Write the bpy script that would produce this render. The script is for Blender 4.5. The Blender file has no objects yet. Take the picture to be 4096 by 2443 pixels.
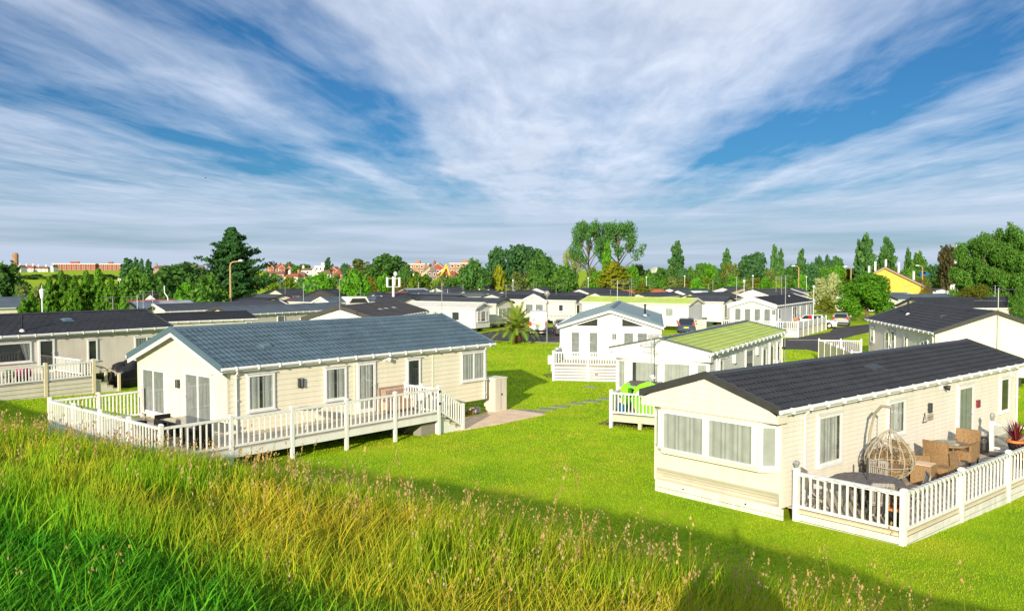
import bpy, math, random
import numpy as np
from mathutils import Vector, Matrix
R = math.radians
rnd = random.Random(7)
rng = np.random.default_rng(11)
S = bpy.context.scene
COL = S.collection

# ------------------------------------------------------------------ camera, light, sky, exposure
F, PIT, H = 3400.0, math.atan((1221.5 - 1090) / 3400.0), 6.4
cam_d = bpy.data.cameras.new("Camera"); cam = bpy.data.objects.new("Camera", cam_d); COL.objects.link(cam)
cam_d.sensor_width = 36; cam_d.lens = F / 4096 * 36; cam_d.clip_start = 0.05; cam_d.clip_end = 6000
cam.location = (0, 0, H); cam.rotation_euler = (math.pi / 2 - PIT, 0, 0)
S.camera = cam
SUN_AZ, SUN_EL = 14.8, 15.9          # light travels towards azimuth 14.8 deg right of the view, sun 15.9 deg high
sl = bpy.data.lights.new("Sun", 'SUN'); sl.energy = 4.6; sl.angle = R(0.5); sl.color = (1, .88, .67)
so = bpy.data.objects.new("Sun", sl); COL.objects.link(so)
tdir = Vector((math.sin(R(SUN_AZ)) * math.cos(R(SUN_EL)), math.cos(R(SUN_AZ)) * math.cos(R(SUN_EL)), -math.sin(R(SUN_EL))))
so.rotation_euler = tdir.to_track_quat('-Z', 'Y').to_euler(); so.location = (-20, -60, 40)
S.view_settings.view_transform = 'Standard'; S.view_settings.look = 'None'
S.view_settings.exposure = 0.45; S.view_settings.gamma = 1
S.cycles.max_bounces = 6; S.cycles.transparent_max_bounces = 8; S.cycles.caustics_reflective = False; S.cycles.caustics_refractive = False

def make_world():
    w = bpy.data.worlds.new("World"); S.world = w; w.use_nodes = True
    nt = w.node_tree; N = nt.nodes; L = nt.links; N.clear()
    def n(t, **k):
        o = N.new(t)
        for a, b in k.items(): setattr(o, a, b)
        return o
    def mth(op, a, b=None, clamp=False):
        m = n('ShaderNodeMath', operation=op, use_clamp=clamp)
        for i, v in enumerate((a, b)):
            if v is None: continue
            if isinstance(v, (int, float)): m.inputs[i].default_value = v
            else: L.new(v, m.inputs[i])
        return m.outputs[0]
    out = n('ShaderNodeOutputWorld'); bg = n('ShaderNodeBackground'); bg.inputs[1].default_value = 0.1
    L.new(bg.outputs[0], out.inputs[0])
    sky = n('ShaderNodeTexSky', sky_type='NISHITA', sun_disc=False)
    sky.sun_elevation = R(SUN_EL); sky.sun_rotation = R(180 + SUN_AZ)
    sky.altitude = 50; sky.air_density = 1.0; sky.dust_density = 0.6; sky.ozone_density = 3.0
    tint = n('ShaderNodeMix', data_type='RGBA', blend_type='MULTIPLY'); tint.inputs[0].default_value = 1
    L.new(sky.outputs[0], tint.inputs[6]); tint.inputs[7].default_value = SKY_TINT
    tc = n('ShaderNodeTexCoord'); sp = n('ShaderNodeSeparateXYZ'); L.new(tc.outputs['Generated'], sp.inputs[0])
    # cirrus sheet: direction -> plane overhead; bands run away from the viewer at azimuth 3.2 deg
    z = mth('MAXIMUM', sp.outputs[2], 0.02)
    az = R(3.2)
    xr = mth('SUBTRACT', mth('MULTIPLY', sp.outputs[0], math.cos(az)), mth('MULTIPLY', sp.outputs[1], math.sin(az)))
    yr = mth('ADD', mth('MULTIPLY', sp.outputs[0], math.sin(az)), mth('MULTIPLY', sp.outputs[1], math.cos(az)))
    a = mth('DIVIDE', xr, z); b = mth('DIVIDE', yr, z)
    cb = n('ShaderNodeCombineXYZ'); L.new(a, cb.inputs[0]); L.new(b, cb.inputs[1])
    def noise(sx, sy, scale, det, rough=.55, dist=0., off=0.):
        mp = n('ShaderNodeMapping'); mp.inputs['Scale'].default_value = (sx, sy, 1); mp.inputs['Location'].default_value = (off, off * .7, off)
        L.new(cb.outputs[0], mp.inputs[0])
        t = n('ShaderNodeTexNoise'); t.inputs['Scale'].default_value = scale; t.inputs['Detail'].default_value = det
        t.inputs['Roughness'].default_value = rough; t.inputs['Distortion'].default_value = dist
        L.new(mp.outputs[0], t.inputs[0]); return t.outputs[0]
    warp = mth('MULTIPLY', mth('SUBTRACT', noise(1, .35, .9, 3, off=3.1), .5), 1.1)
    aw = mth('ADD', a, warp)
    ramp = n('ShaderNodeValToRGB'); cr = ramp.color_ramp; cr.interpolation = 'EASE'
    pts = [(-8, .30), (-4.2, .38), (-3.4, .32), (-2.9, .04), (-2.3, .14), (-1.95, .44), (-1.65, .15), (-1.3, .04), (-1.08, .2), (-.88, .7), (-.45, .86), (.1, .72), (.5, .84), (.95, .74), (1.25, .45), (1.55, .1), (1.95, .12), (2.3, .5), (2.8, .3), (3.6, .42), (8, .4)]
    while len(cr.elements) < len(pts): cr.elements.new(.5)
    for e, (p, v) in zip(cr.elements, pts): e.position = (p + 8) / 16; e.color = (v, v, v, 1)
    L.new(mth('DIVIDE', mth('ADD', aw, 8.0), 16.0), ramp.inputs[0])
    st1 = noise(1.0, .16, 1.6, 9, .62, .6, 1.7)       # long fibres
    st2 = noise(1.0, .30, 4.5, 8, .6, .4, 5.3)        # fine fibres
    soft = noise(1.0, .55, .8, 5, .5, .3, 9.2)
    det = mth('ADD', mth('ADD', mth('MULTIPLY', st1, .44), mth('MULTIPLY', st2, .26)), mth('MULTIPLY', soft, .47))
    dens = mth('ADD', ramp.outputs[0], mth('MULTIPLY', mth('SUBTRACT', det, .58), 2.4))
    # low down the far sheet is seen edge-on: long level bars
    bx = n('ShaderNodeCombineXYZ'); L.new(mth('ARCTAN2', sp.outputs[0], sp.outputs[1]), bx.inputs[0]); L.new(mth('MULTIPLY', sp.outputs[2], 16.0), bx.inputs[1])
    bar = n('ShaderNodeTexNoise'); bar.inputs['Scale'].default_value = 2.6; bar.inputs['Detail'].default_value = 7; bar.inputs['Roughness'].default_value = .55; bar.inputs['Distortion'].default_value = .4
    L.new(bx.outputs[0], bar.inputs[0])
    lowf = n('ShaderNodeMapRange', interpolation_type='SMOOTHSTEP'); L.new(sp.outputs[2], lowf.inputs[0]); lowf.inputs[1].default_value = .035; lowf.inputs[2].default_value = .12; lowf.inputs[3].default_value = 1.; lowf.inputs[4].default_value = 0.
    bd = mth('ADD', mth('MULTIPLY', mth('SUBTRACT', bar.outputs[0], .5), 2.0), .62)
    mb_ = n('ShaderNodeMix', data_type='FLOAT'); L.new(lowf.outputs[0], mb_.inputs[0]); L.new(dens, mb_.inputs[2]); L.new(bd, mb_.inputs[3]); dens = mb_.outputs[0]
    # towards the horizon one looks through ever more of the sheet
    hz = n('ShaderNodeMapRange'); L.new(sp.outputs[2], hz.inputs[0])
    hz.inputs[1].default_value = .0; hz.inputs[2].default_value = .16; hz.inputs[3].default_value = .34; hz.inputs[4].default_value = 0.
    dens = mth('ADD', dens, hz.outputs[0], True)
    dens = mth('MULTIPLY', dens, .93)
    cc = n('ShaderNodeValToRGB'); cc.color_ramp.elements[0].color = CLOUD_LO; cc.color_ramp.elements[1].color = CLOUD_HI
    cc.color_ramp.elements[0].position = 0.0; cc.color_ramp.elements[1].position = .22
    L.new(sp.outputs[2], cc.inputs[0])
    shade = n('ShaderNodeMix', data_type='RGBA', blend_type='MULTIPLY'); shade.inputs[0].default_value = 1
    L.new(cc.outputs[0], shade.inputs[6])
    sv = mth('ADD', mth('MULTIPLY', st2, .3), mth('ADD', mth('MULTIPLY', noise(1, .4, .7, 4, off=13.7), .32), .73))
    ms = n('ShaderNodeMix', data_type='FLOAT'); L.new(lowf.outputs[0], ms.inputs[0]); L.new(sv, ms.inputs[2]); L.new(mth('ADD', mth('MULTIPLY', bar.outputs[0], .35), .78), ms.inputs[3])
    L.new(ms.outputs[0], shade.inputs[7])
    mx = n('ShaderNodeMix', data_type='RGBA'); L.new(dens, mx.inputs[0]); L.new(tint.outputs[2], mx.inputs[6]); L.new(shade.outputs[2], mx.inputs[7])
    L.new(mx.outputs[2], bg.inputs[0])
SKY_TINT = (.19, .44, .64, 1)
CLOUD_LO = (4.3, 5.0, 6.2, 1); CLOUD_HI = (5.4, 5.95, 7.0, 1)
make_world()

# ------------------------------------------------------------------ geometry of the view (for siting things on the ground)
def ray(px, py):
    u = (px - 2048) / F; v = -(py - 1221.5) / F; c, s = math.cos(PIT), math.sin(PIT)
    return Vector((u, c + v * s, v * c - s))
def atz(px, py, z=0.0):
    r = ray(px, py); return Vector((0, 0, H)) + r * ((z - H) / r.z)
def atD(px, py, D):
    r = ray(px, py); return Vector((0, 0, H)) + r * (D / r.y)
def sstep(a, b, x):
    t = np.clip((np.asarray(x, float) - a) / (b - a), 0, 1); return t * t * (3 - 2 * t)
def ground(x, y):
    x = np.asarray(x, float); y = np.asarray(y, float)
    t = .623 * x + .782 * y; s = .782 * x - .623 * y
    t = t + 1.15 * np.clip((-s - 10) / 10, 0, 1) - .35 * np.clip((s + 4) / 5, 0, 1.3) + .3 * np.sin(s * .21) + .18 * np.sin(s * .53 + 1.)
    h = np.interp(t, [-60, -40, -3, 0, 2, 4, 5, 6, 8, 10, 12, 13.5, 15, 16.5, 18, 21, 26, 34], [0, 4.3, 4.66, 4.63, 4.56, 4.36, 4.12, 3.74, 2.86, 1.98, 1.18, .68, .44, .35, .28, .18, .06, 0])
    far = 9 * sstep(380, 1000, y)
    return h + far
def gz(x, y): return float(ground(x, y))

# ------------------------------------------------------------------ materials
MATS = {}
def mat(name, col, rough=.6, var=.08, scale=6., bump=0., bscale=40., metal=0., spec=.35, kind=None, col2=None, emit=None, trans=0., scl=(1, 1, 1), wear=0.):
    if name in MATS: return MATS[name]
    m = bpy.data.materials.new(name); m.use_nodes = True; nt = m.node_tree; N = nt.nodes; L = nt.links
    p = N['Principled BSDF']; p.inputs['Roughness'].default_value = rough; p.inputs['Metallic'].default_value = metal
    p.inputs['Specular IOR Level'].default_value = spec
    tc = N.new('ShaderNodeTexCoord'); no = N.new('ShaderNodeTexNoise'); no.inputs['Scale'].default_value = scale; no.inputs['Detail'].default_value = 5
    mp = N.new('ShaderNodeMapping'); mp.inputs['Scale'].default_value = scl
    L.new(tc.outputs['Object'], mp.inputs[0]); L.new(mp.outputs[0], no.inputs[0])
    r = N.new('ShaderNodeValToRGB'); r.color_ramp.elements[0].position = .3; r.color_ramp.elements[1].position = .7
    c2 = col2 or tuple(min(1, c * (1 + var)) for c in col)
    c1 = col if col2 else tuple(c * (1 - var) for c in col)
    r.color_ramp.elements[0].color = (*c1, 1); r.color_ramp.elements[1].color = (*c2, 1)
    L.new(no.outputs[0], r.inputs[0]); L.new(r.outputs[0], p.inputs['Base Color'])
    if wear:    # weathering: streaks running down and blotches
        m2 = N.new('ShaderNodeMapping'); m2.inputs['Scale'].default_value = (3.2, 3.2, .45); L.new(tc.outputs['Object'], m2.inputs[0])
        n3 = N.new('ShaderNodeTexNoise'); n3.inputs['Scale'].default_value = 1.3; n3.inputs['Detail'].default_value = 8; n3.inputs['Roughness'].default_value = .7; L.new(m2.outputs[0], n3.inputs[0])
        r3 = N.new('ShaderNodeValToRGB'); r3.color_ramp.elements[0].position = .32; r3.color_ramp.elements[1].position = .56; k = 1 - wear; r3.color_ramp.elements[0].color = (k, k, k * .96, 1); r3.color_ramp.elements[1].color = (1, 1, 1, 1)
        L.new(n3.outputs[0], r3.inputs[0]); mw = N.new('ShaderNodeMix'); mw.data_type = 'RGBA'; mw.blend_type = 'MULTIPLY'; mw.inputs[0].default_value = 1
        L.new(r.outputs[0], mw.inputs[6]); L.new(r3.outputs[0], mw.inputs[7]); L.new(mw.outputs[2], p.inputs['Base Color'])
    if bump:
        b = N.new('ShaderNodeBump'); b.inputs['Strength'].default_value = bump; b.inputs['Distance'].default_value = .02
        n2 = N.new('ShaderNodeTexNoise'); n2.inputs['Scale'].default_value = bscale; n2.inputs['Detail'].default_value = 4
        L.new(tc.outputs['Object'], n2.inputs[0]); L.new(n2.outputs[0], b.inputs['Height']); L.new(b.outputs[0], p.inputs['Normal'])
    if emit: p.inputs['Emission Color'].default_value = (*emit, 1); p.inputs['Emission Strength'].default_value = 1
    MATS[name] = m; return m
def glass_mat(name='window_glass', tint=(.9, .95, .95), refl=.11):
    if name in MATS: return MATS[name]
    m = bpy.data.materials.new(name); m.use_nodes = True; nt = m.node_tree; N = nt.nodes; L = nt.links; N.clear()
    o = N.new('ShaderNodeOutputMaterial'); mx = N.new('ShaderNodeMixShader'); t = N.new('ShaderNodeBsdfTransparent'); g = N.new('ShaderNodeBsdfGlossy')
    t.inputs[0].default_value = (*tint, 1); g.inputs['Roughness'].default_value = .03
    lw = N.new('ShaderNodeLayerWeight'); fr = N.new('ShaderNodeMath'); fr.operation = 'POWER'; fr.inputs[1].default_value = 4.5; L.new(lw.outputs['Facing'], fr.inputs[0])
    ad = N.new('ShaderNodeMath'); ad.operation = 'ADD'; ad.inputs[1].default_value = refl; ad.use_clamp = True
    L.new(fr.outputs[0], ad.inputs[0]); L.new(ad.outputs[0], mx.inputs[0]); L.new(t.outputs[0], mx.inputs[1]); L.new(g.outputs[0], mx.inputs[2]); L.new(mx.outputs[0], o.inputs[0])
    MATS[name] = m; return m
def leaf_mat(name, col, col2, trans=.35, attr=True, rough=.55):
    """foliage / grass: colour varies leaf by leaf (attribute 'v'), partly translucent"""
    if name in MATS: return MATS[name]
    m = bpy.data.materials.new(name); m.use_nodes = True; nt = m.node_tree; N = nt.nodes; L = nt.links; N.clear()
    o = N.new('ShaderNodeOutputMaterial'); mx = N.new('ShaderNodeMixShader'); mx.inputs[0].default_value = trans
    d = N.new('ShaderNodeBsdfPrincipled'); d.inputs['Roughness'].default_value = rough; d.inputs['Specular IOR Level'].default_value = .12
    t = N.new('ShaderNodeBsdfTranslucent')
    a = N.new('ShaderNodeAttribute'); a.attribute_name = 'v'
    r = N.new('ShaderNodeValToRGB'); r.color_ramp.elements[0].color = (*col, 1); r.color_ramp.elements[1].color = (*col2, 1)
    oi = N.new('ShaderNodeObjectInfo'); hs = N.new('ShaderNodeHueSaturation')
    v1 = N.new('ShaderNodeMapRange'); v1.inputs[3].default_value = .82; v1.inputs[4].default_value = 1.2
    L.new(oi.outputs['Random'], v1.inputs[0]); L.new(v1.outputs[0], hs.inputs['Value'])
    L.new(a.outputs['Fac'], r.inputs[0]); L.new(r.outputs[0], hs.inputs['Color'])
    L.new(hs.outputs[0], d.inputs['Base Color']); L.new(hs.outputs[0], t.inputs[0])
    L.new(d.outputs[0], mx.inputs[1]); L.new(t.outputs[0], mx.inputs[2]); L.new(mx.outputs[0], o.inputs[0])
    MATS[name] = m; return m
def vcol_mat(name, trans=.4, rough=.5):
    m = bpy.data.materials.new(name); m.use_nodes = True; nt = m.node_tree; N = nt.nodes; L = nt.links; N.clear()
    o = N.new('ShaderNodeOutputMaterial'); mx = N.new('ShaderNodeMixShader'); mx.inputs[0].default_value = trans
    d = N.new('ShaderNodeBsdfPrincipled'); d.inputs['Roughness'].default_value = .7; d.inputs['Specular IOR Level'].default_value = .08
    t = N.new('ShaderNodeBsdfTranslucent'); a = N.new('ShaderNodeAttribute'); a.attribute_name = 'c'
    L.new(a.outputs['Color'], d.inputs['Base Color']); L.new(a.outputs['Color'], t.inputs[0])
    L.new(d.outputs[0], mx.inputs[1]); L.new(t.outputs[0], mx.inputs[2]); L.new(mx.outputs[0], o.inputs[0])
    return m
def M(k): return MATS[k]
mat('white_upvc', (.79, .79, .78), .4, .03, wear=.10)
mat('white_wood', (.74, .73, .70), .5, .07, 3., scl=(1, 1, 5), wear=.22)
mat('cream_wall', (.75, .71, .625), .5, .03, 1.2, wear=.09)
mat('beige_wall', (.66, .58, .50), .5, .035, 1.2)
mat('ivory_wall', (.80, .75, .60), .5, .03, 1.2, wear=.07)
mat('tan_wall', (.69, .64, .56), .5, .04, 1.2, wear=.12)
mat('white_wall', (.79, .78, .74), .5, .04, 1.2, wear=.12)
mat('grey_wall', (.56, .58, .60), .5, .04, 1.2)
mat('olive_wall', (.30, .26, .17), .6, .06, 1.2)
mat('blue_roof', (.085, .140, .180), .6, .18, .9, .12, 60., spec=.3, wear=.35)
mat('dark_roof', (.037, .040, .047), .6, .2, .9, .12, 60., spec=.3, wear=.4)
mat('black_roof', (.018, .019, .024), .6, .2, .9, .1, 60.)
mat('slate_roof', (.060, .068, .082), .6, .2, .9, .1, 60.)
mat('pale_roof', (.36, .40, .43), .5, .15, .9)
mat('green_roof', (.46, .57, .15), .75, .1, .8, .1, 60., spec=.15, wear=.18)
mat('darkgreen_roof', (.03, .075, .05), .6, .12, .8)
mat('orange_roof', (.55, .17, .055), .7, .15, .8)
mat('red_roof', (.42, .10, .08), .7, .15, .8)
mat('brown_roof', (.058, .053, .054), .7, .15, .8)
mat('olive_roof', (.115, .13, .11), .6, .15, .8)
mat('white_roof', (.58, .57, .50), .6, .2, 1.5, col2=(.66, .65, .60))
mat('bluegrey_roof', (.085, .115, .145), .55, .16, .9)
mat('slateblue_felt', (.125, .20, .26), .6, .12, 1.5)
mat('slate_metal', (.095, .155, .195), .45, .08)
mat('dark_metal', (.045, .05, .058), .45, .1)
mat('charcoal_metal', (.05, .05, .05), .5, .1)
mat('grey_metal', (.30, .31, .32), .4, .1, metal=.6)
mat('galvanised', (.42, .43, .42), .45, .1, metal=.5)
mat('black_plastic', (.015, .015, .017), .4, .1)
mat('red_trim', (.36, .03, .025), .5, .08)
mat('interior_dark', (.035, .036, .04), .7, .2, 2.)
mat('net_curtain', (.47, .46, .43), .9, .12, 3.)
mat('grey_curtain', (.27, .27, .27), .9, .12, 4.)
mat('deck_board', (.50, .45, .36), .6, .12, 2., scl=(1, 12, 1))
mat('deck_cream', (.66, .58, .42), .6, .08, 2.)
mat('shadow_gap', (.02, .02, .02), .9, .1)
mat('asphalt', (.06, .055, .052), .85, .3, .6, .4, 30.)
mat('paving', (.76, .58, .41), .85, .15, 1.6, .3, 20.)
mat('concrete', (.27, .25, .22), .9, .2, 2., .3, 20.)
mat('soil', (.10, .065, .035), .95, .3, 3.)
mat('teak_grey', (.30, .28, .25), .75, .25, 3., .2, 30., scl=(1, 8, 1))
mat('teak_dark', (.15, .135, .13), .7, .3, 3., .2, 30., scl=(1, 6, 1))
mat('teak_brown', (.38, .25, .19), .7, .2, 3., scl=(8, 1, 1))
mat('wicker', (.22, .125, .055), .6, .3, 22., .8, 90., col2=(.40, .26, .13))
mat('rattan_pale', (.38, .34, .25), .6, .15, 8.)
mat('terracotta', (.60, .22, .06), .6, .1)
mat('lime_plastic', (.25, .78, .03), .3, .05)
mat('blue_plastic', (.01, .12, .33), .4, .1)
mat('pink_plastic', (.8, .15, .2), .4, .1)
mat('brown_box', (.12, .10, .09), .6, .12, 4.)
mat('tarp_black', (.022, .021, .023), .35, .3, 4.)
mat('brick_red', (.26, .062, .035), .85, .2, .5, col2=(.34, .10, .06))
mat('brick_brown', (.36, .20, .13), .85, .2, .5)
mat('brick_yellow', (.72, .42, .06), .85, .2, 2.5, col2=(.82, .54, .12))
mat('brick_grey', (.22, .17, .15), .85, .2, .5)
mat('render_white', (.74, .72, .68), .8, .05)
mat('roof_tile_red', (.34, .10, .06), .85, .2, .6)
mat('roof_tile_brown', (.22, .12, .085), .85, .2, .6)
mat('excavator_yellow', (.80, .42, .01), .4, .08)
mat('jib_cream', (.62, .46, .24), .5, .1)
mat('bark', (.16, .12, .085), .9, .3, 3., .5, 12.)
mat('bark_pale', (.34, .24, .15), .9, .3, 3., .5, 12.)
mat('palm_bark', (.20, .10, .05), .95, .4, 8., .6, 20.)
mat('rust', (.22, .07, .04), .9, .3, 3.)
mat('car_white', (.80, .80, .80), .25, .02)
mat('car_navy', (.02, .045, .09), .22, .05, spec=.6)
mat('car_grey', (.08, .085, .10), .25, .05, spec=.6)
mat('car_silver', (.45, .48, .52), .25, .05, metal=.4, spec=.6)
mat('car_glass', (.015, .02, .025), .06, .05, spec=.8)
mat('tyre', (.02, .02, .02), .9, .1)
mat('tail_red', (.55, .015, .015), .3, .05)
mat('plate_yellow', (.85, .62, .02), .4, .03)
mat('lamp_white', (.72, .74, .74), .25, .04)
mat('globe_smoke', (.30, .29, .29), .12, .1, spec=.8)
mat('lamp_tan', (.42, .29, .14), .8, .12)
mat('flower_pink', (.75, .03, .28), .6, .2, 20.)
mat('flower_red', (.75, .06, .05), .6, .2, 20.)
mat('cordyline', (.22, .035, .05), .5, .3, 10.)
mat('blue_paint', (.01, .16, .36), .5, .1)
mat('sign_plaque', (.42, .36, .30), .6, .08)
mat('glass_table', (.10, .11, .11), .06, .05, spec=.9)
mat('glass_dark', (.012, .012, .014), .08, .05, spec=.6)
mat('stone_pale', (.55, .50, .42), .9, .2, 4., .4, 20.)
glass_mat()

# ------------------------------------------------------------------ mesh collector
class MB:
    def __init__(s): s.v = []; s.f = []; s.mi = []; s.cur = 0
    def add(s, vs, fs):
        b = len(s.v); s.v.extend([tuple(p) for p in vs])
        for f in fs: s.f.append(tuple(i + b for i in f)); s.mi.append(s.cur)
    def quad(s, a, b, c, d): s.add((a, b, c, d), ((0, 1, 2, 3),))
    def tri(s, a, b, c): s.add((a, b, c), ((0, 1, 2),))
    def hexa(s, p): s.add(p, ((0, 3, 2, 1), (4, 5, 6, 7), (0, 1, 5, 4), (1, 2, 6, 5), (2, 3, 7, 6), (3, 0, 4, 7)))
    def box(s, x0, x1, y0, y1, z0, z1):
        s.hexa([(x0, y0, z0), (x1, y0, z0), (x1, y1, z0), (x0, y1, z0), (x0, y0, z1), (x1, y0, z1), (x1, y1, z1), (x0, y1, z1)])
    def fbox(s, fr, u0, u1, v0, v1, n0, n1):
        O, U, V, N = fr; P = lambda u, v, n: O + U * u + V * v + N * n
        s.hexa([P(u0, v0, n0), P(u1, v0, n0), P(u1, v1, n0), P(u0, v1, n0), P(u0, v0, n1), P(u1, v0, n1), P(u1, v1, n1), P(u0, v1, n1)])
    def bar(s, p, q, w, h=None, up=(0, 0, 1)):
        p = Vector(p); q = Vector(q); d = (q - p).normalized(); up = Vector(up)
        if abs(d.dot(up)) > .99: up = Vector((1, 0, 0))
        a = d.cross(up).normalized(); b = a.cross(d); h = h or w; a *= w / 2; b *= h / 2
        s.hexa([p - a - b, p + a - b, p + a + b, p - a + b, q - a - b, q + a - b, q + a + b, q - a + b])
    def tube(s, pts, r, n=6, caps=True):
        pts = [Vector(p) for p in pts]; rs = r if isinstance(r, (list, tuple)) else [r] * len(pts)
        b = len(s.v); prev = None
        for i, p in enumerate(pts):
            d = (pts[min(i + 1, len(pts) - 1)] - pts[max(i - 1, 0)]).normalized()
            ref = Vector((0, 0, 1)) if abs(d.z) < .95 else Vector((1, 0, 0))
            a = d.cross(ref).normalized()
            if prev is not None and a.dot(prev) < 0: a = -a
            prev = a; c = d.cross(a)
            for k in range(n):
                t = 2 * math.pi * k / n; s.v.append(tuple(p + (a * math.cos(t) + c * math.sin(t)) * rs[i]))
        for i in range(len(pts) - 1):
            for k in range(n):
                k2 = (k + 1) % n; s.f.append((b + i * n + k, b + i * n + k2, b + (i + 1) * n + k2, b + (i + 1) * n + k)); s.mi.append(s.cur)
        if caps:
            s.f.append(tuple(b + k for k in range(n))); s.mi.append(s.cur)
            e = b + (len(pts) - 1) * n; s.f.append(tuple(e + k for k in range(n))); s.mi.append(s.cur)
    def lathe(s, prof, n=12, o=(0, 0, 0), sx=1, sy=1):
        b = len(s.v); o = Vector(o)
        for r, z in prof:
            for k in range(n):
                t = 2 * math.pi * k / n; s.v.append((o.x + r * math.cos(t) * sx, o.y + r * math.sin(t) * sy, o.z + z))
        for i in range(len(prof) - 1):
            for k in range(n):
                k2 = (k + 1) % n; s.f.append((b + i * n + k, b + i * n + k2, b + (i + 1) * n + k2, b + (i + 1) * n + k)); s.mi.append(s.cur)
        s.f.append(tuple(b + k for k in range(n))); s.mi.append(s.cur)
        e = b + (len(prof) - 1) * n; s.f.append(tuple(e + k for k in range(n))); s.mi.append(s.cur)
    def prism(s, poly, ax, lo, hi):
        """poly in the two other axes, extruded along ax"""
        n = len(poly)
        def P(a, b, c): return {'x': (c, a, b), 'y': (a, c, b), 'z': (a, b, c)}[ax]
        s.add([P(a, b, lo) for a, b in poly] + [P(a, b, hi) for a, b in poly],
              [tuple(range(n)), tuple(range(n, 2 * n))] + [(i, (i + 1) % n, n + (i + 1) % n, n + i) for i in range(n)])
    def build(s, name, mats, parent=None, smooth=False):
        me = bpy.data.meshes.new(name); me.from_pydata(s.v, [], s.f)
        if not isinstance(mats, (list, tuple)): mats = [mats]
        for m in mats: me.materials.append(M(m) if isinstance(m, str) else m)
        if len(mats) > 1: me.polygons.foreach_set('material_index', s.mi)
        if smooth: me.polygons.foreach_set('use_smooth', [True] * len(me.polygons))
        o = bpy.data.objects.new(name, me); COL.objects.link(o)
        if parent: o.parent = parent
        return o
def tag(o, label=None, cat=None, group=None, kind=None):
    if label: o['label'] = label
    if cat: o['category'] = cat
    if group: o['group'] = group
    if kind: o['kind'] = kind
    return o
def thing(name, label, cat, loc=(0, 0, 0), rz=0., group=None):
    o = bpy.data.objects.new(name, None); COL.objects.link(o); o.empty_display_size = .2
    o.location = loc; o.rotation_euler = (0, 0, rz); return tag(o, label, cat, group)
def copy_tree(o, parent=None):
    c = o.copy(); COL.objects.link(c); c.parent = parent
    for ch in list(o.children): copy_tree(ch, c)
    return c
def npmesh(name, V, Fq, mats, attrs=None, parent=None, smooth=False):
    """fast mesh from numpy: V (n,3), Fq (m,k) one face size"""
    me = bpy.data.meshes.new(name); n = len(V); m, k = Fq.shape
    me.vertices.add(n); me.vertices.foreach_set('co', np.ascontiguousarray(V, dtype=np.float32).ravel())
    me.loops.add(m * k); me.loops.foreach_set('vertex_index', np.ascontiguousarray(Fq, dtype=np.int32).ravel())
    me.polygons.add(m); me.polygons.foreach_set('loop_start', np.arange(0, m * k, k, dtype=np.int32))
    if attrs:
        for an, (ty, arr) in attrs.items():
            at = me.attributes.new(an, ty, 'POINT'); at.data.foreach_set('color' if ty == 'FLOAT_COLOR' else 'value', np.ascontiguousarray(arr, dtype=np.float32).ravel())
    me.update(calc_edges=True); me.validate()
    for x in (mats if isinstance(mats, (list, tuple)) else [mats]): me.materials.append(x)
    if smooth: me.polygons.foreach_set('use_smooth', [True] * len(me.polygons))
    o = bpy.data.objects.new(name, me); COL.objects.link(o)
    if parent: o.parent = parent
    return o

# ------------------------------------------------------------------ ground, roads
def build_ground():
    def axis(lo, hi, fine_lo, fine_hi, step):
        a = list(np.arange(fine_lo, fine_hi + .01, step)); d = step; x = fine_lo
        while x > lo: d *= 1.18; x -= d; a.insert(0, x)
        d = step; x = fine_hi
        while x < hi: d *= 1.18; x += d; a.append(x)
        return np.array(a)
    xs = axis(-3500, 3500, -34, 30, .55); ys = axis(-300, 5200, -10, 48, .55)
    X, Y = np.meshgrid(xs, ys); Z = ground(X, Y)
    V = np.stack([X, Y, Z], -1).reshape(-1, 3); nx, ny = len(xs), len(ys)
    i = np.arange(ny - 1)[:, None] * nx + np.arange(nx - 1)[None, :]
    Q = np.stack([i, i + 1, i + 1 + nx, i + nx], -1).reshape(-1, 4)
    m = bpy.data.materials.new('grass_ground'); m.use_nodes = True; nt = m.node_tree; N = nt.nodes; L = nt.links
    p = N['Principled BSDF']; p.inputs['Roughness'].default_value = .9; p.inputs['Specular IOR Level'].default_value = .1
    tc = N.new('ShaderNodeTexCoord')
    def noise(sc, det, ro=.6):
        t = N.new('ShaderNodeTexNoise'); t.inputs['Scale'].default_value = sc; t.inputs['Detail'].default_value = det; t.inputs['Roughness'].default_value = ro
        L.new(tc.outputs['Object'], t.inputs[0]); return t.outputs[0]
    def ramp(inp, stops):
        r = N.new('ShaderNodeValToRGB')
        while len(r.color_ramp.elements) < len(stops): r.color_ramp.elements.new(.5)
        for e, (q, c) in zip(r.color_ramp.elements, stops): e.position = q; e.color = (*c, 1)
        L.new(inp, r.inputs[0]); return r.outputs[0]
    base = ramp(noise(.33, 6, .65), [(.30, (.20, .37, .010)), (.46, (.31, .47, .012)), (.60, (.42, .54, .016)), (.74, (.52, .50, .06))])
    fine = ramp(noise(14., 5, .75), [(.3, (.75, .75, .75)), (.7, (1.22, 1.2, 1.15))])
    mx = N.new('ShaderNodeMix'); mx.data_type = 'RGBA'; mx.blend_type = 'MULTIPLY'; mx.inputs[0].default_value = 1
    L.new(base, mx.inputs[6]); L.new(fine, mx.inputs[7]); L.new(mx.outputs[2], p.inputs['Base Color'])
    b = N.new('ShaderNodeBump'); b.inputs['Strength'].default_value = .9; b.inputs['Distance'].default_value = .05
    L.new(noise(9., 6, .8), b.inputs['Height']); L.new(b.outputs[0], p.inputs['Normal'])
    MATS['grass_ground'] = m
    tag(npmesh('ground', V, Q, m, smooth=True), kind='structure')
build_ground()
PAVED = []
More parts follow.
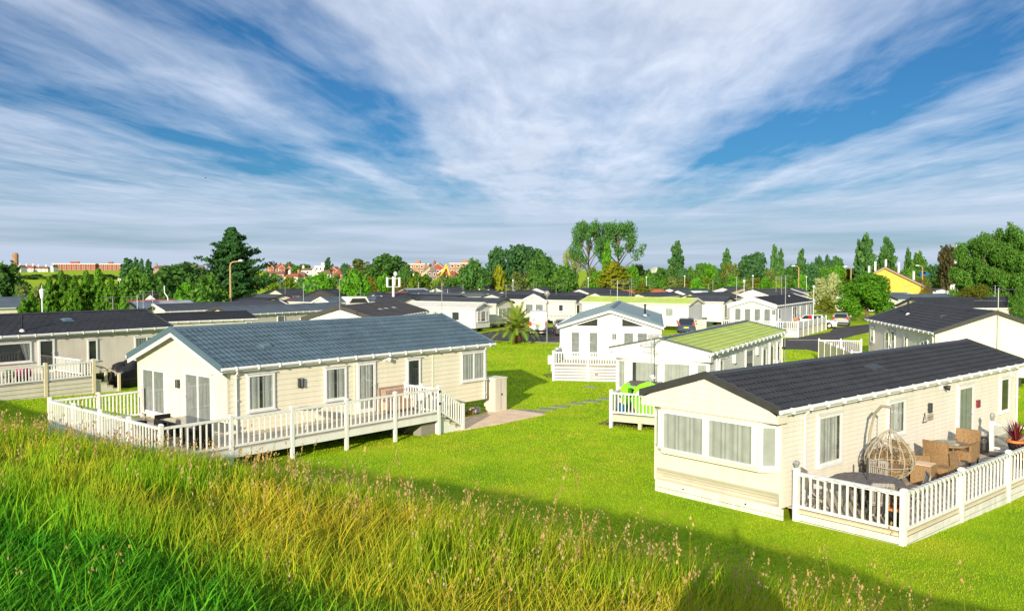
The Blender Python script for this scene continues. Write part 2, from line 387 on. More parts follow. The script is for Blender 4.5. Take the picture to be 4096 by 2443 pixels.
def sheet(name, pix, mt, z=.008, kind='structure', label=None, cat=None, thick=None):
    """flat paved area lying on the ground; outline given by the ground points the photo shows"""
    mb = MB(); pts = [atz(*q, 0) for q in pix]; n = len(pts); PAVED.append([(p.x, p.y) for p in pts])
    zz = z
    top = [(p.x, p.y, gz(p.x, p.y) + zz) for p in pts]; bot = [(p.x, p.y, gz(p.x, p.y) - .1) for p in pts]
    mb.add(top + bot, [tuple(range(n))] + [(i, (i + 1) % n, n + (i + 1) % n, n + i) for i in range(n)])
    o = mb.build(name, mt)
    return tag(o, label, cat, kind=kind)
sheet('road', [(1500, 1362), (1940, 1362), (2113, 1364), (2240, 1369), (2300, 1372), (2300, 1305), (2200, 1308), (2105, 1321), (1985, 1323), (1930, 1332), (1500, 1345)], 'asphalt', .012)
sheet('kerb_line', [(2105, 1367), (2245, 1371.5), (2245, 1369.5), (2106, 1364.8)], 'concrete', .03)
sheet('kerb_line', [(2030, 1325), (2112, 1329), (2112, 1326), (2030, 1322.6)], 'concrete', .03)
sheet('road', [(3100, 1392), (3147, 1397), (3232, 1399), (3264, 1406), (3300, 1425), (3420, 1440), (3440, 1380), (3385, 1364), (3364, 1357), (3420, 1341), (3475, 1329), (3640, 1322), (3640, 1290), (3470, 1297), (3335, 1311), (3318, 1328), (3185, 1351), (3100, 1357)], 'asphalt', .012)
sheet('kerb_line', [(3150, 1361), (3360, 1362), (3360, 1359.5), (3150, 1358.5)], 'concrete', .03)
sheet('patio', [(1830, 1731), (2000, 1700), (2181, 1659.5), (2045, 1639), (1960, 1650), (1800, 1690)], 'paving', .035)
for i, (px, py) in enumerate([(2095, 1643.5), (2150, 1648), (2187, 1636), (2243, 1626), (2309, 1614), (2370, 1604.5), (2424, 1595)]):
    c = atz(px, py, 0); mb = MB(); w, d = .40, .34; a = -.5 + .2 * rnd.random()
    pl = [(c.x + u * math.cos(a) - v * math.sin(a), c.y + u * math.sin(a) + v * math.cos(a)) for u, v in ((-w, -d), (w, -d * .9), (w * .95, d), (-w * .9, d))]
    mb.prism(pl, 'z', gz(c.x, c.y) - .05, gz(c.x, c.y) + .022)
    tag(mb.build('stepping_stone', 'concrete'), ['stepping stone at the back edge of the tan patio', 'stepping stone beside the tip of the tan patio', 'third flat stepping stone from the patio across the lawn', 'fourth flat stepping stone from the patio across the lawn', 'fifth flat stepping stone from the patio, the middle of the run', 'stepping stone second nearest the deck with the lime slide', 'stepping stone nearest the deck with the lime slide'][i], 'stepping stone', 'stepping stones across the lawn')

# ------------------------------------------------------------------ mobile homes
def local_frames(L, W, s, og, oe):
    """wall planes in home coordinates (x along the home, y = s*w): R = long side, N = near gable, B = far gable, K = other long side"""
    V = Vector((0, 0, 1)); X = Vector((1, 0, 0)); Y = Vector((0, s, 0))
    return {'R': (Vector((0, s * oe, 0)), X, V, -Y), 'K': (Vector((0, s * (W - oe), 0)), X, V, Y),
            'N': (Vector((og, 0, 0)), Y, V, -X), 'B': (Vector((L - og, 0, 0)), Y, V, X)}
def lap(mb, fr, ul, ur, z0, z1, bh, depth=.019):
    """overlapping boards; ul/ur are functions of height"""
    O, U, V, N = fr; n = max(1, int(math.ceil((z1 - z0) / bh - .01)))
    for i in range(n):
        a = z0 + i * bh; b = min(z1, a + bh)
        P = lambda u, z, d: O + U * u + V * z + N * d
        if ur(a) - ul(a) < .02: continue
        gr = .010 if i < n - 1 else 0; b_ = b - gr
        mb.quad(P(ul(a), a, depth), P(ur(a), a, depth), P(ur(b_), b_, .004), P(ul(b_), b_, .004))
        if gr: mb.quad(P(ul(b_), b_, -.004), P(ur(b_), b_, -.004), P(ur(b), b, -.004), P(ul(b), b, -.004)); mb.quad(P(ul(b_), b_, -.004), P(ur(b_), b_, -.004), P(ur(b_), b_, .004), P(ul(b_), b_, .004))
        mb.quad(P(ul(a), a, -.004), P(ur(a), a, -.004), P(ur(a), a, depth), P(ul(a), a, depth))
def window(par, fr, u0, u1, v0, v1, kind='net', panes=1, fw=.075, proud=.075, frame='white_upvc', door=False, sill=True, drip=True):
    if u0 > u1: u0, u1 = u1, u0
    mb = MB(); mb.fbox(fr, u0, u0 + fw, v0, v1, -.02, proud); mb.fbox(fr, u1 - fw, u1, v0, v1, -.02, proud)
    mb.fbox(fr, u0 + fw, u1 - fw, v1 - fw, v1, -.02, proud - .002)
    mb.fbox(fr, u0 + fw, u1 - fw, v0, v0 + (fw if not door else .16), -.02, proud - .002)
    for k in range(1, panes):
        uu = u0 + (u1 - u0) * k / panes; mb.fbox(fr, uu - fw * .5, uu + fw * .5, v0 + fw, v1 - fw, -.02, proud - .004)
    if sill and not door: mb.fbox(fr, u0 - .04, u1 + .04, v0 - .05, v0 - .003, -.01, proud + .05)
    if drip: mb.fbox(fr, u0 - .06, u1 + .06, v1 + .02, v1 + .05, -.01, proud + .03)
    w = mb.build('door' if door else 'window', frame, par)
    O, U, V, N = fr; P = lambda u, z, d: O + U * u + V * z + N * d
    g = MB(); a, b, c, d = u0 + fw * .8, u1 - fw * .8, v0 + fw * .8, v1 - fw * .8
    g.quad(P(a, c, .060), P(b, c, .060), P(b, d, .060), P(a, d, .060)); g.cur = 1
    g.quad(P(a, c, .025), P(b, c, .025), P(b, d, .025), P(a, d, .025))
    g.build('pane', ['window_glass', 'interior_dark'], w)
    def drape(x0, x1, mt, tie=False):
        cm = MB(); n = max(4, int((x1 - x0) / .025)); prev = None
        for i in range(n + 1):
            t = i / n; u = x0 + (x1 - x0) * t; dn = .042 + .010 * math.sin(t * n * .9 + 1.3 * math.sin(i * .37))
            lo = u
            if tie: lo = (x0 if tie < 0 else x1) + (u - (x0 if tie < 0 else x1)) * .45
            cur = (P(lo, c, dn), P(u, d, dn))
            if prev: cm.quad(prev[0], cur[0], cur[1], prev[1])
            prev = cur
        cm.build('curtain', mt, w)
    if kind == 'net': drape(a, b, 'net_curtain')
    elif kind == 'netgap': k = a + (b - a) * .86; drape(a, k, 'net_curtain')
    elif kind == 'sides': drape(a, a + (b - a) * .24, 'grey_curtain', -1); drape(b - (b - a) * .24, b, 'grey_curtain', 1)
    elif kind == 'halves': k = a + (b - a) * .42; drape(a, k, 'net_curtain'); drape(k + (b - a) * .14, b, 'net_curtain')
    elif kind == 'grey': drape(a, b, 'grey_curtain')
    if door:
        h = MB(); h.fbox(fr, u1 - fw * .8, u1 - fw * .3, v0 + .95, v0 + 1.15, proud, proud + .03); h.fbox(fr, u1 - fw - .08, u1 - fw * .4, v0 + 1.04, v0 + 1.07, proud + .025, proud + .05)
        h.build('handle', 'lamp_white', w)
    return w
def tri_window(par, fr, pts, kind='grey'):
    O, U, V, N = fr; P = lambda q, d: O + U * q[0] + V * q[1] + N * d
    mb = MB(); n = len(pts)
    for i in range(n): mb.bar(P(pts[i], .035), P(pts[(i + 1) % n], .035), .08, .07, N)
    w = mb.build('window', 'white_upvc', par)
    g = MB(); g.add([P(q, .05) for q in pts], [tuple(range(n))]); g.cur = 1; g.add([P(q, .03) for q in pts], [tuple(range(n))])
    g.build('pane', ['window_glass', 'interior_dark'], w); return w
def roof_mesh(mb, L, W, s, ze, zr, style, n_rows, pitch, amp=.032):
    """both slopes as tiled sheets in local coordinates; style: pan, shingle, flat"""
    yc = W / 2
    for side in (0, 1):
        y0, y1 = (0, yc) if side == 0 else (W, yc)
        sl = math.hypot(yc, zr - ze); nrm = Vector((0, (-(zr - ze) if side == 0 else (zr - ze)) * s, yc)).normalized()
        E = lambda u, t, h: Vector((u, s * (y0 + (y1 - y0) * t), ze + (zr - ze) * t)) + nrm * h
        if style == 'flat':
            mb.quad(E(0, 0, 0), E(L, 0, 0), E(L, 1, 0), E(0, 1, 0)); continue
        nu = max(8, int(L / pitch)) ; sub = 5 if style == 'pan' else 4
        for r in range(n_rows):
            t0 = r / n_rows; t1 = (r + 1) / n_rows; rows = []; lf = .4 if amp < .01 else 1
            for tt, lift in ((t0, .018), (t0 + (t1 - t0) * .5, .009), (t1, 0.0)):
                line = []
                for i in range(nu * sub + 1):
                    u = L * i / (nu * sub); ph = 2 * math.pi * i / sub
                    if style == 'pan': wv = .5 + .5 * math.cos(ph); h = lift * lf + amp * wv; tq = tt - (.022 * (1 - wv) if lift == .018 and r > 0 else 0)
                    else:
                        k = (i + (r % 2) * sub // 2) % sub; h = lift * 1.2 + .008 * (k == 0); tq = tt + ((.20 * (t1 - t0) * abs(k / sub - .5)) if lift == .018 else 0)
                    line.append(E(u, max(0, tq), h))
                rows.append(line)
            b = len(mb.v); m = nu * sub + 1
            for line in rows: mb.v.extend([tuple(p) for p in line])
            for q in range(2):
                for i in range(m - 1): mb.f.append((b + q * m + i, b + q * m + i + 1, b + (q + 1) * m + i + 1, b + (q + 1) * m + i)); mb.mi.append(mb.cur)
            # riser
            mb.quad(E(0, t0, -.01), E(L, t0, -.01), E(L, t0, .03), E(0, t0, .03))
def home(name, label, x, y, yaw, L, W, ze, zr, roof, wall, barge='white_upvc', z0=.5, style='flat', lod=0, rows=8, pitch=.2, og=.25, oe=.18, bh=.16,
         ridge=None, under=None, wins=(), bargeh=.2, gable=True, group='holiday homes on the park', skirt=True, gut=True, cat='mobile home', wallends=None, dz=None):
    s = 1 if W > 0 else -1; W = abs(W)
    base = gz(x, y) if dz is None else dz
    t = thing(name, label, cat, (x, y, 0), math.pi / 2 - R(yaw), group)
    fr = local_frames(L, W, s, og, oe)
    slope = (zr - ze) / (W / 2); zsof = lambda w: ze - .06 + slope * (w if w < W / 2 else W - w)
    ztop = zsof(oe)
    mb = MB()
    zlo = z0
    wl = lambda z: oe if z <= ztop else oe + (z - ztop) / slope
    wr = lambda z: W - oe if z <= ztop else W - oe - (z - ztop) / slope
    if lod:
        lap(mb, fr['R'], lambda z: og, lambda z: L - og, zlo, ztop, bh); lap(mb, fr['K'], lambda z: og, lambda z: L - og, zlo, ztop, bh)
        if 'N' not in (wallends or ''): lap(mb, fr['N'], wl, wr, zlo, zsof(W / 2), bh)
        lap(mb, fr['B'], wl, wr, zlo, zsof(W / 2), bh)
        for k, ul in (('R', og), ('R', L - og), ('K', og), ('K', L - og)):
            mb.fbox(fr[k], ul - .05 * (ul > 1), ul + .05 * (ul < 1), zlo, ztop, -.01, .02)
        for k in 'NB':
            mb.fbox(fr[k], oe - .022, oe + .05, zlo, ztop, -.01, .021); mb.fbox(fr[k], W - oe - .05, W - oe + .022, zlo, ztop, -.01, .021)
        mb.box(og, L - og, *sorted((s * oe, s * (W - oe))), zlo - .02, zlo)
    else:
        mb.box(og, L - og, *sorted((s * oe, s * (W - oe))), zlo, ztop)
        for xx in (og, L - og): mb.tri((xx, s * oe, ztop), (xx, s * (W - oe), ztop), (xx, s * W / 2, zsof(W / 2)))
    mb.build('wall', wall, t)
    rm = MB(); roof_mesh(rm, L, W, s, ze + .02, zr + .02, style if lod else 'flat', rows, pitch, .009 if roof == 'green_roof' else .026)
    # underside of the overhanging roof
    for y0, y1 in ((0, W / 2), (W, W / 2)): rm.quad((0, s * y0, ze - .05), (L, s * y0, ze - .05), (L, s * y1, zr - .05), (0, s * y1, zr - .05))
    rf = rm.build('roof', roof, t)
    rc = MB(); rw = .16 if lod else .12
    for sg in (-1, 1):
        dy = sg * rw; rc.hexa([(-.02, s * W / 2, zr + .03), (L + .02, s * W / 2, zr + .03), (L + .02, s * (W / 2 + dy), zr + .03 - slope * rw), (-.02, s * (W / 2 + dy), zr + .03 - slope * rw),
                 (-.02, s * W / 2, zr + .075), (L + .02, s * W / 2, zr + .075), (L + .02, s * (W / 2 + dy), zr + .07 - slope * rw), (-.02, s * (W / 2 + dy), zr + .07 - slope * rw)])
    rc.build('ridge_cap', ridge or roof, rf)
    def rake(xa, xb, top, bot, half):
        y0, y1 = (-.01, W / 2) if half == 0 else (W + .01, W / 2)
        return [(xa, s * y0, ze + bot), (xb, s * y0, ze + bot), (xb, s * y1, zr + bot), (xa, s * y1, zr + bot), (xa, s * y0, ze + top), (xb, s * y0, ze + top), (xb, s * y1, zr + top), (xa, s * y1, zr + top)]
    for xa, xb in ((-.035, .045), (L - .045, L + .035)):
        bb = MB()
        for hf in (0, 1): bb.hexa(rake(xa, xb, .10, .10 - bargeh, hf))
        b = bb.build('bargeboard', barge, t)
        if under and xa < 1:
            ub = MB()
            for hf in (0, 1): ub.hexa(rake(.0, .04, .10 - bargeh - .002, .10 - bargeh - .16, hf))
            ub.build('underboard', under, b)
    for hf in ((0, 1) if lod else (0,)):
        gm = MB(); yy = s * (-.05 if hf == 0 else W + .05)
        if lod: gm.tube([(-.03, yy, ze - .03), (L + .03, yy, ze - .03)], .058, 8)
        else: gm.box(-.03, L + .03, *sorted((yy - .04, yy + .04)), ze - .07, ze + .02)
        if lod:
            for k in range(int(L / .85)): gm.box(.5 + k * .85, .54 + k * .85, *sorted((yy - .075, yy + .075)), ze - .11, ze + .035)
            gm.box(.02, L - .02, *sorted((yy + s * (.06 if hf == 0 else -.06), yy + s * (.09 if hf == 0 else -.09))), ze - .15, ze - .01)
        gm.build('gutter', 'white_upvc', t)
    for k in wins:
        d = dict(k); side = d.pop('s'); u0, u1, v0, v1 = d.pop('r')
        window(t, fr[side], u0, u1, v0, v1, **d)
    if skirt and zlo > .3:
        sk = MB(); g0 = min(0, base) - .05
        # chassis and jacks under the floor
        for yy in (W * .28, W * .72): sk.box(og + .3, L - og - .3, *sorted((s * yy - .04, s * yy + .04)), zlo - .2, zlo - .021)
        for k in range(4):
            for yy in (W * .28, W * .72):
                xx = og + .8 + k * (L - 2 * og - 1.6) / 3; sk.box(xx - .2, xx + .2, *sorted((s * yy - .2, s * yy + .2)), g0, zlo - .2)
        sk.build('chassis', 'charcoal_metal', t)
    return t, fr, s
def downpipe(t, fr, u, z1, z0):
    mb = MB(); O, U, V, N = fr; P = lambda q, z, n: O + U * q + V * z + N * n
    mb.tube([P(u, z1, .16), P(u, z1 - .12, .15), P(u, z1 - .22, .06), P(u, z0, .06)], .035, 8)
    for z in (z1 - .3, (z1 + z0) / 2, z0 + .2): mb.fbox(fr, u - .055, u + .055, z, z + .04, 0, .1)
    return mb.build('downpipe', 'white_upvc', t)
def roof_pt(L, W, ze, zr, s, l, w):
    sl = (zr - ze) / (W / 2); return Vector((l, s * w, ze + sl * (w if w < W / 2 else W - w)))
def roof_vent(t, p, tilt, mt='slate_metal', sz=(.42, .34, .12)):
    mb = MB(); a, b, h = sz
    mb.hexa([(-a / 2, -b / 2, -.04), (a / 2, -b / 2, -.04), (a / 2, b / 2, -.04), (-a / 2, b / 2, -.04), (-a / 2 * .8, -b / 2 * .75, h), (a / 2 * .8, -b / 2 * .75, h), (a / 2 * .8, b / 2 * .75, h), (-a / 2 * .8, b / 2 * .75, h)])
    mb.box(-a * .62, a * .62, -b * .62, b * .62, -.05, .035)
    o = mb.build('roof_vent', mt, t); o.location = p; o.rotation_euler = (tilt, 0, 0); return o
def flue(t, p, h=.75):
    mb = MB(); mb.lathe([(.06, 0), (.06, h * .72), (.085, h * .72), (.085, h * .80), (.05, h * .80), (.05, h * .86), (.09, h * .86), (.09, h * .96), (.03, h)], 10)
    mb.cur = 1; mb.lathe([(.15, -.05), (.13, .05), (.065, .12)], 10)
    o = mb.build('flue', ['black_plastic', 'lamp_white'], t); o.location = p; return o
def wall_light(t, fr, u, z, w=.22, h=.34, face='net_curtain'):
    mb = MB(); mb.fbox(fr, u - w / 2, u + w / 2, z - h / 2, z + h / 2, .005, .05)
    mb.fbox(fr, u - w / 2, u - w / 2 + .05, z - h / 2, z + h / 2, .05, .11); mb.fbox(fr, u + w / 2 - .05, u + w / 2, z - h / 2, z + h / 2, .05, .11)
    for k in range(4): mb.fbox(fr, u - w / 2 + .05, u + w / 2 - .05, z - h * .42 + k * h * .22, z - h * .36 + k * h * .22, .06, .10)
    mb.cur = 1; mb.fbox(fr, u - w / 2 + .05, u + w / 2 - .05, z - h * .45, z + h * .45, .05, .075)
    return mb.build('wall_light', ['dark_metal', face], t)
def spot_light(t, fr, u, z, head='black_plastic'):
    mb = MB(); mb.fbox(fr, u - .09, u + .09, z - .09, z + .09, 0, .06); O, U, V, N = fr
    mb.cur = 1; c = O + U * u + V * z; mb.tube([c + N * .06, c + N * .14 - V * .02 + U * .05, c + N * .22 - V * .04 + U * .1], [.03, .07, .085], 10)
    return mb.build('security_light', ['lamp_white', head], t)

# ------------------------------------------------------------------ decks with balustrades
def rail_bay(par, p, q, zf, zt, mt='white_upvc', sp=.135, bw=.04, rail_h=.07, capw=.09, bot=.1):
    """one bay of balusters between two posts, p and q in 2-d local coordinates"""
    p = Vector((p[0], p[1], 0)); q = Vector((q[0], q[1], 0)); d = q - p; n = max(2, int(d.length / sp))
    mb = MB(); dn = d.normalized()
    for i in range(1, n):
        c = p + d * i / n; mb.bar(c + Vector((0, 0, zf + bot)), c + Vector((0, 0, zt - .03)), bw, bw, dn)
    o = mb.build('balusters', mt, par)
    a = MB(); a.bar(p + Vector((0, 0, zt - rail_h / 2)), q + Vector((0, 0, zt - rail_h / 2)), capw, rail_h); a.build('handrail', mt, o)
    b = MB(); b.bar(p + Vector((0, 0, zf + bot)), q + Vector((0, 0, zf + bot)), .06, .07); b.build('bottom_rail', mt, o)
    return o
def post(par, p, z0, z1, w=.11, mt='white_upvc', cap=True):
    mb = MB(); x, y = p; mb.box(x - w / 2, x + w / 2, y - w / 2, y + w / 2, z0, z1)
    if cap: mb.hexa([(x - w * .62, y - w * .62, z1), (x + w * .62, y - w * .62, z1), (x + w * .62, y + w * .62, z1), (x - w * .62, y + w * .62, z1), (x - w * .3, y - w * .3, z1 + .05), (x + w * .3, y - w * .3, z1 + .05), (x + w * .3, y + w * .3, z1 + .05), (x - w * .3, y + w * .3, z1 + .05)])
    return mb.build('post', mt, par)
def boards(par, x0, x1, y0, y1, z, along='x', bw=.14, gap=.006, mt='deck_board', th=.03):
    mb = MB(); lo, hi = (y0, y1) if along == 'x' else (x0, x1); k = lo
    while k < hi - .01:
        e = min(hi, k + bw)
        if along == 'x': mb.box(x0, x1, k, e - gap, z - th, z)
        else: mb.box(k, e - gap, y0, y1, z - th, z)
        k = e
    return mb.build('deck_floor', mt, par)
def fascia(par, p, q, z1, z0, nb, mt='white_upvc', gap=.018, th=.025):
    p = Vector((*p, 0)); q = Vector((*q, 0)); mb = MB(); h = (z1 - z0) / nb
    for k in range(nb): mb.bar(p + Vector((0, 0, z1 - h * (k + .5))), q + Vector((0, 0, z1 - h * (k + .5))), th, h - gap)
    return mb.build('skirting_board', mt, par)
def home_empty(o, label, cat, group=None, name='deck'):
    """an Empty sharing a home's base and axes"""
    return thing(name, label, cat, tuple(o.location), o.rotation_euler.z, group)

GRP = 'holiday homes on the park'
def stairs(par, x0, x1, y0, y1, zf, z0, n, mt='white_upvc', tread='deck_cream'):
    """steps going down in +x"""
    mb = MB(); dx = (x1 - x0) / n; dz = (zf - z0) / (n + 1)
    for k in range(n): mb.box(x0 + k * dx, x0 + (k + 1) * dx - .004, y0, y1, z0 - .1, zf - (k + 1) * dz - .032)
    o = mb.build('steps', mt, par); tr = MB()
    for k in range(n): tr.box(x0 + k * dx - .02, x0 + (k + 1) * dx + .02, y0 - .03, y1 + .03, zf - (k + 1) * dz - .03, zf - (k + 1) * dz)
    tr.build('tread', tread, o); return o

# --- A: ivory lodge with the slate-blue tiled roof (left foreground)
AW = dict(x=-9.72, y=28.33, yaw=40.9, L=13.61, W=6.84, ze=3.18, zr=4.37)
A, fA, _ = home('lodge', 'ivory lodge with slate blue tiled roof behind the long white L-shaped deck', **AW, roof='blue_roof', wall='ivory_wall', barge='slate_metal', under='white_upvc',
    z0=.68, style='pan', lod=1, rows=9, pitch=.205, og=.32, oe=.2, bh=.19, bargeh=.22, ridge='slate_metal', cat='lodge', group=GRP, wins=[
    dict(s='R', r=(1.07, 2.15, 1.59, 2.86), kind='halves'), dict(s='R', r=(4.33, 5.33, 1.59, 2.82), kind='halves'), dict(s='R', r=(5.86, 6.76, .92, 2.88), kind='netgap', door=True, fw=.1),
    dict(s='R', r=(8.44, 9.18, 1.66, 2.84), kind='none'), dict(s='R', r=(11.64, 13.2, 1.6, 2.87), kind='net', panes=2),
    dict(s='N', r=(4.42, 6.2, 1.08, 2.76), kind='grey', panes=2, drip=False), dict(s='N', r=(1.1, 2.98, .92, 2.86), kind='grey', panes=2, door=True, fw=.1)])
wall_light(A, fA['R'], 3.25, 2.38); wall_light(A, fA['N'], 3.46, 2.36, .2, .3); spot_light(A, fA['R'], 7.32, 2.95, 'lamp_white')
downpipe(A, fA['R'], 13.1, 3.1, .7); downpipe(A, fA['R'], .62, 3.1, .9)
for fr_, u0_, u1_, v0_, v1_, n1_ in (('N', 3.38, 3.46, .9, 4.15, .03), ('R', 9.9, 9.96, .7, 3.1, .026), ('R', 5.72, 5.76, .9, 3.1, .026)):
    mb = MB(); mb.fbox(fA[fr_], u0_, u1_, v0_, v1_, 0, n1_); mb.build('trim_strip', 'ivory_wall', A)
mb = MB(); mb.fbox(fA['R'], 8.75, 8.9, 2.93, 3.08, .002, .05); mb.build('vent_cover', 'ivory_wall', A); mb = MB(); mb.fbox(fA['R'], 12.3, 12.55, 3.0, 3.04, .002, .04); mb.build('vent_cover', 'white_upvc', A)
roof_vent(A, roof_pt(13.61, 6.84, 3.2, 4.39, 1, 2.55, 1.3), .33)
AD = home_empty(A, 'white L-shaped deck with long balustrade around the ivory blue-roofed lodge', 'deck')
WR, ZF, ZT = -2.1, .9, 1.9
boards(AD, -3.17, .30, -2.1, 6.0, ZF, 'x'); boards(AD, .31, 8.05, -2.1, .17, ZF, 'x')
fascia(AD, (-3.17, -2.13), (8.05, -2.13), .885, .63, 1); fascia(AD, (-3.2, -2.1), (-3.2, 6.0), .885, .50, 1)
fascia(AD, (8.08, -2.1), (8.08, .1), .885, .63, 1)
mb = MB()
for l in np.arange(-2.6, 8, 1.5): mb.box(l, l + .05, -2.05, .1, .72, .868)
mb.build('joist', 'teak_dark', AD)
pl = [-3.17, -.92, 1.31, 3.55, 5.80, 8.05]
for l in pl: post(AD, (l, WR), -.15, ZT + .06)
for a, b in zip(pl, pl[1:]): rail_bay(AD, (a, WR), (b, WR), ZF, ZT, sp=.19)
pw = [6.0, 3.98, 1.95, -.07, -2.1]
for w in pw[:-1]: post(AD, (-3.17, w), 0, ZT + .06)
for a, b in zip(pw, pw[1:]): rail_bay(AD, (-3.17, a), (-3.17, b), ZF, ZT, sp=.17)
for l in (-1.5, .14): post(AD, (l, 6.0), .2, ZT + .06)
rail_bay(AD, (-3.17, 6), (-1.5, 6), ZF, ZT); rail_bay(AD, (-1.5, 6), (.14, 6), ZF, ZT)
post(AD, (8.0, -.25), .6, ZT + .06); post(AD, (8.0, -1.15), .6, ZT + .06, .09)
rail_bay(AD, (8.0, -.25), (8.0, -1.15), ZF, ZT); g_ = rail_bay(AD, (8.0, -1.15), (8.03, -2.05), ZF, ZT); g_.name = 'gate'
mb = MB()
for z in (1.25, 1.72): mb.box(8.0, 8.09, -2.17, -2.05, z, z + .09)
mb.box(8.0, 8.08, -1.2, -1.1, 1.74, 1.83); mb.build('hinge', 'black_plastic', g_)
stairs(AD, 8.06, 9.4, -2.0, -1.1, ZF, .05, 4)
post(AD, (9.4, WR), -.05, 1.1); post(AD, (9.4, -1.05), -.05, 1.1)
mb = MB()
for y in (WR, -1.05):
    mb.bar((8.1, y, 1.84), (9.4, y, 1.02), .07, .07); mb.bar((8.1, y, 1.0), (9.4, y, .22), .05, .06)
    for k in range(1, 10): u = k / 10; mb.bar((8.1 + 1.3 * u, y, .98 - .78 * u), (8.1 + 1.3 * u, y, 1.82 - .82 * u), .04, .04, (1, 0, 0))
mb.build('stair_rail', 'white_upvc', AD)
mb = MB(); mb.box(7.3, 8.0, -1.9, -.4, -.1, .55); mb.box(6.6, 6.9, -1.0, -.8, -.1, .7); mb.box(4.4, 4.6, -.8, -.6, -.1, .7); mb.build('pier', 'concrete', AD)

# --- B: beige home with the dark tiled roof and bay window (right foreground)
BW = dict(x=6.54, y=20.68, yaw=48.9, L=17.16, W=4.42, ze=3.01, zr=3.70)
B, fB, _ = home('mobile_home', 'cream mobile home with dark grey tiled roof and bay window beside the wicker furniture', **BW, roof='dark_roof', wall='cream_wall', barge='charcoal_metal', z0=.5, style='pan', lod=1, rows=8,
    pitch=.19, og=.45, oe=.2, bh=.125, bargeh=.20, ridge='dark_metal', wallends='N', group=GRP, wins=[
    dict(s='R', r=(2.13, 3.37, 1.29, 2.62), kind='netgap'), dict(s='R', r=(6.12, 7.22, 1.58, 2.6), kind='netgap'), dict(s='R', r=(11.13, 12.43, .53, 2.62), kind='grey', door=True, fw=.12), dict(s='R', r=(14.89, 15.77, 1.34, 2.58), kind='none')])
def bayfront(t, s, L, W, ze, zr, og, oe, wall, bay, wins, zb=1.38, ztop=2.70, kink=.86, foot=.48, wing=.42):
    """caravan front: gable panel flush with the bargeboard, projecting bay, wall folding inwards below"""
    fr = local_frames(L, W, s, .02, oe); slope = (zr - ze) / (W / 2); mb = MB()
    lap(mb, fr['N'], lambda z: .04 if z < ze - .1 else .04 + (z - ze + .1) / slope, lambda z: W - .04 if z < ze - .1 else W - .04 - (z - ze + .1) / slope, ztop, zr - .1, .16)
    O, U, V, N = fr['N']
    mb.box(.02, og + .01, *sorted((s * .04, s * (W - .04))), ztop - .03, ztop)        # soffit
    for w in (.04, W - .06): mb.box(.02, og, *sorted((s * w, s * (w + .02))), ztop, ze - .1)
    mb.build('gable_panel', wall, t)
    mw = MB(); fo = local_frames(L, W, s, og, oe)['N']
    lap(mw, fo, lambda z: oe, lambda z: W - oe, kink, ztop, .125)
    n = 4
    for k in range(n):      # folded-in lower part
        a = kink - (kink - foot) * k / n; b = kink - (kink - foot) * (k + 1) / n; xa = og + .30 * k / n; xb = og + .30 * (k + 1) / n
        mw.quad((xa - .012, s * oe, a), (xa - .012, s * (W - oe), a), (xb, s * (W - oe), b), (xb, s * oe, b))
    mw.build('front_wall', wall, t)
    bm = MB(); w0, w1 = bay; pl = [(og, w0), (.10, w0 + wing), (.10, w1 - wing), (og, w1)]
    m = len(pl)
    bm.add([(x, s * w, zb) for x, w in pl] + [(x, s * w, ztop - .04) for x, w in pl], [tuple(range(m)), tuple(range(m, 2 * m))] + [(i, i + 1, m + i + 1, m + i) for i in range(m - 1)])
    bo = bm.build('bay', wall, t)
    for fi, u0, u1, kind in wins:
        (xa, wa), (xb, wb) = pl[fi], pl[fi + 1]; a = Vector((xa, s * wa, 0)); b = Vector((xb, s * wb, 0)); d = (b - a); ln = d.length; d.normalize()
        nn = Vector((d.y, -d.x, 0)); nn = -nn if nn.x > 0 else nn
        window(bo, (a, d, Vector((0, 0, 1)), nn), u0 * ln, u1 * ln, zb + .12, ztop - .12, kind, fw=.06, drip=False, sill=False)
    return bo
bayfront(B, 1, 17.16, 4.42, 3.01, 3.70, .45, .2, 'cream_wall', (.22, 4.16), [(0, .16, .92, 'net'), (1, .03, .485, 'net'), (1, .515, .97, 'net'), (2, .1, .82, 'net')])
wall_light(B, fB['R'], 8.95, 2.14, .14, .3, 'black_plastic'); spot_light(B, fB['R'], 9.92, 2.72); downpipe(B, fB['R'], 1.44, 2.95, .55); downpipe(B, fB['R'], 16.5, 2.95, .55)
mb = MB(); mb.fbox(fB['R'], 12.75, 12.95, 1.75, 2.0, .002, .09); mb.build('doorbell_box', 'cordyline', B)
mb = MB(); mb.fbox(fB['R'], 14.0, 14.25, 1.3, 1.36, .002, .06); mb.fbox(fB['R'], 15.95, 16.2, 2.55, 2.75, .002, .06); mb.build('outlet', 'white_upvc', B)
roof_vent(B, roof_pt(17.16, 4.42, 3.03, 3.72, 1, 7.4, 1.2), .30, 'dark_metal', (.62, .42, .1))
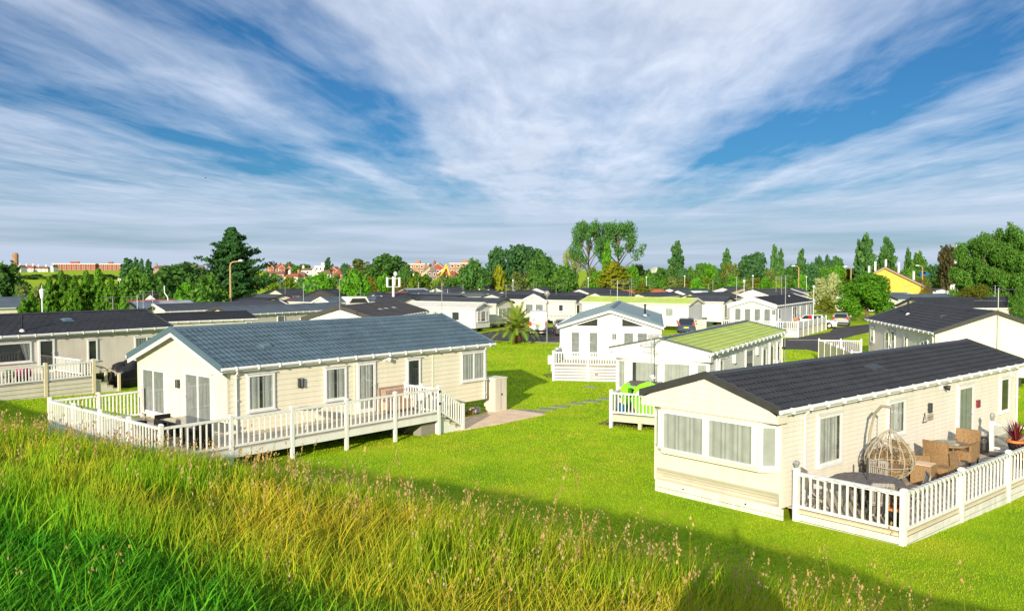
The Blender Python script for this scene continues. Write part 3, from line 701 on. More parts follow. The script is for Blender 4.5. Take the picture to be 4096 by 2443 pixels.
# warning triangle with its small plaque
sg = thing('hazard_sign', 'small black bordered triangle sign with beige plaque on the cream wall', 'sign', tuple(B.location), B.rotation_euler.z)
O, U, V, N = fB['R']; P = lambda u, v, n: O + U * u + V * v + N * n
mb = MB(); tri = [(8.50, 1.70), (8.80, 1.70), (8.65, 2.02)]
mb.add([P(u, v, .018) for u, v in tri] + [P(u, v, .03) for u, v in tri], [(0, 1, 2), (3, 4, 5), (0, 1, 4, 3), (1, 2, 5, 4), (2, 0, 3, 5)]); mb.build('border', 'black_plastic', sg)
mb = MB(); mb.tri(*[P(8.65 + (u - 8.65) * .68, 1.80 + (v - 1.80) * .66, .033) for u, v in tri]); mb.build('face', 'white_upvc', sg)
mb = MB(); mb.fbox(fB['R'], 8.635, 8.665, 1.80, 1.87, .034, .037); mb.fbox(fB['R'], 8.61, 8.63, 1.765, 1.785, .034, .037); mb.fbox(fB['R'], 8.67, 8.69, 1.765, 1.785, .034, .037); mb.build('mark', 'black_plastic', sg)
mb = MB(); mb.fbox(fB['R'], 8.83, 9.28, 1.72, 1.93, .018, .03); mb.cur = 1
mb.fbox(fB['R'], 8.87, 9.22, 1.83, 1.845, .03, .033); mb.fbox(fB['R'], 8.90, 9.12, 1.77, 1.782, .03, .033); mb.build('plaque', ['sign_plaque', 'shadow_gap'], sg)
sk = thing('skirting', 'white slatted boards along the foot of the bay window front', 'skirting', tuple(B.location), B.rotation_euler.z)
mb = MB()
for z0_, z1_ in ((.31, .48), (.17, .297), (-.1, .157)): mb.box(.42, .45, .12, 4.2, z0_, z1_)
mb.build('board', 'white_wood', sk)
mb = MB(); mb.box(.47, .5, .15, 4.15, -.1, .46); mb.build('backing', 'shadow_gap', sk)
mb = MB()
for y in (1.2, 3.2): mb.tube([(.40, y, .40), (.43, y, .40)], .022, 8)
mb.build('knob', 'black_plastic', sk)
BD = home_empty(B, 'white deck with balustrade wrapped in dark string lights beside the cream home', 'deck')
ZF, ZT, WR = .5, 1.43, -2.75; L0 = .7
boards(BD, L0, 15.6, WR, .17, ZF, 'x', .15)
fascia(BD, (L0, WR - .03), (15.6, WR - .03), .40, -.12, 3, 'white_wood'); fascia(BD, (L0 - .03, WR), (L0 - .03, -.05), .40, -.12, 3, 'white_wood')
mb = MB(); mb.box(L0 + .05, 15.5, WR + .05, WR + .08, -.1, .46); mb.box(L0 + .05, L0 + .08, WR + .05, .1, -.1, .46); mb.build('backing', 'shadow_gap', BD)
mb = MB(); mb.box(L0 - .012, L0 + .03, WR, -.05, .40, .47); mb.box(L0, 15.6, WR - .012, WR + .03, .40, .47); mb.build('deck_edge', 'deck_cream', BD)
pl = [L0, 3.9, 7.1, 10.3, 13.0, 15.6]
for l in pl: post(BD, (l, WR), -.12, ZT + .04, .13)
for a, b in zip(pl, pl[1:]): rail_bay(BD, (a, WR), (b, WR), ZF, ZT, sp=.235, bot=.07, bw=.036, capw=.1, rail_h=.09)
post(BD, (L0, -.08), -.12, ZT + .05, .13); rail_bay(BD, (L0, -.08), (L0, WR), ZF, ZT, sp=.18, bot=.07, bw=.045, capw=.1, rail_h=.09)
LE = 11.95
post(BD, (LE, -.62), ZF, ZT, .12); post(BD, (LE, -1.7), ZF, ZT, .1)
mb = MB(); mb.bar((LE, -.62, ZT - .04), (LE, WR, ZT - .04), .1, .08); mb.bar((LE, -.62, ZF + .1), (LE, WR, ZF + .1), .06, .06)
for w in (-1.15, -2.2): mb.bar((LE, w, ZF + .1), (LE, w, ZT - .06), .05, .05, (1, 0, 0))
mb.build('glass_rail', 'white_upvc', BD)
mb = MB(); mb.quad((LE, -.7, ZF + .14), (LE, WR + .1, ZF + .14), (LE, WR + .1, ZT - .09), (LE, -.7, ZT - .09)); mb.build('glass_panel', 'window_glass', BD)
sl_ = thing('string_light', 'dark string of small lights coiled along the white deck handrail', 'string lights', tuple(B.location), B.rotation_euler.z)
mb = MB(); pts = []
for i in range(900):
    u = L0 + .1 + i * 14.5 / 900; a = i * .42; pts.append((u, WR + .06 * math.cos(a), ZT - .045 + .06 * math.sin(a)))
mb.tube(pts, .006, 3)
pts = []
for i in range(120):
    w = -.2 - i * 2.45 / 120; pts.append((L0 - .06 + .02 * math.sin(i * .5), w, ZT - .01 - .06 * abs(math.sin(i * .14))))
mb.tube(pts, .006, 3)
for i in range(60):
    u = L0 + .2 + i * .24; mb.bar((u, WR - .06, ZT - .05), (u + .015, WR - .085, ZT - .10), .010)
mb.build('wire', 'black_plastic', sl_)
def solar(loc, label, h=.18):
    o = thing('solar_lantern', label, 'lantern', loc); mb = MB(); mb.lathe([(.03, 0), (.03, .02), (.045, .03), (.07, h * .6), (.09, h * .62), (.05, h * .95), (.02, h)], 10); mb.build('lantern_body', 'galvanised', o); return o
def to_world(o, p): return o.matrix_basis @ Vector(p)
solar(to_world(B, (L0, -.08, ZT + .10)), 'small metal solar lantern on the corner post by the downpipe')
o = solar(to_world(B, (LE, -.62, ZT + .02)), 'tall metal solar lantern on the post of the glass railing', .3)
solar(to_world(A, (8.0, -.25, ZT + .11)), 'small solar lantern on the post behind the wooden bench', .24)

# --- C: white chalet with the big blue-grey gable (centre)
C, fC, _ = home('chalet', 'white chalet with slate blue roof and triangular gable windows at the lawn edge', 9.37, 52.4, 9.6, 13.5, 6.61, 3.1, 4.13, 'slateblue_felt', 'white_wall', 'slate_metal', z0=.6, style='flat', lod=1, og=.4, oe=.15, bh=.19, bargeh=.17,
    under='white_upvc', group=GRP, cat='chalet', ridge='slateblue_felt', wins=[dict(s='N', r=(5.18, 5.81, .95, 2.69), kind='grey', drip=False, door=True), dict(s='N', r=(4.03, 4.67, .95, 2.69), kind='grey', drip=False, door=True), dict(s='N', r=(1.8, 2.51, 1.1, 2.69), kind='grey', drip=False), dict(s='N', r=(.95, 1.67, 1.1, 2.69), kind='grey', drip=False)])
tri_window(C, fC['N'], [(5.82, 3.0), (4.06, 3.0), (4.06, 3.56)]); tri_window(C, fC['N'], [(2.6, 3.56), (2.6, 3.0), (.95, 3.0)])
wall_light(C, fC['N'], 3.06, 2.4, .22, .34)
mb = MB(); mb.fbox(fC['N'], 3.27, 3.34, .6, 3.9, 0, .03); mb.build('trim_strip', 'white_upvc', C)
flue(C, roof_pt(13.5, 6.61, 3.12, 4.15, 1, 4.4, 1.2), .8)
roof_vent(C, roof_pt(13.5, 6.61, 3.12, 4.15, 1, 2.6, .95), .3, 'slateblue_felt', (.5, .36, .06)); roof_vent(C, roof_pt(13.5, 6.61, 3.12, 4.15, 1, 2.2, 5.3), -.3, 'slateblue_felt', (.5, .36, .06))
mb = MB()
for u in np.arange(.9, 13.4, 1.0):
    for hf in (0, 1):
        p = roof_pt(13.5, 6.61, 3.13, 4.16, 1, u, .1 if hf == 0 else 6.51); q = roof_pt(13.5, 6.61, 3.13, 4.16, 1, u, 3.2 if hf == 0 else 3.4); mb.bar(p, q, .03, .03)
mb.build('felt_seam', 'slate_metal', C)
CD = home_empty(C, 'white deck with slatted skirting in front of the white gabled chalet', 'deck')
ZF, ZT = .92, 1.72
boards(CD, -3.35, .4, .2, 6.45, ZF, 'y'); 
fascia(CD, (-3.38, .2), (-3.38, 6.45), .88, .0, 5, 'white_wood', .05); fascia(CD, (-3.3, 6.48), (.4, 6.48), .88, 0, 5, 'white_wood', .05)
mb = MB(); mb.box(-3.25, -3.2, .3, 6.35, 0, .86); mb.build('backing', 'teak_grey', CD)
for w in (6.45, 4.4, 2.3, .2): post(CD, (-3.35, w), -.05, ZT + .04, .13)
for a, b in ((6.45, 4.4), (4.4, 2.3), (2.3, .2)): rail_bay(CD, (-3.35, a), (-3.35, b), ZF, ZT, sp=.15)
post(CD, (-1.5, 6.45), -.05, ZT + .04, .13); post(CD, (.3, 6.45), -.05, ZT + .04); rail_bay(CD, (-3.35, 6.45), (-1.5, 6.45), ZF, ZT); rail_bay(CD, (-1.5, 6.45), (.3, 6.45), ZF, ZT)
mb = MB()
for w in (3.9, 2.3): mb.box(-3.46, -3.41, w - .1, w + .1, .42, .47)
mb.build('latch', 'black_plastic', CD)

# --- D: grey and white home with the lime green roof
D, fD, _ = home('mobile_home', 'white fronted home with lime green tiled roof behind the lime slide', 8.18, 34.74, 29, 15.04, 4.52, 3.09, 3.58, 'green_roof', 'white_wall', 'olive_roof', z0=.5, style='pan', lod=1, rows=7, pitch=.2, og=.4, oe=.2, bh=.13, bargeh=.08,
    under='white_upvc', ridge='bluegrey_roof', group=GRP, wallends='N', wins=[
    dict(s='R', r=(1.8, 2.36, 1.3, 2.67), kind='net'), dict(s='R', r=(6.4, 7.9, 1.4, 2.7), kind='grey'), dict(s='R', r=(9.94, 10.79, 1.4, 2.5), kind='none'), dict(s='R', r=(11.6, 12.7, .55, 2.7), kind='none', door=True, fw=.18), dict(s='R', r=(13.4, 14.15, 1.5, 2.55), kind='none')])
bayfront(D, 1, 15.04, 4.52, 3.09, 3.58, .4, .2, 'white_wall', (.22, 4.28), [(0, .1, .8, 'net'), (1, .02, .44, 'net'), (1, .50, .94, 'netgap'), (2, .12, .85, 'net')], zb=1.25, ztop=2.74, kink=.9, foot=.5, wing=.6)
for u in (4.25, 8.7):
    mb = MB(); mb.fbox(fD['R'], u - .14, u + .14, 2.3, 2.7, .002, .14); mb.build('meter_box', 'white_upvc', D)
spot_light(D, fD['R'], 14.6, 2.2); downpipe(D, fD['R'], 1.3, 3.0, .5); downpipe(D, fD['R'], 14.7, 3.0, .5)
mb = MB(); p = fD['N'][0] + Vector((-.42, 2.32, 0)); mb.lathe([(.06, 2.50), (.1, 2.52), (.12, 2.8), (.05, 2.84), (.03, 3.3)], 10, (p.x, p.y, 0)); mb.build('porch_lamp', 'white_upvc', D)
DD = home_empty(D, 'small white deck on stilts carrying the lime slide and brown storage box', 'deck')
ZF, ZT = .58, 1.5
boards(DD, -1.95, .42, -.3, 3.6, ZF, 'y'); fascia(DD, (-1.98, 3.6), (-1.98, -.3), .56, .30, 1, 'deck_cream'); fascia(DD, (-1.95, 3.63), (.3, 3.63), .56, .30, 1, 'deck_cream')
for w in (3.6, 1.3, -.3): post(DD, (-1.95, w), -.05, ZT + .06, .13)
for a, b in ((3.6, 1.3), (1.3, -.3)): rail_bay(DD, (-1.95, a), (-1.95, b), ZF, ZT, sp=.15)
post(DD, (.2, 3.6), -.05, ZT + .06, .13); rail_bay(DD, (-1.95, 3.6), (.2, 3.6), ZF, ZT)
for w in (2.4, .6): post(DD, (-1.8, w), -.05, .3, .14, 'deck_cream', False)
for l in (-.8, .1):
    for w in (3.2, 1.9): post(DD, (l, w), -.05, .3, .12, 'concrete', False)
mb = MB(); p = [(-2.0, 3.4), (-2.0, .2), (.4, .2), (.4, 4.4), (-1.4, 4.5)]; mb.prism(p, 'z', -.1, .02); o = mb.build('dirt_patch', 'soil'); o.matrix_basis = D.matrix_basis.copy(); tag(o, kind='structure')

# --- E: cream gabled home on the right, its dark deck rail
E, fE, _ = home('mobile_home', 'wide cream gabled home with dark roof and flue behind the cream bay-window home', 23.54, 47.38, 8.4, 14.25, -6.62, 3.04, 4.22, 'dark_roof', 'ivory_wall', 'charcoal_metal', z0=.6, style='pan', lod=1, rows=9, pitch=.2, og=.25, oe=.2, bh=.16, bargeh=.2, group=GRP, ridge='dark_roof', wins=[
    dict(s='R', r=(12.62, 13.5, 1.5, 2.6), kind='net'), dict(s='R', r=(9.0, 9.9, 1.3, 2.6), kind='grey'), dict(s='R', r=(7.7, 8.5, .6, 2.62), kind='grey', door=True), dict(s='R', r=(5.2, 5.75, 1.4, 2.5), kind='none'), dict(s='R', r=(1.4, 2.75, 1.4, 2.5), kind='none', panes=2)])
flue(E, roof_pt(14.25, 6.62, 3.06, 4.24, -1, 9.6, 1.5), .95); roof_vent(E, roof_pt(14.25, 6.62, 3.06, 4.24, -1, 4.4, 1.9), -.33, 'charcoal_metal', (.55, .36, .08))
downpipe(E, fE['R'], .5, 2.95, .6)
ED = home_empty(E, 'small pale deck with solid side panels beside the wide cream gabled home', 'deck')
boards(ED, 4, 13.4, .2, 3.4, .6, 'x')
for l in (4, 5.9, 7.8, 9.6, 11.5, 13.4): post(ED, (l, 3.4), -.05, 1.62, .1)
mb = MB(); mb.box(4, 13.4, 3.37, 3.42, .1, 1.5); mb.build('side_panel', 'deck_cream', ED)
for w in (.5, 1.9): post(ED, (13.4, w), -.05, 1.62, .1)
rail_bay(ED, (13.4, .5), (13.4, 1.9), .6, 1.55); rail_bay(ED, (13.4, 1.9), (13.4, 3.4), .6, 1.55)

# --- F: beige home at the left edge with its deck, steps and flower pots
FX, FY = -26.4 - 4 * math.sin(R(36.7)), 43.9 - 4 * math.cos(R(36.7))
Fh, fF, _ = home('lodge', 'beige boarded home with black diamond tiled roof and flue at the left edge', FX, FY, 36.7, 13.65, 6.2, 3.1, 4.07, 'dark_roof', 'tan_wall', 'dark_metal', z0=.7, style='shingle', lod=1, rows=11, pitch=.42, og=.25, oe=.3, bh=.12, group=GRP, cat='lodge', ridge='dark_roof', wins=[
    dict(s='R', r=(3.3, 5.55, 1.66, 2.72), kind='sides'), dict(s='R', r=(5.9, 6.75, .98, 2.8), kind='none', door=True, fw=.1), dict(s='R', r=(8.55, 9.12, 1.44, 2.62), kind='none'), dict(s='R', r=(11.34, 12.85, .95, 2.6), kind='grey', panes=2)])
flue(Fh, roof_pt(13.65, 6.2, 3.12, 4.09, 1, 5.2, .5), .95); roof_vent(Fh, roof_pt(13.65, 6.2, 3.12, 4.09, 1, 8.2, 1.8), .3, 'slate_metal', (.5, .4, .1))
FD = home_empty(Fh, 'beige boarded deck with white balusters and steps at the left edge', 'deck')
ZF, ZT = 1.0, 1.84
boards(FD, 1, 6.75, -3.9, .25, ZF, 'x'); fascia(FD, (1, -3.93), (6.75, -3.93), .96, .1, 4, 'tan_wall', .02)
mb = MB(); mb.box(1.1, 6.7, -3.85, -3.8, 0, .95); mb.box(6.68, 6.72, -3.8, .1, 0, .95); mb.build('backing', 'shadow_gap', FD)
for l in (1.9, 4.35, 6.75): post(FD, (l, -3.9), -.05, ZT + .06, .15, 'deck_cream')
for a, b in ((1.9, 4.35), (4.35, 6.75)):
    o = rail_bay(FD, (a, -3.9), (b, -3.9), ZF, ZT, sp=.15, bw=.045)
rail_bay(FD, (6.75, -2.6), (6.75, .2), ZF, ZT, sp=.15)
stairs(FD, 6.83, 8.1, -3.85, -2.6, ZF, .1, 4, 'tan_wall', 'deck_cream')
for y in (-3.9, -2.55): post(FD, (8.1, y), -.05, 1.05, .12, 'deck_cream')
mb = MB()
for y in (-3.9, -2.55): mb.bar((6.8, y, 1.82), (8.1, y, 1.02), .1, .06)
mb.build('stair_rail', 'deck_cream', FD)
for i, (l, w, k) in enumerate([(1.6, -3.3, 0), (2.05, -3.35, 1), (2.9, -3.3, 2), (3.4, -3.3, 0), (3.75, -3.25, 3)]):
    o = thing('flower_pot', ['pot of pink and white flowers nearest the left edge of the photo', 'orange pot of red flowers behind the white balusters', 'pot of white flowers in the middle of the balustrade bay', 'pot of mixed pale flowers behind the white balusters', 'pot of purple pink flowers beside the open door'][i], 'flower pot', to_world(Fh, (l, w, ZF)), group='flower pots on the left deck')
    mb = MB(); mb.lathe([(.10, 0), (.15, .26), (.165, .27), (.165, .31), (.13, .31)], 12); mb.build('pot', 'terracotta' if k == 1 else 'brown_box', o)
    n = 260; V = rng.normal(0, 1, (n, 3)); V /= np.linalg.norm(V, axis=1)[:, None]; V = V * (.19 + .06 * rng.random((n, 1))) + np.array([0, 0, .45]); sz = .035
    A1 = rng.normal(0, sz, (n, 3)); B1 = rng.normal(0, sz, (n, 3)); VV = np.stack([V - A1, V - B1, V + A1, V + B1], 1).reshape(-1, 3); FQ = np.arange(4 * n).reshape(-1, 4)
    leaf_mat('petal_pink', (.75, .02, .3), (.85, .3, .5)); leaf_mat('petal_red', (.7, .03, .03), (.85, .1, .25)); leaf_mat('petal_white', (.75, .72, .68), (.2, .35, .1)); leaf_mat('petal_purple', (.35, .03, .22), (.7, .06, .35))
    npmesh('flowers', VV, FQ, M(['petal_pink', 'petal_red', 'petal_white', 'petal_purple'][k]), {'v': ('FLOAT', np.repeat(rng.random(n), 4))}, o)
HOMES = dict(A=A, B=B, C=C, D=D)
o = thing('covered_barbecue', 'black tarpaulin cover tied over a bulky item beside the beige steps', 'covered item', to_world(Fh, (9.35, -2.2, 0)), Fh.rotation_euler.z)
mb = MB(); nseg = 26
prof = [(.62, 0), (.72, .12), (.70, .5), (.66, .9), (.60, 1.25), (.30, 1.36), (.05, 1.38)]
mb.lathe([(r, z) for r, z in prof], nseg)
for i, v in enumerate(mb.v):
    x, y, z = v; a = math.atan2(y, x); k = 1 + .10 * math.sin(a * 7 + z * 3) + .05 * math.sin(a * 13 - z * 5)
    zz = z + (.34 * max(0, x / .7) - .12 * math.cos(a * 3)) * (z / 1.3); mb.v[i] = (x * k * 1.1, y * k * .85, zz)
mb.build('cover', 'tarp_black', o, smooth=True)
mb = MB(); mb.tube([(math.cos(t) * .80, math.sin(t) * .64, .55 + .03 * math.sin(3 * t)) for t in np.linspace(0, 2 * math.pi, 28)], .012, 4); mb.build('rope', 'red_trim', o)

# --- mid-distance homes fitted one by one
def midhome(label, x, y, yaw, L, W, ze, zr, roof, wall, wins=(), **k):
    kw = dict(lod=1, style='pan', rows=7, pitch=.24, bh=.16, group=GRP); kw.update(k)
    return home('mobile_home', label, x, y, yaw, L, W, ze, zr, roof, wall, wins=wins, **kw)
w = lambda s, a, b, c, d, kind='net', **k: dict(s=s, r=(a, b, c, d), kind=kind, drip=False, **k)
midhome('beige home with black roof directly behind the black tarpaulin cover', -29.5, 58.2, 47.5, 12.8, 3.9, 2.78, 3.30, 'black_roof', 'tan_wall', [w('R', 8.6, 9.4, 1.6, 2.4, 'none'), w('R', 11.9, 12.4, 1.3, 2.6, 'grey')], barge='dark_metal')
midhome('long home with white bargeboard and blue black roof behind the beige boarded home', -31.44, 76.87, 38, 14, 3.95, 2.85, 3.45, 'slate_roof', 'ivory_wall', [w('R', 8, 8.8, 1.6, 2.5), w('R', 2, 3, 1.6, 2.5)], barge='white_upvc')
midhome('long beige boarded home with grey green roof right of the lamp post foot', -23.6, 71.6, 31, 15, 3.95, 2.80, 3.38, 'bluegrey_roof', 'tan_wall', [w('R', 5.2, 6.1, .6, 2.55, 'grey', door=True), w('R', 11.5, 12.4, 1.7, 2.5, 'none'), w('R', 13.4, 14, 1.6, 2.5)], barge='brown_roof')
o, f_, _ = midhome('wide white gabled home with brown black roof and three roof vents behind the blue roof', -10.26, 64.56, 11.3, 13.5, 6.21, 2.85, 3.80, 'brown_roof', 'white_wall', barge='brown_roof', bargeh=.3)
for l in (5.2, 6.6, 8.6): roof_vent(o, roof_pt(13.5, 6.21, 2.87, 3.82, 1, l, 1.6), .3, 'grey_metal', (.55, .3, .07))
o, f_, _ = midhome('old cream caravan with stained whitish roof and open windows beside the road', -3.79, 90.32, -61.2, 9.6, -3.35, 2.61, 3.14, 'white_roof', 'white_wall', [w('R', 2.2, 3.2, 1.2, 2.2, 'none'), w('R', 4.9, 5.7, 1.1, 2.2, 'halves'), w('R', 7.6, 8.2, 1.1, 2.0, 'grey')], barge='ivory_wall', style='flat', z0=.45)
ff = f_['N']; window(o, ff, .5, 1.2, 1.15, 2.2, 'net', drip=False); window(o, ff, 1.25, 2.3, 1.1, 2.25, 'none', drip=False); window(o, ff, 2.35, 2.95, 1.15, 2.2, 'net', drip=False)
midhome('beige home with slate roof and white curtained bay behind the palm', -1.77, 97.19, -57.9, 12.2, -3.97, 2.82, 3.38, 'slate_roof', 'tan_wall', [w('N', .7, 3.2, 1.1, 2.3, 'net', panes=3), w('R', 2, 3, 1.4, 2.3)], barge='charcoal_metal')
o, f_, _ = midhome('long beige home with white porch gable behind the white van', 8.01, 105.74, -58, 11.5, -3.97, 2.91, 3.50, 'dark_roof', 'tan_wall', [w('R', 1.9, 2.6, 1.3, 2.4, 'none'), w('N', .4, 1.3, 1.1, 2.4, 'none'), w('N', 1.7, 3.3, 1.2, 2.3, 'grey', panes=2)], barge='charcoal_metal')
mb = MB(); p = lambda l, z, n: f_['R'][0] + f_['R'][1] * l + Vector((0, 0, z)) + f_['R'][3] * n
mb.add([p(4.2, .6, .5), p(7.6, .6, .5), p(7.6, 2.7, .5), p(5.9, 3.45, .5), p(4.2, 2.7, .5), p(4.2, .6, 0), p(7.6, .6, 0), p(7.6, 2.7, 0), p(5.9, 3.45, -.6), p(4.2, 2.7, 0)], [(0, 1, 2, 3, 4), (0, 4, 9, 5), (1, 6, 7, 2), (4, 3, 8, 9), (3, 2, 7, 8)])
po = mb.build('porch', 'tan_wall', o); mb = MB(); mb.bar(p(3.9, 2.66, .6), p(5.9, 3.55, .6), .25, .22, p(0, 0, 1) - p(0, 0, 0)); mb.bar(p(7.9, 2.66, .6), p(5.9, 3.55, .6), .25, .22, p(0, 0, 1) - p(0, 0, 0)); mb.build('bargeboard', 'white_upvc', po)
fp = (f_['R'][0] + f_['R'][3] * .51, f_['R'][1], f_['R'][2], f_['R'][3]); window(po, fp, 4.5, 5.7, 1.1, 2.4, 'grey', drip=False); window(po, fp, 6.0, 7.2, 1.1, 2.4, 'grey', drip=False)
GD = home_empty(o, 'white deck with balustrade behind the white van and globe lamp', 'deck')
boards(GD, -.2, 4.2, .15, 2.2, .7); 
for l in (-.2, 2, 4.2): post(GD, (l, 2.2), -.05, 1.75)
rail_bay(GD, (-.2, 2.2), (2, 2.2), .7, 1.7, sp=.2, bw=.06); rail_bay(GD, (2, 2.2), (4.2, 2.2), .7, 1.7, sp=.2, bw=.06); fascia(GD, (-.2, 2.23), (4.2, 2.23), .7, .45, 1)
o, f_, _ = midhome('long white home with pale green roof behind the white chalet', 19.37, 92.52, -53.9, 14, -4.03, 2.94, 3.54, 'green_roof', 'white_wall', [w('R', 2.0, 3.0, 1.5, 2.5), w('R', 11, 12, 1.5, 2.4)], barge='tan_wall', bargeh=.25, z0=.5)
mb = MB()
for k in 'NB': lap(mb, f_[k], lambda z: .2, lambda z: 3.83, .5, 2.85, .1)
for q in mb.v[:]: pass
mb.v = [tuple(Vector(q) + (f_['N'][3] if i < len(mb.v) / 2 else f_['B'][3]) * .02) for i, q in enumerate(mb.v)]
mb.build('end_cladding', 'grey_wall', o)
midhome('cream home with slate roof between the pale green roof and the white bargeboards', 25.32, 101.34, -54.5, 5.5, -3.9, 2.88, 3.44, 'slate_roof', 'white_wall', [w('N', .5, 1.5, .9, 2.6, 'net')], barge='charcoal_metal')
o, f_, _ = midhome('grey boarded lodge with thick white bargeboards and black roof on the far bend', 28.09, 90.03, 31.5, 18.5, 5.3, 2.89, 3.7, 'black_roof', 'grey_wall', [w('R', 1.2, 2.2, .9, 2.5, 'grey'), w('R', 7.5, 9.4, .8, 2.55, 'none', panes=2, door=True), w('R', 11.2, 12, 1.1, 2.5, 'none'), w('R', 14.5, 16.4, 1.1, 2.5, 'net', panes=2)] + [w('N', .7 + i * 1.05, 1.45 + i * 1.05, .9, 2.55, 'grey') for i in range(4)], barge='white_upvc', bargeh=.45, cat='lodge')
wall_light(o, f_['N'], .38, 2.2, .26, .45); flue(o, roof_pt(18.5, 5.3, 2.91, 3.72, 1, 13.5, 2.0), 1.0)
GD = home_empty(o, 'long white panelled deck around the grey lodge with white bargeboards', 'deck')
q0 = atz(3192, 1350, 0); qi = o.matrix_basis.inverted() @ q0; x0, y0 = qi.x, qi.y
boards(GD, x0, 14, y0, .1, .75); 
ls = [x0 + k * 2.2 for k in range(7)]
for l in ls: post(GD, (l, y0), -.05, 1.6, .14)
mb = MB()
for l in ls[:-1]: mb.box(l + .1, l + 2.1, y0 - .03, y0 + .02, .85, 1.5); 
mb.build('screen_panel', 'lamp_white', GD); fascia(GD, (ls[0], y0), (ls[-1], y0), .72, 0, 4, 'ivory_wall')
for k in range(4):
    rail_bay(GD, (x0, y0 + k * 1.9), (x0, y0 + (k + 1) * 1.9), .75, 1.55, sp=.2, bw=.06); post(GD, (x0, y0 + (k + 1) * 1.9), -.05, 1.6, .12)
fascia(GD, (x0, y0), (x0, y0 + 7.6), .72, 0, 4, 'white_wood')
sb = thing('garden_bench', 'bright blue painted seat beside the white railing on the far bend', 'seat', atz(3122, 1338, 0), R(60)); mb = MB()
mb.box(-.55, .55, -.03, .03, 1.05, 1.35)
mb.build('backrest', 'blue_paint', sb); mb = MB(); mb.box(-.55, .55, -.5, 0, .72, .80); mb.build('seat', 'blue_paint', sb)
for xx in (-.5, .5):
    for yy in (-.45, 0): mb = MB(); mb.box(xx - .05, xx + .05, yy - .04, yy + .04, 0, 1.05 if yy == 0 else .72); mb.build('leg', 'blue_paint', sb)
midhome('wide dark tiled roof home with skylights at the right edge', 40.8, 82.92, 82.5, 17, 6.0, 2.89, 3.85, 'dark_roof', 'ivory_wall', barge='charcoal_metal', rows=8)
o = bpy.context.scene.objects[-1]

# --- far homes: near corner of the eave in the photo, heading, and where the far end comes
def farhome(label, px, py, yaw, pxe, roof, wall, W=3.9, ze=2.8, rise=.58, barge='dark_roof', nw=3, dens=1):
    a = atz(px, py, ze); s = 1 if yaw > -20 else -1; k = (pxe - 2048) / F
    d = Vector((math.sin(R(yaw)), math.cos(R(yaw)))); den = d.x - k * d.y
    L = (k * a.y - a.x) / den if abs(den) > .05 else 11
    if not (5 < L < 26): L = min(26, max(6, L if L > 0 else 11))
    g = gz(a.x, a.y); wins = []
    rr = random.Random(int(px * 7 + py))
    for i in range(nw):
        c = L * (i + .5 + rr.uniform(-.2, .2)) / nw; hw = rr.choice((.4, .55, .8)); wins.append(dict(s='R', r=(c - hw, c + hw, 1.2, 2.3), kind=rr.choice(('none', 'net', 'flat')), drip=False, sill=False))
    if W > 3: wins.append(dict(s='N', r=(W * .2, W * .45, 1.0, 2.3), kind='none', drip=False, sill=False)); wins.append(dict(s='N', r=(W * .55, W * .8, 1.0, 2.3), kind='none', drip=False, sill=False))
    return home('mobile_home', label, a.x, a.y, yaw, L, W * s, ze, ze + rise, roof, wall, barge=barge, z0=.3 + g, lod=0, wins=wins, group=GRP, skirt=False, og=.15, oe=.15)
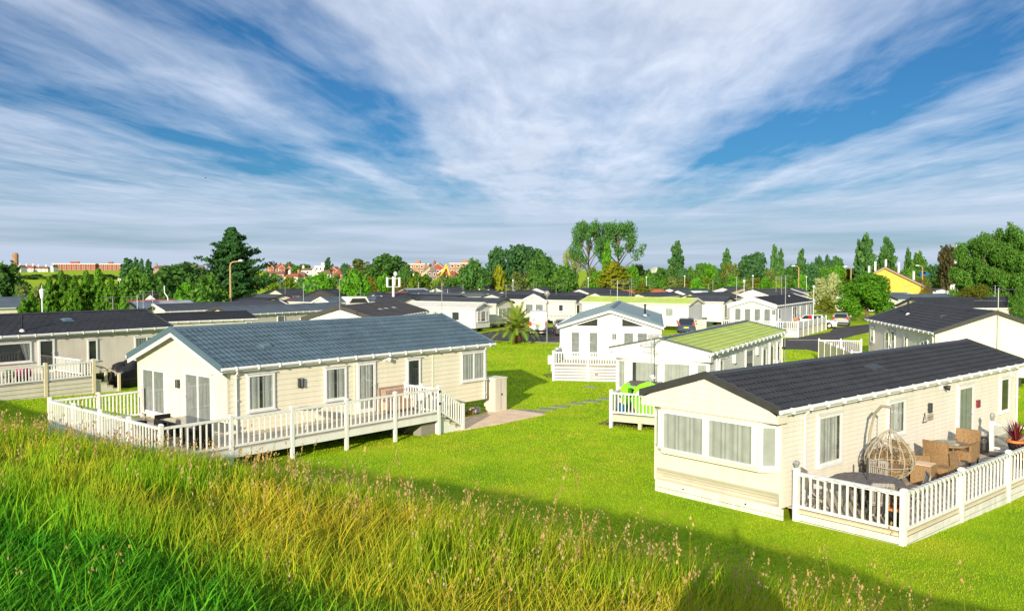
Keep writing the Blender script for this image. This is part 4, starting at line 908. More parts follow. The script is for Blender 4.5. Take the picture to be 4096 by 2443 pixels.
FAR = [
 ('blue grey roofed home at the left edge half hidden by the conifers', -120, 1236, 38, 160, 'bluegrey_roof', 'ivory_wall', 6, 1.0),
 ('pale grey ribbed roof right of the left conifers', 560, 1240, 38, 805, 'pale_roof', 'ivory_wall', 3.9, .7),
 ('small brick red roof just right of the left conifers', 535, 1219, 38, 600, 'red_roof', 'ivory_wall', 3.9, .4),
 ('dark roofed home behind the white bent lamp among trees', 632, 1203, 38, 702, 'black_roof', 'white_wall', 3.9, .9),
 ('white gabled home with black roof below the big conifer', 1039, 1210, -52, 960, 'black_roof', 'ivory_wall', 3.9, .45),
 ('home with grey roof and dark red bargeboard', 1269, 1210, -52, 1128, 'slate_roof', 'ivory_wall', 3.9, .5),
 ('dark roofed home right of the foot of the big conifer', 1140, 1181, -52, 1040, 'black_roof', 'ivory_wall', 3.9, .6),
 ('dark hipped roof home under the right side trees of the hedge with white flowers', 1150, 1186, 38, 1268, 'dark_roof', 'ivory_wall', 6, 1.0),
 ('low dark grey roof home in front of the dark hipped roof', 1090, 1195, -52, 985, 'slate_roof', 'white_wall', 3.9, .5),
 ('black gabled chalet with a glazed front between two bright green trees', 1353, 1188, 10, 1356, 'black_roof', 'interior_dark', 6, 1.1),
 ('white gabled home with light blue grey roof behind the black chalet', 1345, 1178, 38, 1392, 'bluegrey_roof', 'white_wall', 3.9, .6),
 ('blue grey roof home with black gable right of the round bright tree', 1445, 1184, 38, 1518, 'bluegrey_roof', 'ivory_wall', 3.9, .5),
 ('blue grey roof home with white framed dormer porch', 1318, 1213, 45, 1560, 'bluegrey_roof', 'white_wall', 3.9, .62),
 ('dark roofed home with white gable below the telecom mast', 1600, 1211, -52, 1450, 'dark_roof', 'white_wall', 3.9, .55),
 ('dark roof home with a white gable left of the telecom mast', 1530, 1192, 38, 1672, 'dark_roof', 'white_wall', 3.9, .55),
 ('blue grey roof home just right of the telecom mast', 1668, 1187, 38, 1832, 'bluegrey_roof', 'white_wall', 3.9, .55),
 ('long olive grey roof home in the middle of the park', 1725, 1193, 38, 1964, 'olive_roof', 'ivory_wall', 3.9, .5),
 ('long dark roof home in front of the olive grey roof', 1805, 1199, -52, 1560, 'black_roof', 'white_wall', 3.9, .5),
 ('dark pyramid roofed home below the yellow digger arm', 1795, 1173, 38, 1856, 'dark_roof', 'white_wall', 6, 1.0),
 ('grey roof home right below the hedge under the digger arm', 1775, 1158, 38, 1858, 'slate_roof', 'white_wall', 3.9, .7),
 ('dark roof home with cream gable in front of the dark tree', 1888, 1177, 38, 2002, 'dark_roof', 'white_wall', 3.9, .5),
 ('black gabled home below the small golden conifer', 1975, 1164, 10, 1990, 'black_roof', 'white_wall', 5, 1.0),
 ('small light grey roof home above the dark roofs of the centre', 1640, 1168, 38, 1700, 'pale_roof', 'white_wall', 3.9, .6),
 ('low dark roof home beside the small light grey roof', 1645, 1174, 38, 1726, 'dark_roof', 'white_wall', 3.9, .5),
 ('home with long faded red roof left of the telecom mast', 1560, 1179, 38, 1655, 'red_roof', 'white_wall', 3.9, .35),
 ('dark green roofed home with olive gable under the hedge', 2062, 1161, -52, 1950, 'darkgreen_roof', 'olive_wall', 3.9, .7),
 ('dark hipped roof home behind the long beige home with the porch', 2200, 1173, 38, 2306, 'dark_roof', 'white_wall', 6, 1.0),
 ('dark roof home with wide white gable below the golden cypress', 2380, 1180, 38, 2502, 'dark_roof', 'white_wall', 6, 1.0),
 ('dark roof home with white gable above the pale green roof', 2440, 1194, 38, 2564, 'dark_roof', 'white_wall', 5, .8),
 ('long low dark roof right above the long beige home', 2200, 1188, 38, 2356, 'dark_roof', 'ivory_wall', 3.9, .5),
 ('dark roof home with white gable left of the thin yagi mast', 2045, 1178, 38, 2168, 'dark_roof', 'white_wall', 3.9, .5),
 ('grey black roof home with small white gable behind the palm', 2008, 1190, 38, 2188, 'slate_roof', 'white_wall', 3.9, .5),
 ('home with bright orange tiled roof', 2525, 1179, 38, 2682, 'orange_roof', 'white_wall', 3.9, .7),
 ('home with dark green roof and tiny white dormer', 2770, 1184, 38, 2880, 'darkgreen_roof', 'white_wall', 5, .95),
 ('dark roof home with white gable behind the orange roof', 2728, 1171, 38, 2770, 'dark_roof', 'white_wall', 5, .8),
 ('long dark roof home in front of the orange roof', 2600, 1190, 38, 2778, 'dark_roof', 'white_wall', 3.9, .55),
 ('dark roof home behind the slate and pale green roofs', 2830, 1201, 38, 2974, 'dark_roof', 'tan_wall', 5, .85),
 ('long white home with black roof and pale grey gable', 2764, 1150, -52, 2571, 'black_roof', 'white_wall', 3.9, .75),
 ('beige home with black roof right of the pale grey gable', 2844, 1147, -52, 2786, 'black_roof', 'tan_wall', 3.9, .65),
 ('long black roof home in the far row left of the beige gable', 2930, 1142, -52, 2842, 'black_roof', 'tan_wall', 3.9, .9),
 ('home with tall beige gable and black edged roof in the far row', 3010, 1133, -52, 2948, 'black_roof', 'tan_wall', 3.9, .6),
 ('home with long grey boarded side behind the dark chalet', 2947, 1151, 38, 3009, 'dark_roof', 'grey_wall', 5, .6),
 ('home with plain white gable left of the grey boarded side', 2940, 1165, 38, 2960, 'dark_roof', 'white_wall', 5, .75),
 ('beige home at the far right end of the far row', 3082, 1132, -52, 3040, 'black_roof', 'tan_wall', 3.9, .6),
 ('home with white gable and dark roof under the far lamp', 3140, 1137, 38, 3166, 'dark_roof', 'white_wall', 6, .7),
 ('home with peach coloured gable and grey roof', 3122, 1149, 38, 3168, 'slate_roof', 'cream_wall', 6, .75),
 ('cream home with black porch left of the variegated bush', 3230, 1137, -52, 3140, 'black_roof', 'ivory_wall', 3.9, .6),
 ('dark boarded chalet with black gable and glass doors', 3030, 1172, 10, 3050, 'black_roof', 'olive_wall', 5, .9),
 ('long grey brown roof behind the grey lodge', 3036, 1175, 48, 3238, 'slate_roof', 'tan_wall', 3.9, .7),
 ('wide brown roof with white bargeboard behind the grey lodge', 3090, 1189, 38, 3236, 'brown_roof', 'white_wall', 6, .95),
 ('grey roofed home with white fascia in front of the yellow brick gable', 3625, 1168, -52, 3552, 'bluegrey_roof', 'white_wall', 3.9, .7),
 ('low grey roof home tucked under the grey roofed home with white fascia', 3622, 1183, -52, 3556, 'bluegrey_roof', 'white_wall', 3.9, .4),
 ('long flat roofed white home right of the yellow brick gable', 3850, 1137, -62, 3656, 'slate_roof', 'white_wall', 3.9, .55),
 ('grey gabled home left of the autumn coloured tree', 3837, 1168, 10, 3850, 'dark_roof', 'grey_wall', 6, .6),
 ('long dark blue roof behind the wide dark roof with skylights', 3592, 1199, 62, 3830, 'bluegrey_roof', 'white_wall', 3.9, .6),
 ('blue grey roof at the right edge behind the autumn coloured tree', 3930, 1184, 62, 4115, 'bluegrey_roof', 'white_wall', 3.9, .5),
 ('peach home behind the round bright green tree', 3335, 1181, 62, 3440, 'slate_roof', 'cream_wall', 3.9, .6),
 ('small white home in the gap left of the round green tree', 3365, 1139, 38, 3412, 'dark_roof', 'white_wall', 3.9, .7),
 ('long grey roof home in the far gap below the far right poplars', 3332, 1128, -52, 3205, 'slate_roof', 'white_wall', 3.9, .5),
]
for f in FAR:
    bar_ = 'red_trim' if 'dark red' in f[0] else ('white_upvc' if ('white barge' in f[0] or 'white fascia' in f[0] or 'dormer porch' in f[0]) else ('black_roof' if 'black' in f[5] else 'dark_metal'))
    o, fr_, s_ = farhome(*f[:7], W=f[7], rise=f[8], barge=bar_)
    if 'dormer' in f[0]:
        mb = MB(); c = fr_['R'][0] + fr_['R'][1] * 4; U_, N_ = fr_['R'][1], fr_['R'][3]
        hx = [c + U_ * u + Vector((0, 0, z)) + N_ * n for n in (.3, -1.6) for u, z in ((-1.7, 2.6), (1.7, 2.6), (1.1, 3.5), (-1.1, 3.5))]
        mb.add(hx, [(0, 1, 2, 3), (4, 5, 6, 7), (0, 1, 5, 4), (1, 2, 6, 5), (2, 3, 7, 6), (3, 0, 4, 7)]); d_ = mb.build('dormer', 'white_upvc', o)
        mb = MB(); mb.quad(*[c + U_ * u + Vector((0, 0, z)) + N_ * .32 for u, z in ((-1.35, 2.75), (1.35, 2.75), (.9, 3.3), (-.9, 3.3))]); mb.build('pane', 'interior_dark', d_)

# ------------------------------------------------------------------ the town on the rise
def house(label, px, D, wpx, eave_py, ridge_py, wall, roof, yaw=0, depth=8, chim=1, flat=False, cat='house', group='houses of the far town', fl=2, nwin=3, name='house'):
    c = atD(px, 1090, D); g = gz(c.x, c.y) - .5; W = wpx * D / F; ze = H + (1090 - eave_py) * D / F; zr = H + (1090 - ridge_py) * D / F
    ze = max(ze, g + 3); zr = max(zr, ze + .3)
    t = thing(name, label, cat, (c.x, c.y, 0), R(yaw), group); mb = MB()
    mb.box(-W / 2, W / 2, 0, depth, g, ze)
    mb.build('wall', wall, t)
    if flat:
        mb = MB(); mb.box(-W / 2 - .2, W / 2 + .2, -.25, depth + .2, ze - .12, zr); r_ = mb.build('roof', roof, t)
        mb = MB(); mb.box(-W * .1, W * .1, 2, 5, zr, zr + 2.2); mb.build('roof_house', wall, r_)
    else:
        mb = MB()
        if chim < 0:   # gable to the viewer
            mb.add([(-W / 2 - .3, -.3, ze), (0, -.3, zr), (W / 2 + .3, -.3, ze), (-W / 2 - .3, depth, ze), (0, depth, zr), (W / 2 + .3, depth, ze)], [(0, 1, 4, 3), (1, 2, 5, 4)])
            mb2 = MB(); mb2.tri((-W / 2, 0, ze), (W / 2, 0, ze), (0, 0, zr - .1)); mb2.build('gable', wall, t)
            mb3 = MB(); mb3.bar((-W / 2 - .3, -.32, ze - .1), (0, -.32, zr), .2, .5, (0, 1, 0)); mb3.bar((W / 2 + .3, -.32, ze - .1), (0, -.32, zr), .2, .5, (0, 1, 0)); mb3.build('bargeboard', 'render_white', t)
        else:
            mb.add([(-W / 2 - .3, -.4, ze), (W / 2 + .3, -.4, ze), (W / 2 - 1.0, depth / 2, zr), (-W / 2 + 1.0, depth / 2, zr), (-W / 2 - .3, depth + .4, ze), (W / 2 + .3, depth + .4, ze)], [(0, 1, 2, 3), (4, 5, 2, 3), (0, 3, 4), (1, 2, 5)])
        r_ = mb.build('roof', roof, t)
        for k in range(abs(chim)):
            x = (-W * .3, W * .28, 0)[k % 3]; mb = MB(); mb.box(x - .6, x + .6, depth * .4, depth * .4 + 1.1, ze, zr + 1.4)
            for q in (-.3, .3): mb.lathe([(.18, zr + 1.4), (.15, zr + 2.0)], 6, (x + q, depth * .4 + .5, 0))
            mb.build('chimney', wall, r_)
    hs = (ze - g) / fl
    for j in range(fl):
        for i in range(nwin):
            x = -W / 2 + W * (i + .5) / nwin; z = g + hs * j + hs * .35; mb = MB(); hw = W / nwin * .27
            mb.box(x - hw, x + hw, -.06, .02, z, z + hs * .45); wn = mb.build('window', 'render_white', t); mb = MB()
            mb.box(x - hw * .75, x + hw * .75, -.08, -.061, z + hs * .06, z + hs * .39); mb.build('pane', 'car_glass', wn)
    return t
t = thing('tower', 'slender brown brick tower on the far left skyline', 'tower', atD(63, 1090, 900), 0); mb = MB(); g = gz(t.location.x, 900)
mb.lathe([(2.9, -10), (2.9, 19.5), (2.5, 20.2), (1.4, 20.8)], 10, (0, 0, H)); t.location.z = 0; mb.build('shaft', 'brick_brown', t); mb = MB()
mb.lathe([(3.1, 17), (3.1, 18.2)], 10, (0, 0, H)); mb.build('parapet', 'brick_brown', t)
house('long red brick apartment block on the far left skyline', 296, 1000, 165, 1056, 1054, 'brick_red', 'render_white', 6, 14, 0, True, 'apartment block', 'apartment blocks on the skyline', 3, 9, 'apartment_block')
house('shorter red brick apartment block beside the skyline poplars', 440, 1000, 84, 1057, 1055, 'brick_red', 'render_white', 6, 14, 0, True, 'apartment block', 'apartment blocks on the skyline', 3, 5, 'apartment_block')
house('brown brick flat block left of the big brick gable', 1668, 560, 98, 1057, 1055, 'brick_brown', 'render_white', -4, 10, 0, True, 'apartment block', 'apartment blocks on the skyline', 3, 5, 'apartment_block')
house('brown brick flat block behind the dark tree right of the yellow digger', 1858, 560, 122, 1054, 1052, 'brick_brown', 'render_white', -4, 10, 0, True, 'apartment block', 'apartment blocks on the skyline', 3, 5, 'apartment_block')
TOWN = [
 ('white gabled cottage below the brown tower', 75, 800, 20, 1070, 1061, 'render_white', 'roof_tile_brown', -1), ('terrace of red roofed cottages right of the tower', 112, 820, 44, 1073, 1062, 'render_white', 'roof_tile_red', 2),
 ('low red roofed cottage left of the long apartment block', 165, 820, 48, 1075, 1065, 'render_white', 'roof_tile_brown', 2), ('cottage with pale gable at the corner of the apartment block', 208, 820, 12, 1069, 1060, 'render_white', 'roof_tile_brown', -1),
 ('brown roofed terrace right of the skyline poplars', 632, 620, 40, 1074, 1062, 'brick_brown', 'roof_tile_brown', 1), ('red gabled house right of the skyline poplars', 660, 600, 22, 1083, 1071, 'brick_red', 'roof_tile_red', -1),
 ('small house with brown hipped roof in front of the skyline poplars', 487, 420, 32, 1112, 1099, 'render_white', 'roof_tile_brown', 1),
 ('grey roofed hall left of the big conifer', 795, 640, 34, 1070, 1060, 'brick_grey', 'brick_grey', 0), ('brick house left of the big conifer', 760, 600, 30, 1082, 1066, 'brick_brown', 'roof_tile_brown', 2),
 ('house with orange chimneys low beside the big conifer', 830, 480, 46, 1100, 1088, 'brick_red', 'roof_tile_red', 2),
 ('wide red roof with twin gables right of the big conifer', 1108, 620, 92, 1072, 1057, 'brick_red', 'roof_tile_red', 0), ('steep red gable in front of the wide red roof', 1085, 590, 22, 1073, 1060, 'brick_red', 'roof_tile_brown', -1),
 ('second steep red gable of the wide red roof', 1128, 590, 24, 1075, 1061, 'brick_red', 'roof_tile_brown', -1), ('dark red roofed house at the right of the twin gables', 1158, 600, 30, 1082, 1066, 'brick_red', 'roof_tile_brown', -1),
 ('long brown terrace below the twin gables', 1100, 520, 72, 1096, 1085, 'brick_brown', 'roof_tile_brown', 3), ('orange hipped roof white house in the middle of the town', 1163, 450, 58, 1108, 1093, 'render_white', 'roof_tile_red', 1),
 ('grey roofed house behind the orange hipped roof', 1200, 500, 40, 1104, 1089, 'brick_brown', 'roof_tile_brown', 1), ('white house with long brown roof below the white modern block', 1230, 560, 58, 1081, 1072, 'render_white', 'roof_tile_brown', 1),
 ('white steep gabled house with tall white chimney', 1262, 440, 56, 1108, 1088, 'render_white', 'roof_tile_red', -1), ('brown roofed house right of the tall white chimney', 1300, 470, 44, 1096, 1080, 'render_white', 'roof_tile_brown', 1),
 ('brick house with tall chimney below the skyline fir', 1332, 560, 36, 1082, 1066, 'brick_red', 'roof_tile_red', -1), ('long red roof right of the skyline fir', 1368, 520, 60, 1096, 1083, 'brick_red', 'roof_tile_red', 2),
 ('red brick house at the foot of the dark wooded mound', 1410, 520, 26, 1085, 1073, 'brick_red', 'roof_tile_red', 1),
 ('large red brick gable between the two brown flat blocks', 1752, 520, 58, 1074, 1053, 'brick_red', 'roof_tile_red', -1), ('grey slate house in front of the large brick gable', 1720, 470, 52, 1086, 1065, 'brick_grey', 'brick_grey', 2),
 ('low red brick building behind the yellow digger', 1790, 440, 62, 1100, 1086, 'brick_red', 'roof_tile_red', 0), ('small pale cottage roof below the brown flat block', 1648, 420, 26, 1093, 1082, 'render_white', 'roof_tile_brown', 1),
 ('white flat roofed building peeping over the hedge right of the twin trees', 2634, 480, 22, 1074, 1069, 'render_white', 'render_white', 0),
]
for i, q in enumerate(TOWN):
    house(q[0], q[1], q[2], q[3], q[4], q[5], q[6], q[7], (i * 37 % 5 - 2) * 5, 8, q[8])
t = house('white flat roofed modern block on the far skyline', 1290, 640, 60, 1066, 1063, 'render_white', 'render_white', 8, 10, 0, True, nwin=4)
# yellow brick building
D_ = 150; c = atD(3540, 1090, D_); t = thing('brick_building', 'yellow brick gabled building with brown roof and phone aerials on its ridge', 'building', (c.x, c.y, 0), R(-25))
mb = MB(); W_, ze_, zr_ = 7.6, 3.3, 7.2; mb.add([(-W_, 0, -.2), (W_, 0, -.2), (W_, 0, ze_), (0, 0, zr_), (-W_, 0, ze_), (-W_, 14, -.2), (W_, 14, -.2), (W_, 14, ze_), (0, 14, zr_), (-W_, 14, ze_)], [(0, 1, 2, 3, 4), (5, 6, 7, 8, 9), (1, 6, 7, 2), (0, 5, 9, 4)]); mb.build('wall', 'brick_yellow', t)
mb = MB()
for s in (-1, 1): mb.hexa([(s * (W_ + .5), -.5, ze_ - .25), (0, -.5, zr_ + .06), (0, 14.4, zr_ + .06), (s * (W_ + .5), 14.4, ze_ - .25), (s * (W_ + .5), -.5, ze_ - .05), (0, -.5, zr_ + .26), (0, 14.4, zr_ + .26), (s * (W_ + .5), 14.4, ze_ - .05)])
r_ = mb.build('roof', 'roof_tile_brown', t); mb = MB()
for s in (-1, 1): mb.bar((s * (W_ + .5), -.54, ze_ - .3), (0, -.54, zr_ + .02), .06, .42, (0, 1, 0))
mb.build('bargeboard', 'white_upvc', t)
for i, (x, y, h) in enumerate(((-2.6, .5, 1.2), (-1.6, .8, 1.5), (.1, 1, 1.1), (2.2, 1.0, 1.6), (4.6, 1.2, 1.3))):
    mb = MB(); zz = zr_ - abs(x) / W_ * (zr_ - ze_); mb.tube([(x, y, zz - .2), (x, y, zz + h)], .05, 6); mb.box(x - .16, x + .16, y - .1, y + .1, zz + .3, zz + h + .5); mb.build('phone_aerial', 'lamp_white', t)
mb = MB(); mb.tube([(0, -.1, 5.2), (-3.2, -.1, 4.9)], .05, 6); mb.tube([(-3.2, -.1, 4.9), (-3.2, -.1, 3.6)], .05, 6); mb.build('cable_duct', 'rust', t)

# ------------------------------------------------------------------ trees
def leaf_cloud(P, Nn, size, asp=1.5, jit=.8, g=rng):
    """one rhombic leaf-clump face per point, roughly facing its normal"""
    n = len(P); Nn = Nn + g.normal(0, jit, (n, 3)); Nn /= np.linalg.norm(Nn, axis=1)[:, None] + 1e-9
    A = np.cross(Nn, g.normal(0, 1, (n, 3))); A /= np.linalg.norm(A, axis=1)[:, None] + 1e-9; B = np.cross(Nn, A)
    s = size * (.6 + .8 * g.random((n, 1)))
    V = np.stack([P - A * s * asp * .5, P - B * s * .5, P + A * s * asp * .5, P + B * s * .5], 1).reshape(-1, 3)
    return V, np.arange(4 * n).reshape(-1, 4)
def sph(n, g=rng):
    v = g.normal(0, 1, (n, 3)); return v / np.linalg.norm(v, axis=1)[:, None]
def crown_lobes(lobes, n, size, shell=.28, gap=.0, g=rng):
    """lobes: (x,y,z,rx,ry,rz); leaves gather near each lobe's skin, lumpier by sub-lobes"""
    w = np.array([l[3] * l[4] + l[4] * l[5] for l in lobes]); w = w / w.sum(); Ps, Ns, vs = [], [], []
    for l, wi in zip(lobes, w):
        k = max(8, int(n * wi)); sub = sph(14, g) * .78; d = sph(k, g)
        si = g.integers(0, 14, k); r = (1 - shell * g.random(k) ** 1.5)
        p = sub[si] * .62 + d * (.42 * r)[:, None]
        p = p * np.array(l[3:6]) + np.array(l[:3]); Ps.append(p); nn = d + sub[si] * .6; Ns.append(nn); vs.append(np.clip(.5 + .32 * g.normal(size=k) + .15 * (g.random(14)[si] - .5), 0, 1))
    P = np.concatenate(Ps); V, Q = leaf_cloud(P, np.concatenate(Ns), size, g=g)
    return V, Q, np.repeat(np.concatenate(vs), 4)
PROTO = {}
def proto(kind):
    """unit trees: total height 1, crown about 1 wide; stored as (crown mesh, trunk mesh)"""
    if kind in PROTO: return PROTO[kind]
    g = np.random.default_rng(abs(hash_(kind)) % 9999); rr = random.Random(hash_(kind)); mb = MB()
    base = kind.rstrip('0123456789')
    if base in ('broad', 'bush', 'near', 'flowering'):
        lob = []; n = 13 if base != 'bush' else 8
        z0 = .30 if base == 'broad' else (.26 if base == 'near' else .16)
        lob.append((0, 0, .60, .36, .36, .36))
        for i in range(n):
            a = 2 * math.pi * i / n + rr.uniform(-.4, .4); zz = rr.uniform(z0, .78); k = math.sin(math.pi * min(1, (zz - z0 + .22) / .9)); r = .30 * k
            q = rr.uniform(.15, .24); lob.append((r * math.cos(a), r * math.sin(a), zz, q, q, q * 1.05))
        for i in range(4): a = rr.uniform(0, 6.28); lob.append((.12 * math.cos(a), .12 * math.sin(a), rr.uniform(.74, .86), .15, .15, .13))
        N_ = {'broad': 3200, 'bush': 2200, 'near': 15000, 'flowering': 3200}[base]; sz = {'broad': .052, 'bush': .06, 'near': .026, 'flowering': .05}[base]
        V, Q, v = crown_lobes(lob, N_, sz, g=g)
        if base != 'bush':
            mb.tube([(0, 0, 0), (.01, 0, .2), (0, .01, .45), (.02, 0, .7)], [.035, .028, .02, .008], 7)
            for i in range(6): a = i * 1.1; mb.tube([(0, 0, .22 + .04 * i), (.12 * math.cos(a), .12 * math.sin(a), .38 + .05 * i), (.25 * math.cos(a), .25 * math.sin(a), .48 + .05 * i)], [.016, .011, .004], 5)
        else:
            for i in range(4): a = i * 1.6; mb.tube([(0, 0, 0), (.1 * math.cos(a), .1 * math.sin(a), .3), (.2 * math.cos(a), .2 * math.sin(a), .6)], [.02, .014, .005], 5)
    elif base == 'poplar':
        lob = []; 
        for i in range(18):
            zz = .16 + .80 * i / 17; r = .40 * math.sin(math.pi * min(1, (zz + .02) * .86)) ** .8 * (1.06 - zz * .55); a = i * 2.4
            lob.append((r * .5 * math.cos(a), r * .5 * math.sin(a), zz, max(.1, r * .62), max(.1, r * .62), .085))
        V, Q, v = crown_lobes(lob, 2600, .055, g=g); mb.tube([(0, 0, 0), (0, 0, .5), (0, 0, .9)], [.04, .025, .006], 7)
    elif base == 'willow':
        lob = [(0, 0, .55, .26, .26, .30)]
        for i in range(34):
            a = i * 2.4; zz = .16 + .76 * ((i * 7) % 34) / 34; r = .36 * math.sin(math.pi * min(1, (zz + .16) * .74)) * rr.uniform(.75, 1.05)
            lob.append((r * math.cos(a), r * math.sin(a), zz, rr.uniform(.13, .19), rr.uniform(.13, .19), rr.uniform(.11, .17)))
        V, Q, v = crown_lobes(lob, 22000, .020, shell=.5, g=g); mb.tube([(0, 0, 0), (.02, 0, .25), (0, .02, .5), (.03, 0, .8)], [.05, .038, .025, .006], 8)
        for i in range(9): a = i * .8; mb.tube([(0, 0, .16 + .03 * i), (.15 * math.cos(a), .15 * math.sin(a), .36 + .04 * i), (.34 * math.cos(a), .34 * math.sin(a), .5 + .04 * i)], [.022, .014, .004], 5)
    elif base == 'open':      # tall open-crowned tree, limbs in sight
        lob = []; trunk = [(0, 0, 0), (.01, 0, .25), (-.01, .01, .5), (.02, 0, .85)]
        mb.tube(trunk, [.028, .022, .016, .004], 7)
        for i in range(16):
            a = i * 2.39; z0 = .28 + .5 * i / 16; ln = .46 * (1 - .5 * (i / 16)); e = Vector((ln * math.cos(a), ln * math.sin(a), z0 + .20 + .05 * rr.random()))
            m = Vector((ln * .5 * math.cos(a), ln * .5 * math.sin(a), z0 + .13)); mb.tube([(0, 0, z0), m, e], [.012, .008, .003], 5)
            for q in (e, m * .35 + e * .65, e + Vector((rr.uniform(-.1, .1), rr.uniform(-.1, .1), .08))):
                q_ = rr.uniform(.11, .18); lob.append((q.x, q.y, min(.90, q.z + .02), q_, q_, q_ * .75))
        for i in range(9): a = i * 1.3; lob.append((.2 * math.cos(a), .2 * math.sin(a), .80 + .08 * (i % 2), .17, .17, .10))
        V, Q, v = crown_lobes(lob, 9500, .019, shell=.95, g=g)
    elif base in ('conifer', 'cypress', 'golden'):
        P, Nn = [], []; nb = {'conifer': 190, 'cypress': 230, 'golden': 200}[base]; lv = {'conifer': 60, 'cypress': 100, 'golden': 36}[base]
        mb.tube([(0, 0, 0), (0, 0, .5), (.01, 0, .97)], [.03, .018, .003], 7)
        for i in range(nb):
            t = (i + .5) / nb; zz = .04 + .94 * t; a = i * 2.39996 + rr.uniform(-.3, .3)
            env = .5 * (1 - t) ** {'conifer': .85, 'cypress': .95, 'golden': .65}[base] * min(1, .45 + t * 3.2)
            ln = env * (rr.uniform(.45, 1.05) if i % 5 else 1.3) + .02; up = {'conifer': .25, 'cypress': .42, 'golden': .30}[base]
            d = np.array([math.cos(a), math.sin(a), up]); s = g.random(lv) ** .6; q = np.array([0, 0, zz]) + d[None, :] * (ln * s)[:, None]
            q += g.normal(0, 1, (lv, 3)) * np.array([.022, .022, .010]) * (1.3 - t); q[:, 2] -= .06 * ln * s ** 2; P.append(q); Nn.append(np.tile(np.array([d[0], d[1], .35]), (lv, 1)))
            if i % 4 == 0: mb.tube([(0, 0, zz), tuple(np.array([0, 0, zz]) + d * ln * .8)], [.006, .002], 4)
        P = np.concatenate(P); V, Q = leaf_cloud(P, np.concatenate(Nn), {'conifer': .032, 'cypress': .021, 'golden': .045}[base], 2.0, .5, g)
        v = np.repeat(np.clip(.5 + .3 * g.normal(size=len(P)), 0, 1), 4)
    rad = np.percentile(np.hypot(V[:, 0], V[:, 1]), 97.5); V = V * np.array([.5 / rad, .5 / rad, 1.0]); zt_ = np.percentile(V[:, 2], 99.7); V[:, 2] /= zt_
    o1 = npmesh('crown', V, Q, M('bark'), {'v': ('FLOAT', v)}); o2 = mb.build('trunk', 'bark')
    me1, me2 = o1.data, o2.data; bpy.data.objects.remove(o1); bpy.data.objects.remove(o2)
    PROTO[kind] = (me1, me2); return PROTO[kind]
def hash_(s): return sum((i + 3) * ord(c) * 31 for i, c in enumerate(s))
LM = dict(dark=((.023, .066, .020), (.058, .128, .034)), mid=((.030, .085, .016), (.075, .16, .030)), bright=((.038, .125, .012), (.085, .205, .017)), olive=((.055, .085, .030), (.115, .145, .05)),
          lime=((.065, .125, .012), (.125, .185, .020)), gold=((.085, .105, .008), (.165, .175, .014)), blue=((.022, .070, .032), (.055, .125, .055)), conif=((.028, .092, .012), (.10, .205, .020)), cyp=((.010, .040, .016), (.034, .085, .028)),
          rust=((.06, .036, .018), (.10, .062, .03)), autumn=((.055, .075, .012), (.11, .118, .018)), silver=((.12, .15, .08), (.26, .28, .16)), brown=((.035, .034, .018), (.06, .055, .03)), pop=((.028, .082, .032), (.072, .155, .052)), orange=((.085, .08, .015), (.14, .125, .022)))
for k, (a, b) in LM.items(): leaf_mat('leaf_' + k, tuple(q * m_ for q, m_ in zip(a, (2.1, 2.15, 1.6))), tuple(q * m_ for q, m_ in zip(b, (2.2, 2.15, 1.6))), .40)
def tree(kind, col, label, px, top, hw, D, base=None, cat='tree', group='trees behind the holiday park', name=None, rot=None, bark='bark', ybase=None):
    c = atD(px, 1090, D); z = gz(c.x, c.y) - .1; zt = H + (1090 - top) * D / F
    if base is not None: z = H - (base - 1090) * D / F
    w = 2 * hw * D / F; h = zt - z; me1, me2 = proto(kind)
    t = thing(name or {'bush': 'shrub', 'conifer': 'conifer_tree', 'cypress': 'cypress_tree', 'golden': 'conifer_tree', 'poplar': 'poplar_tree', 'willow': 'willow_tree'}.get(kind.rstrip('0123456789'), 'broadleaf_tree'), label, cat, (c.x, c.y, z), rnd.uniform(0, 6.28) if rot is None else rot, group)
    for nm, me, mt in (('crown', me1, 'leaf_' + col), ('trunk', me2, bark)):
        o = bpy.data.objects.new(nm, me); COL.objects.link(o); o.parent = t; o.scale = (w, w, h); o.material_slots[0].link = 'OBJECT'; o.material_slots[0].material = M(mt)
    return t
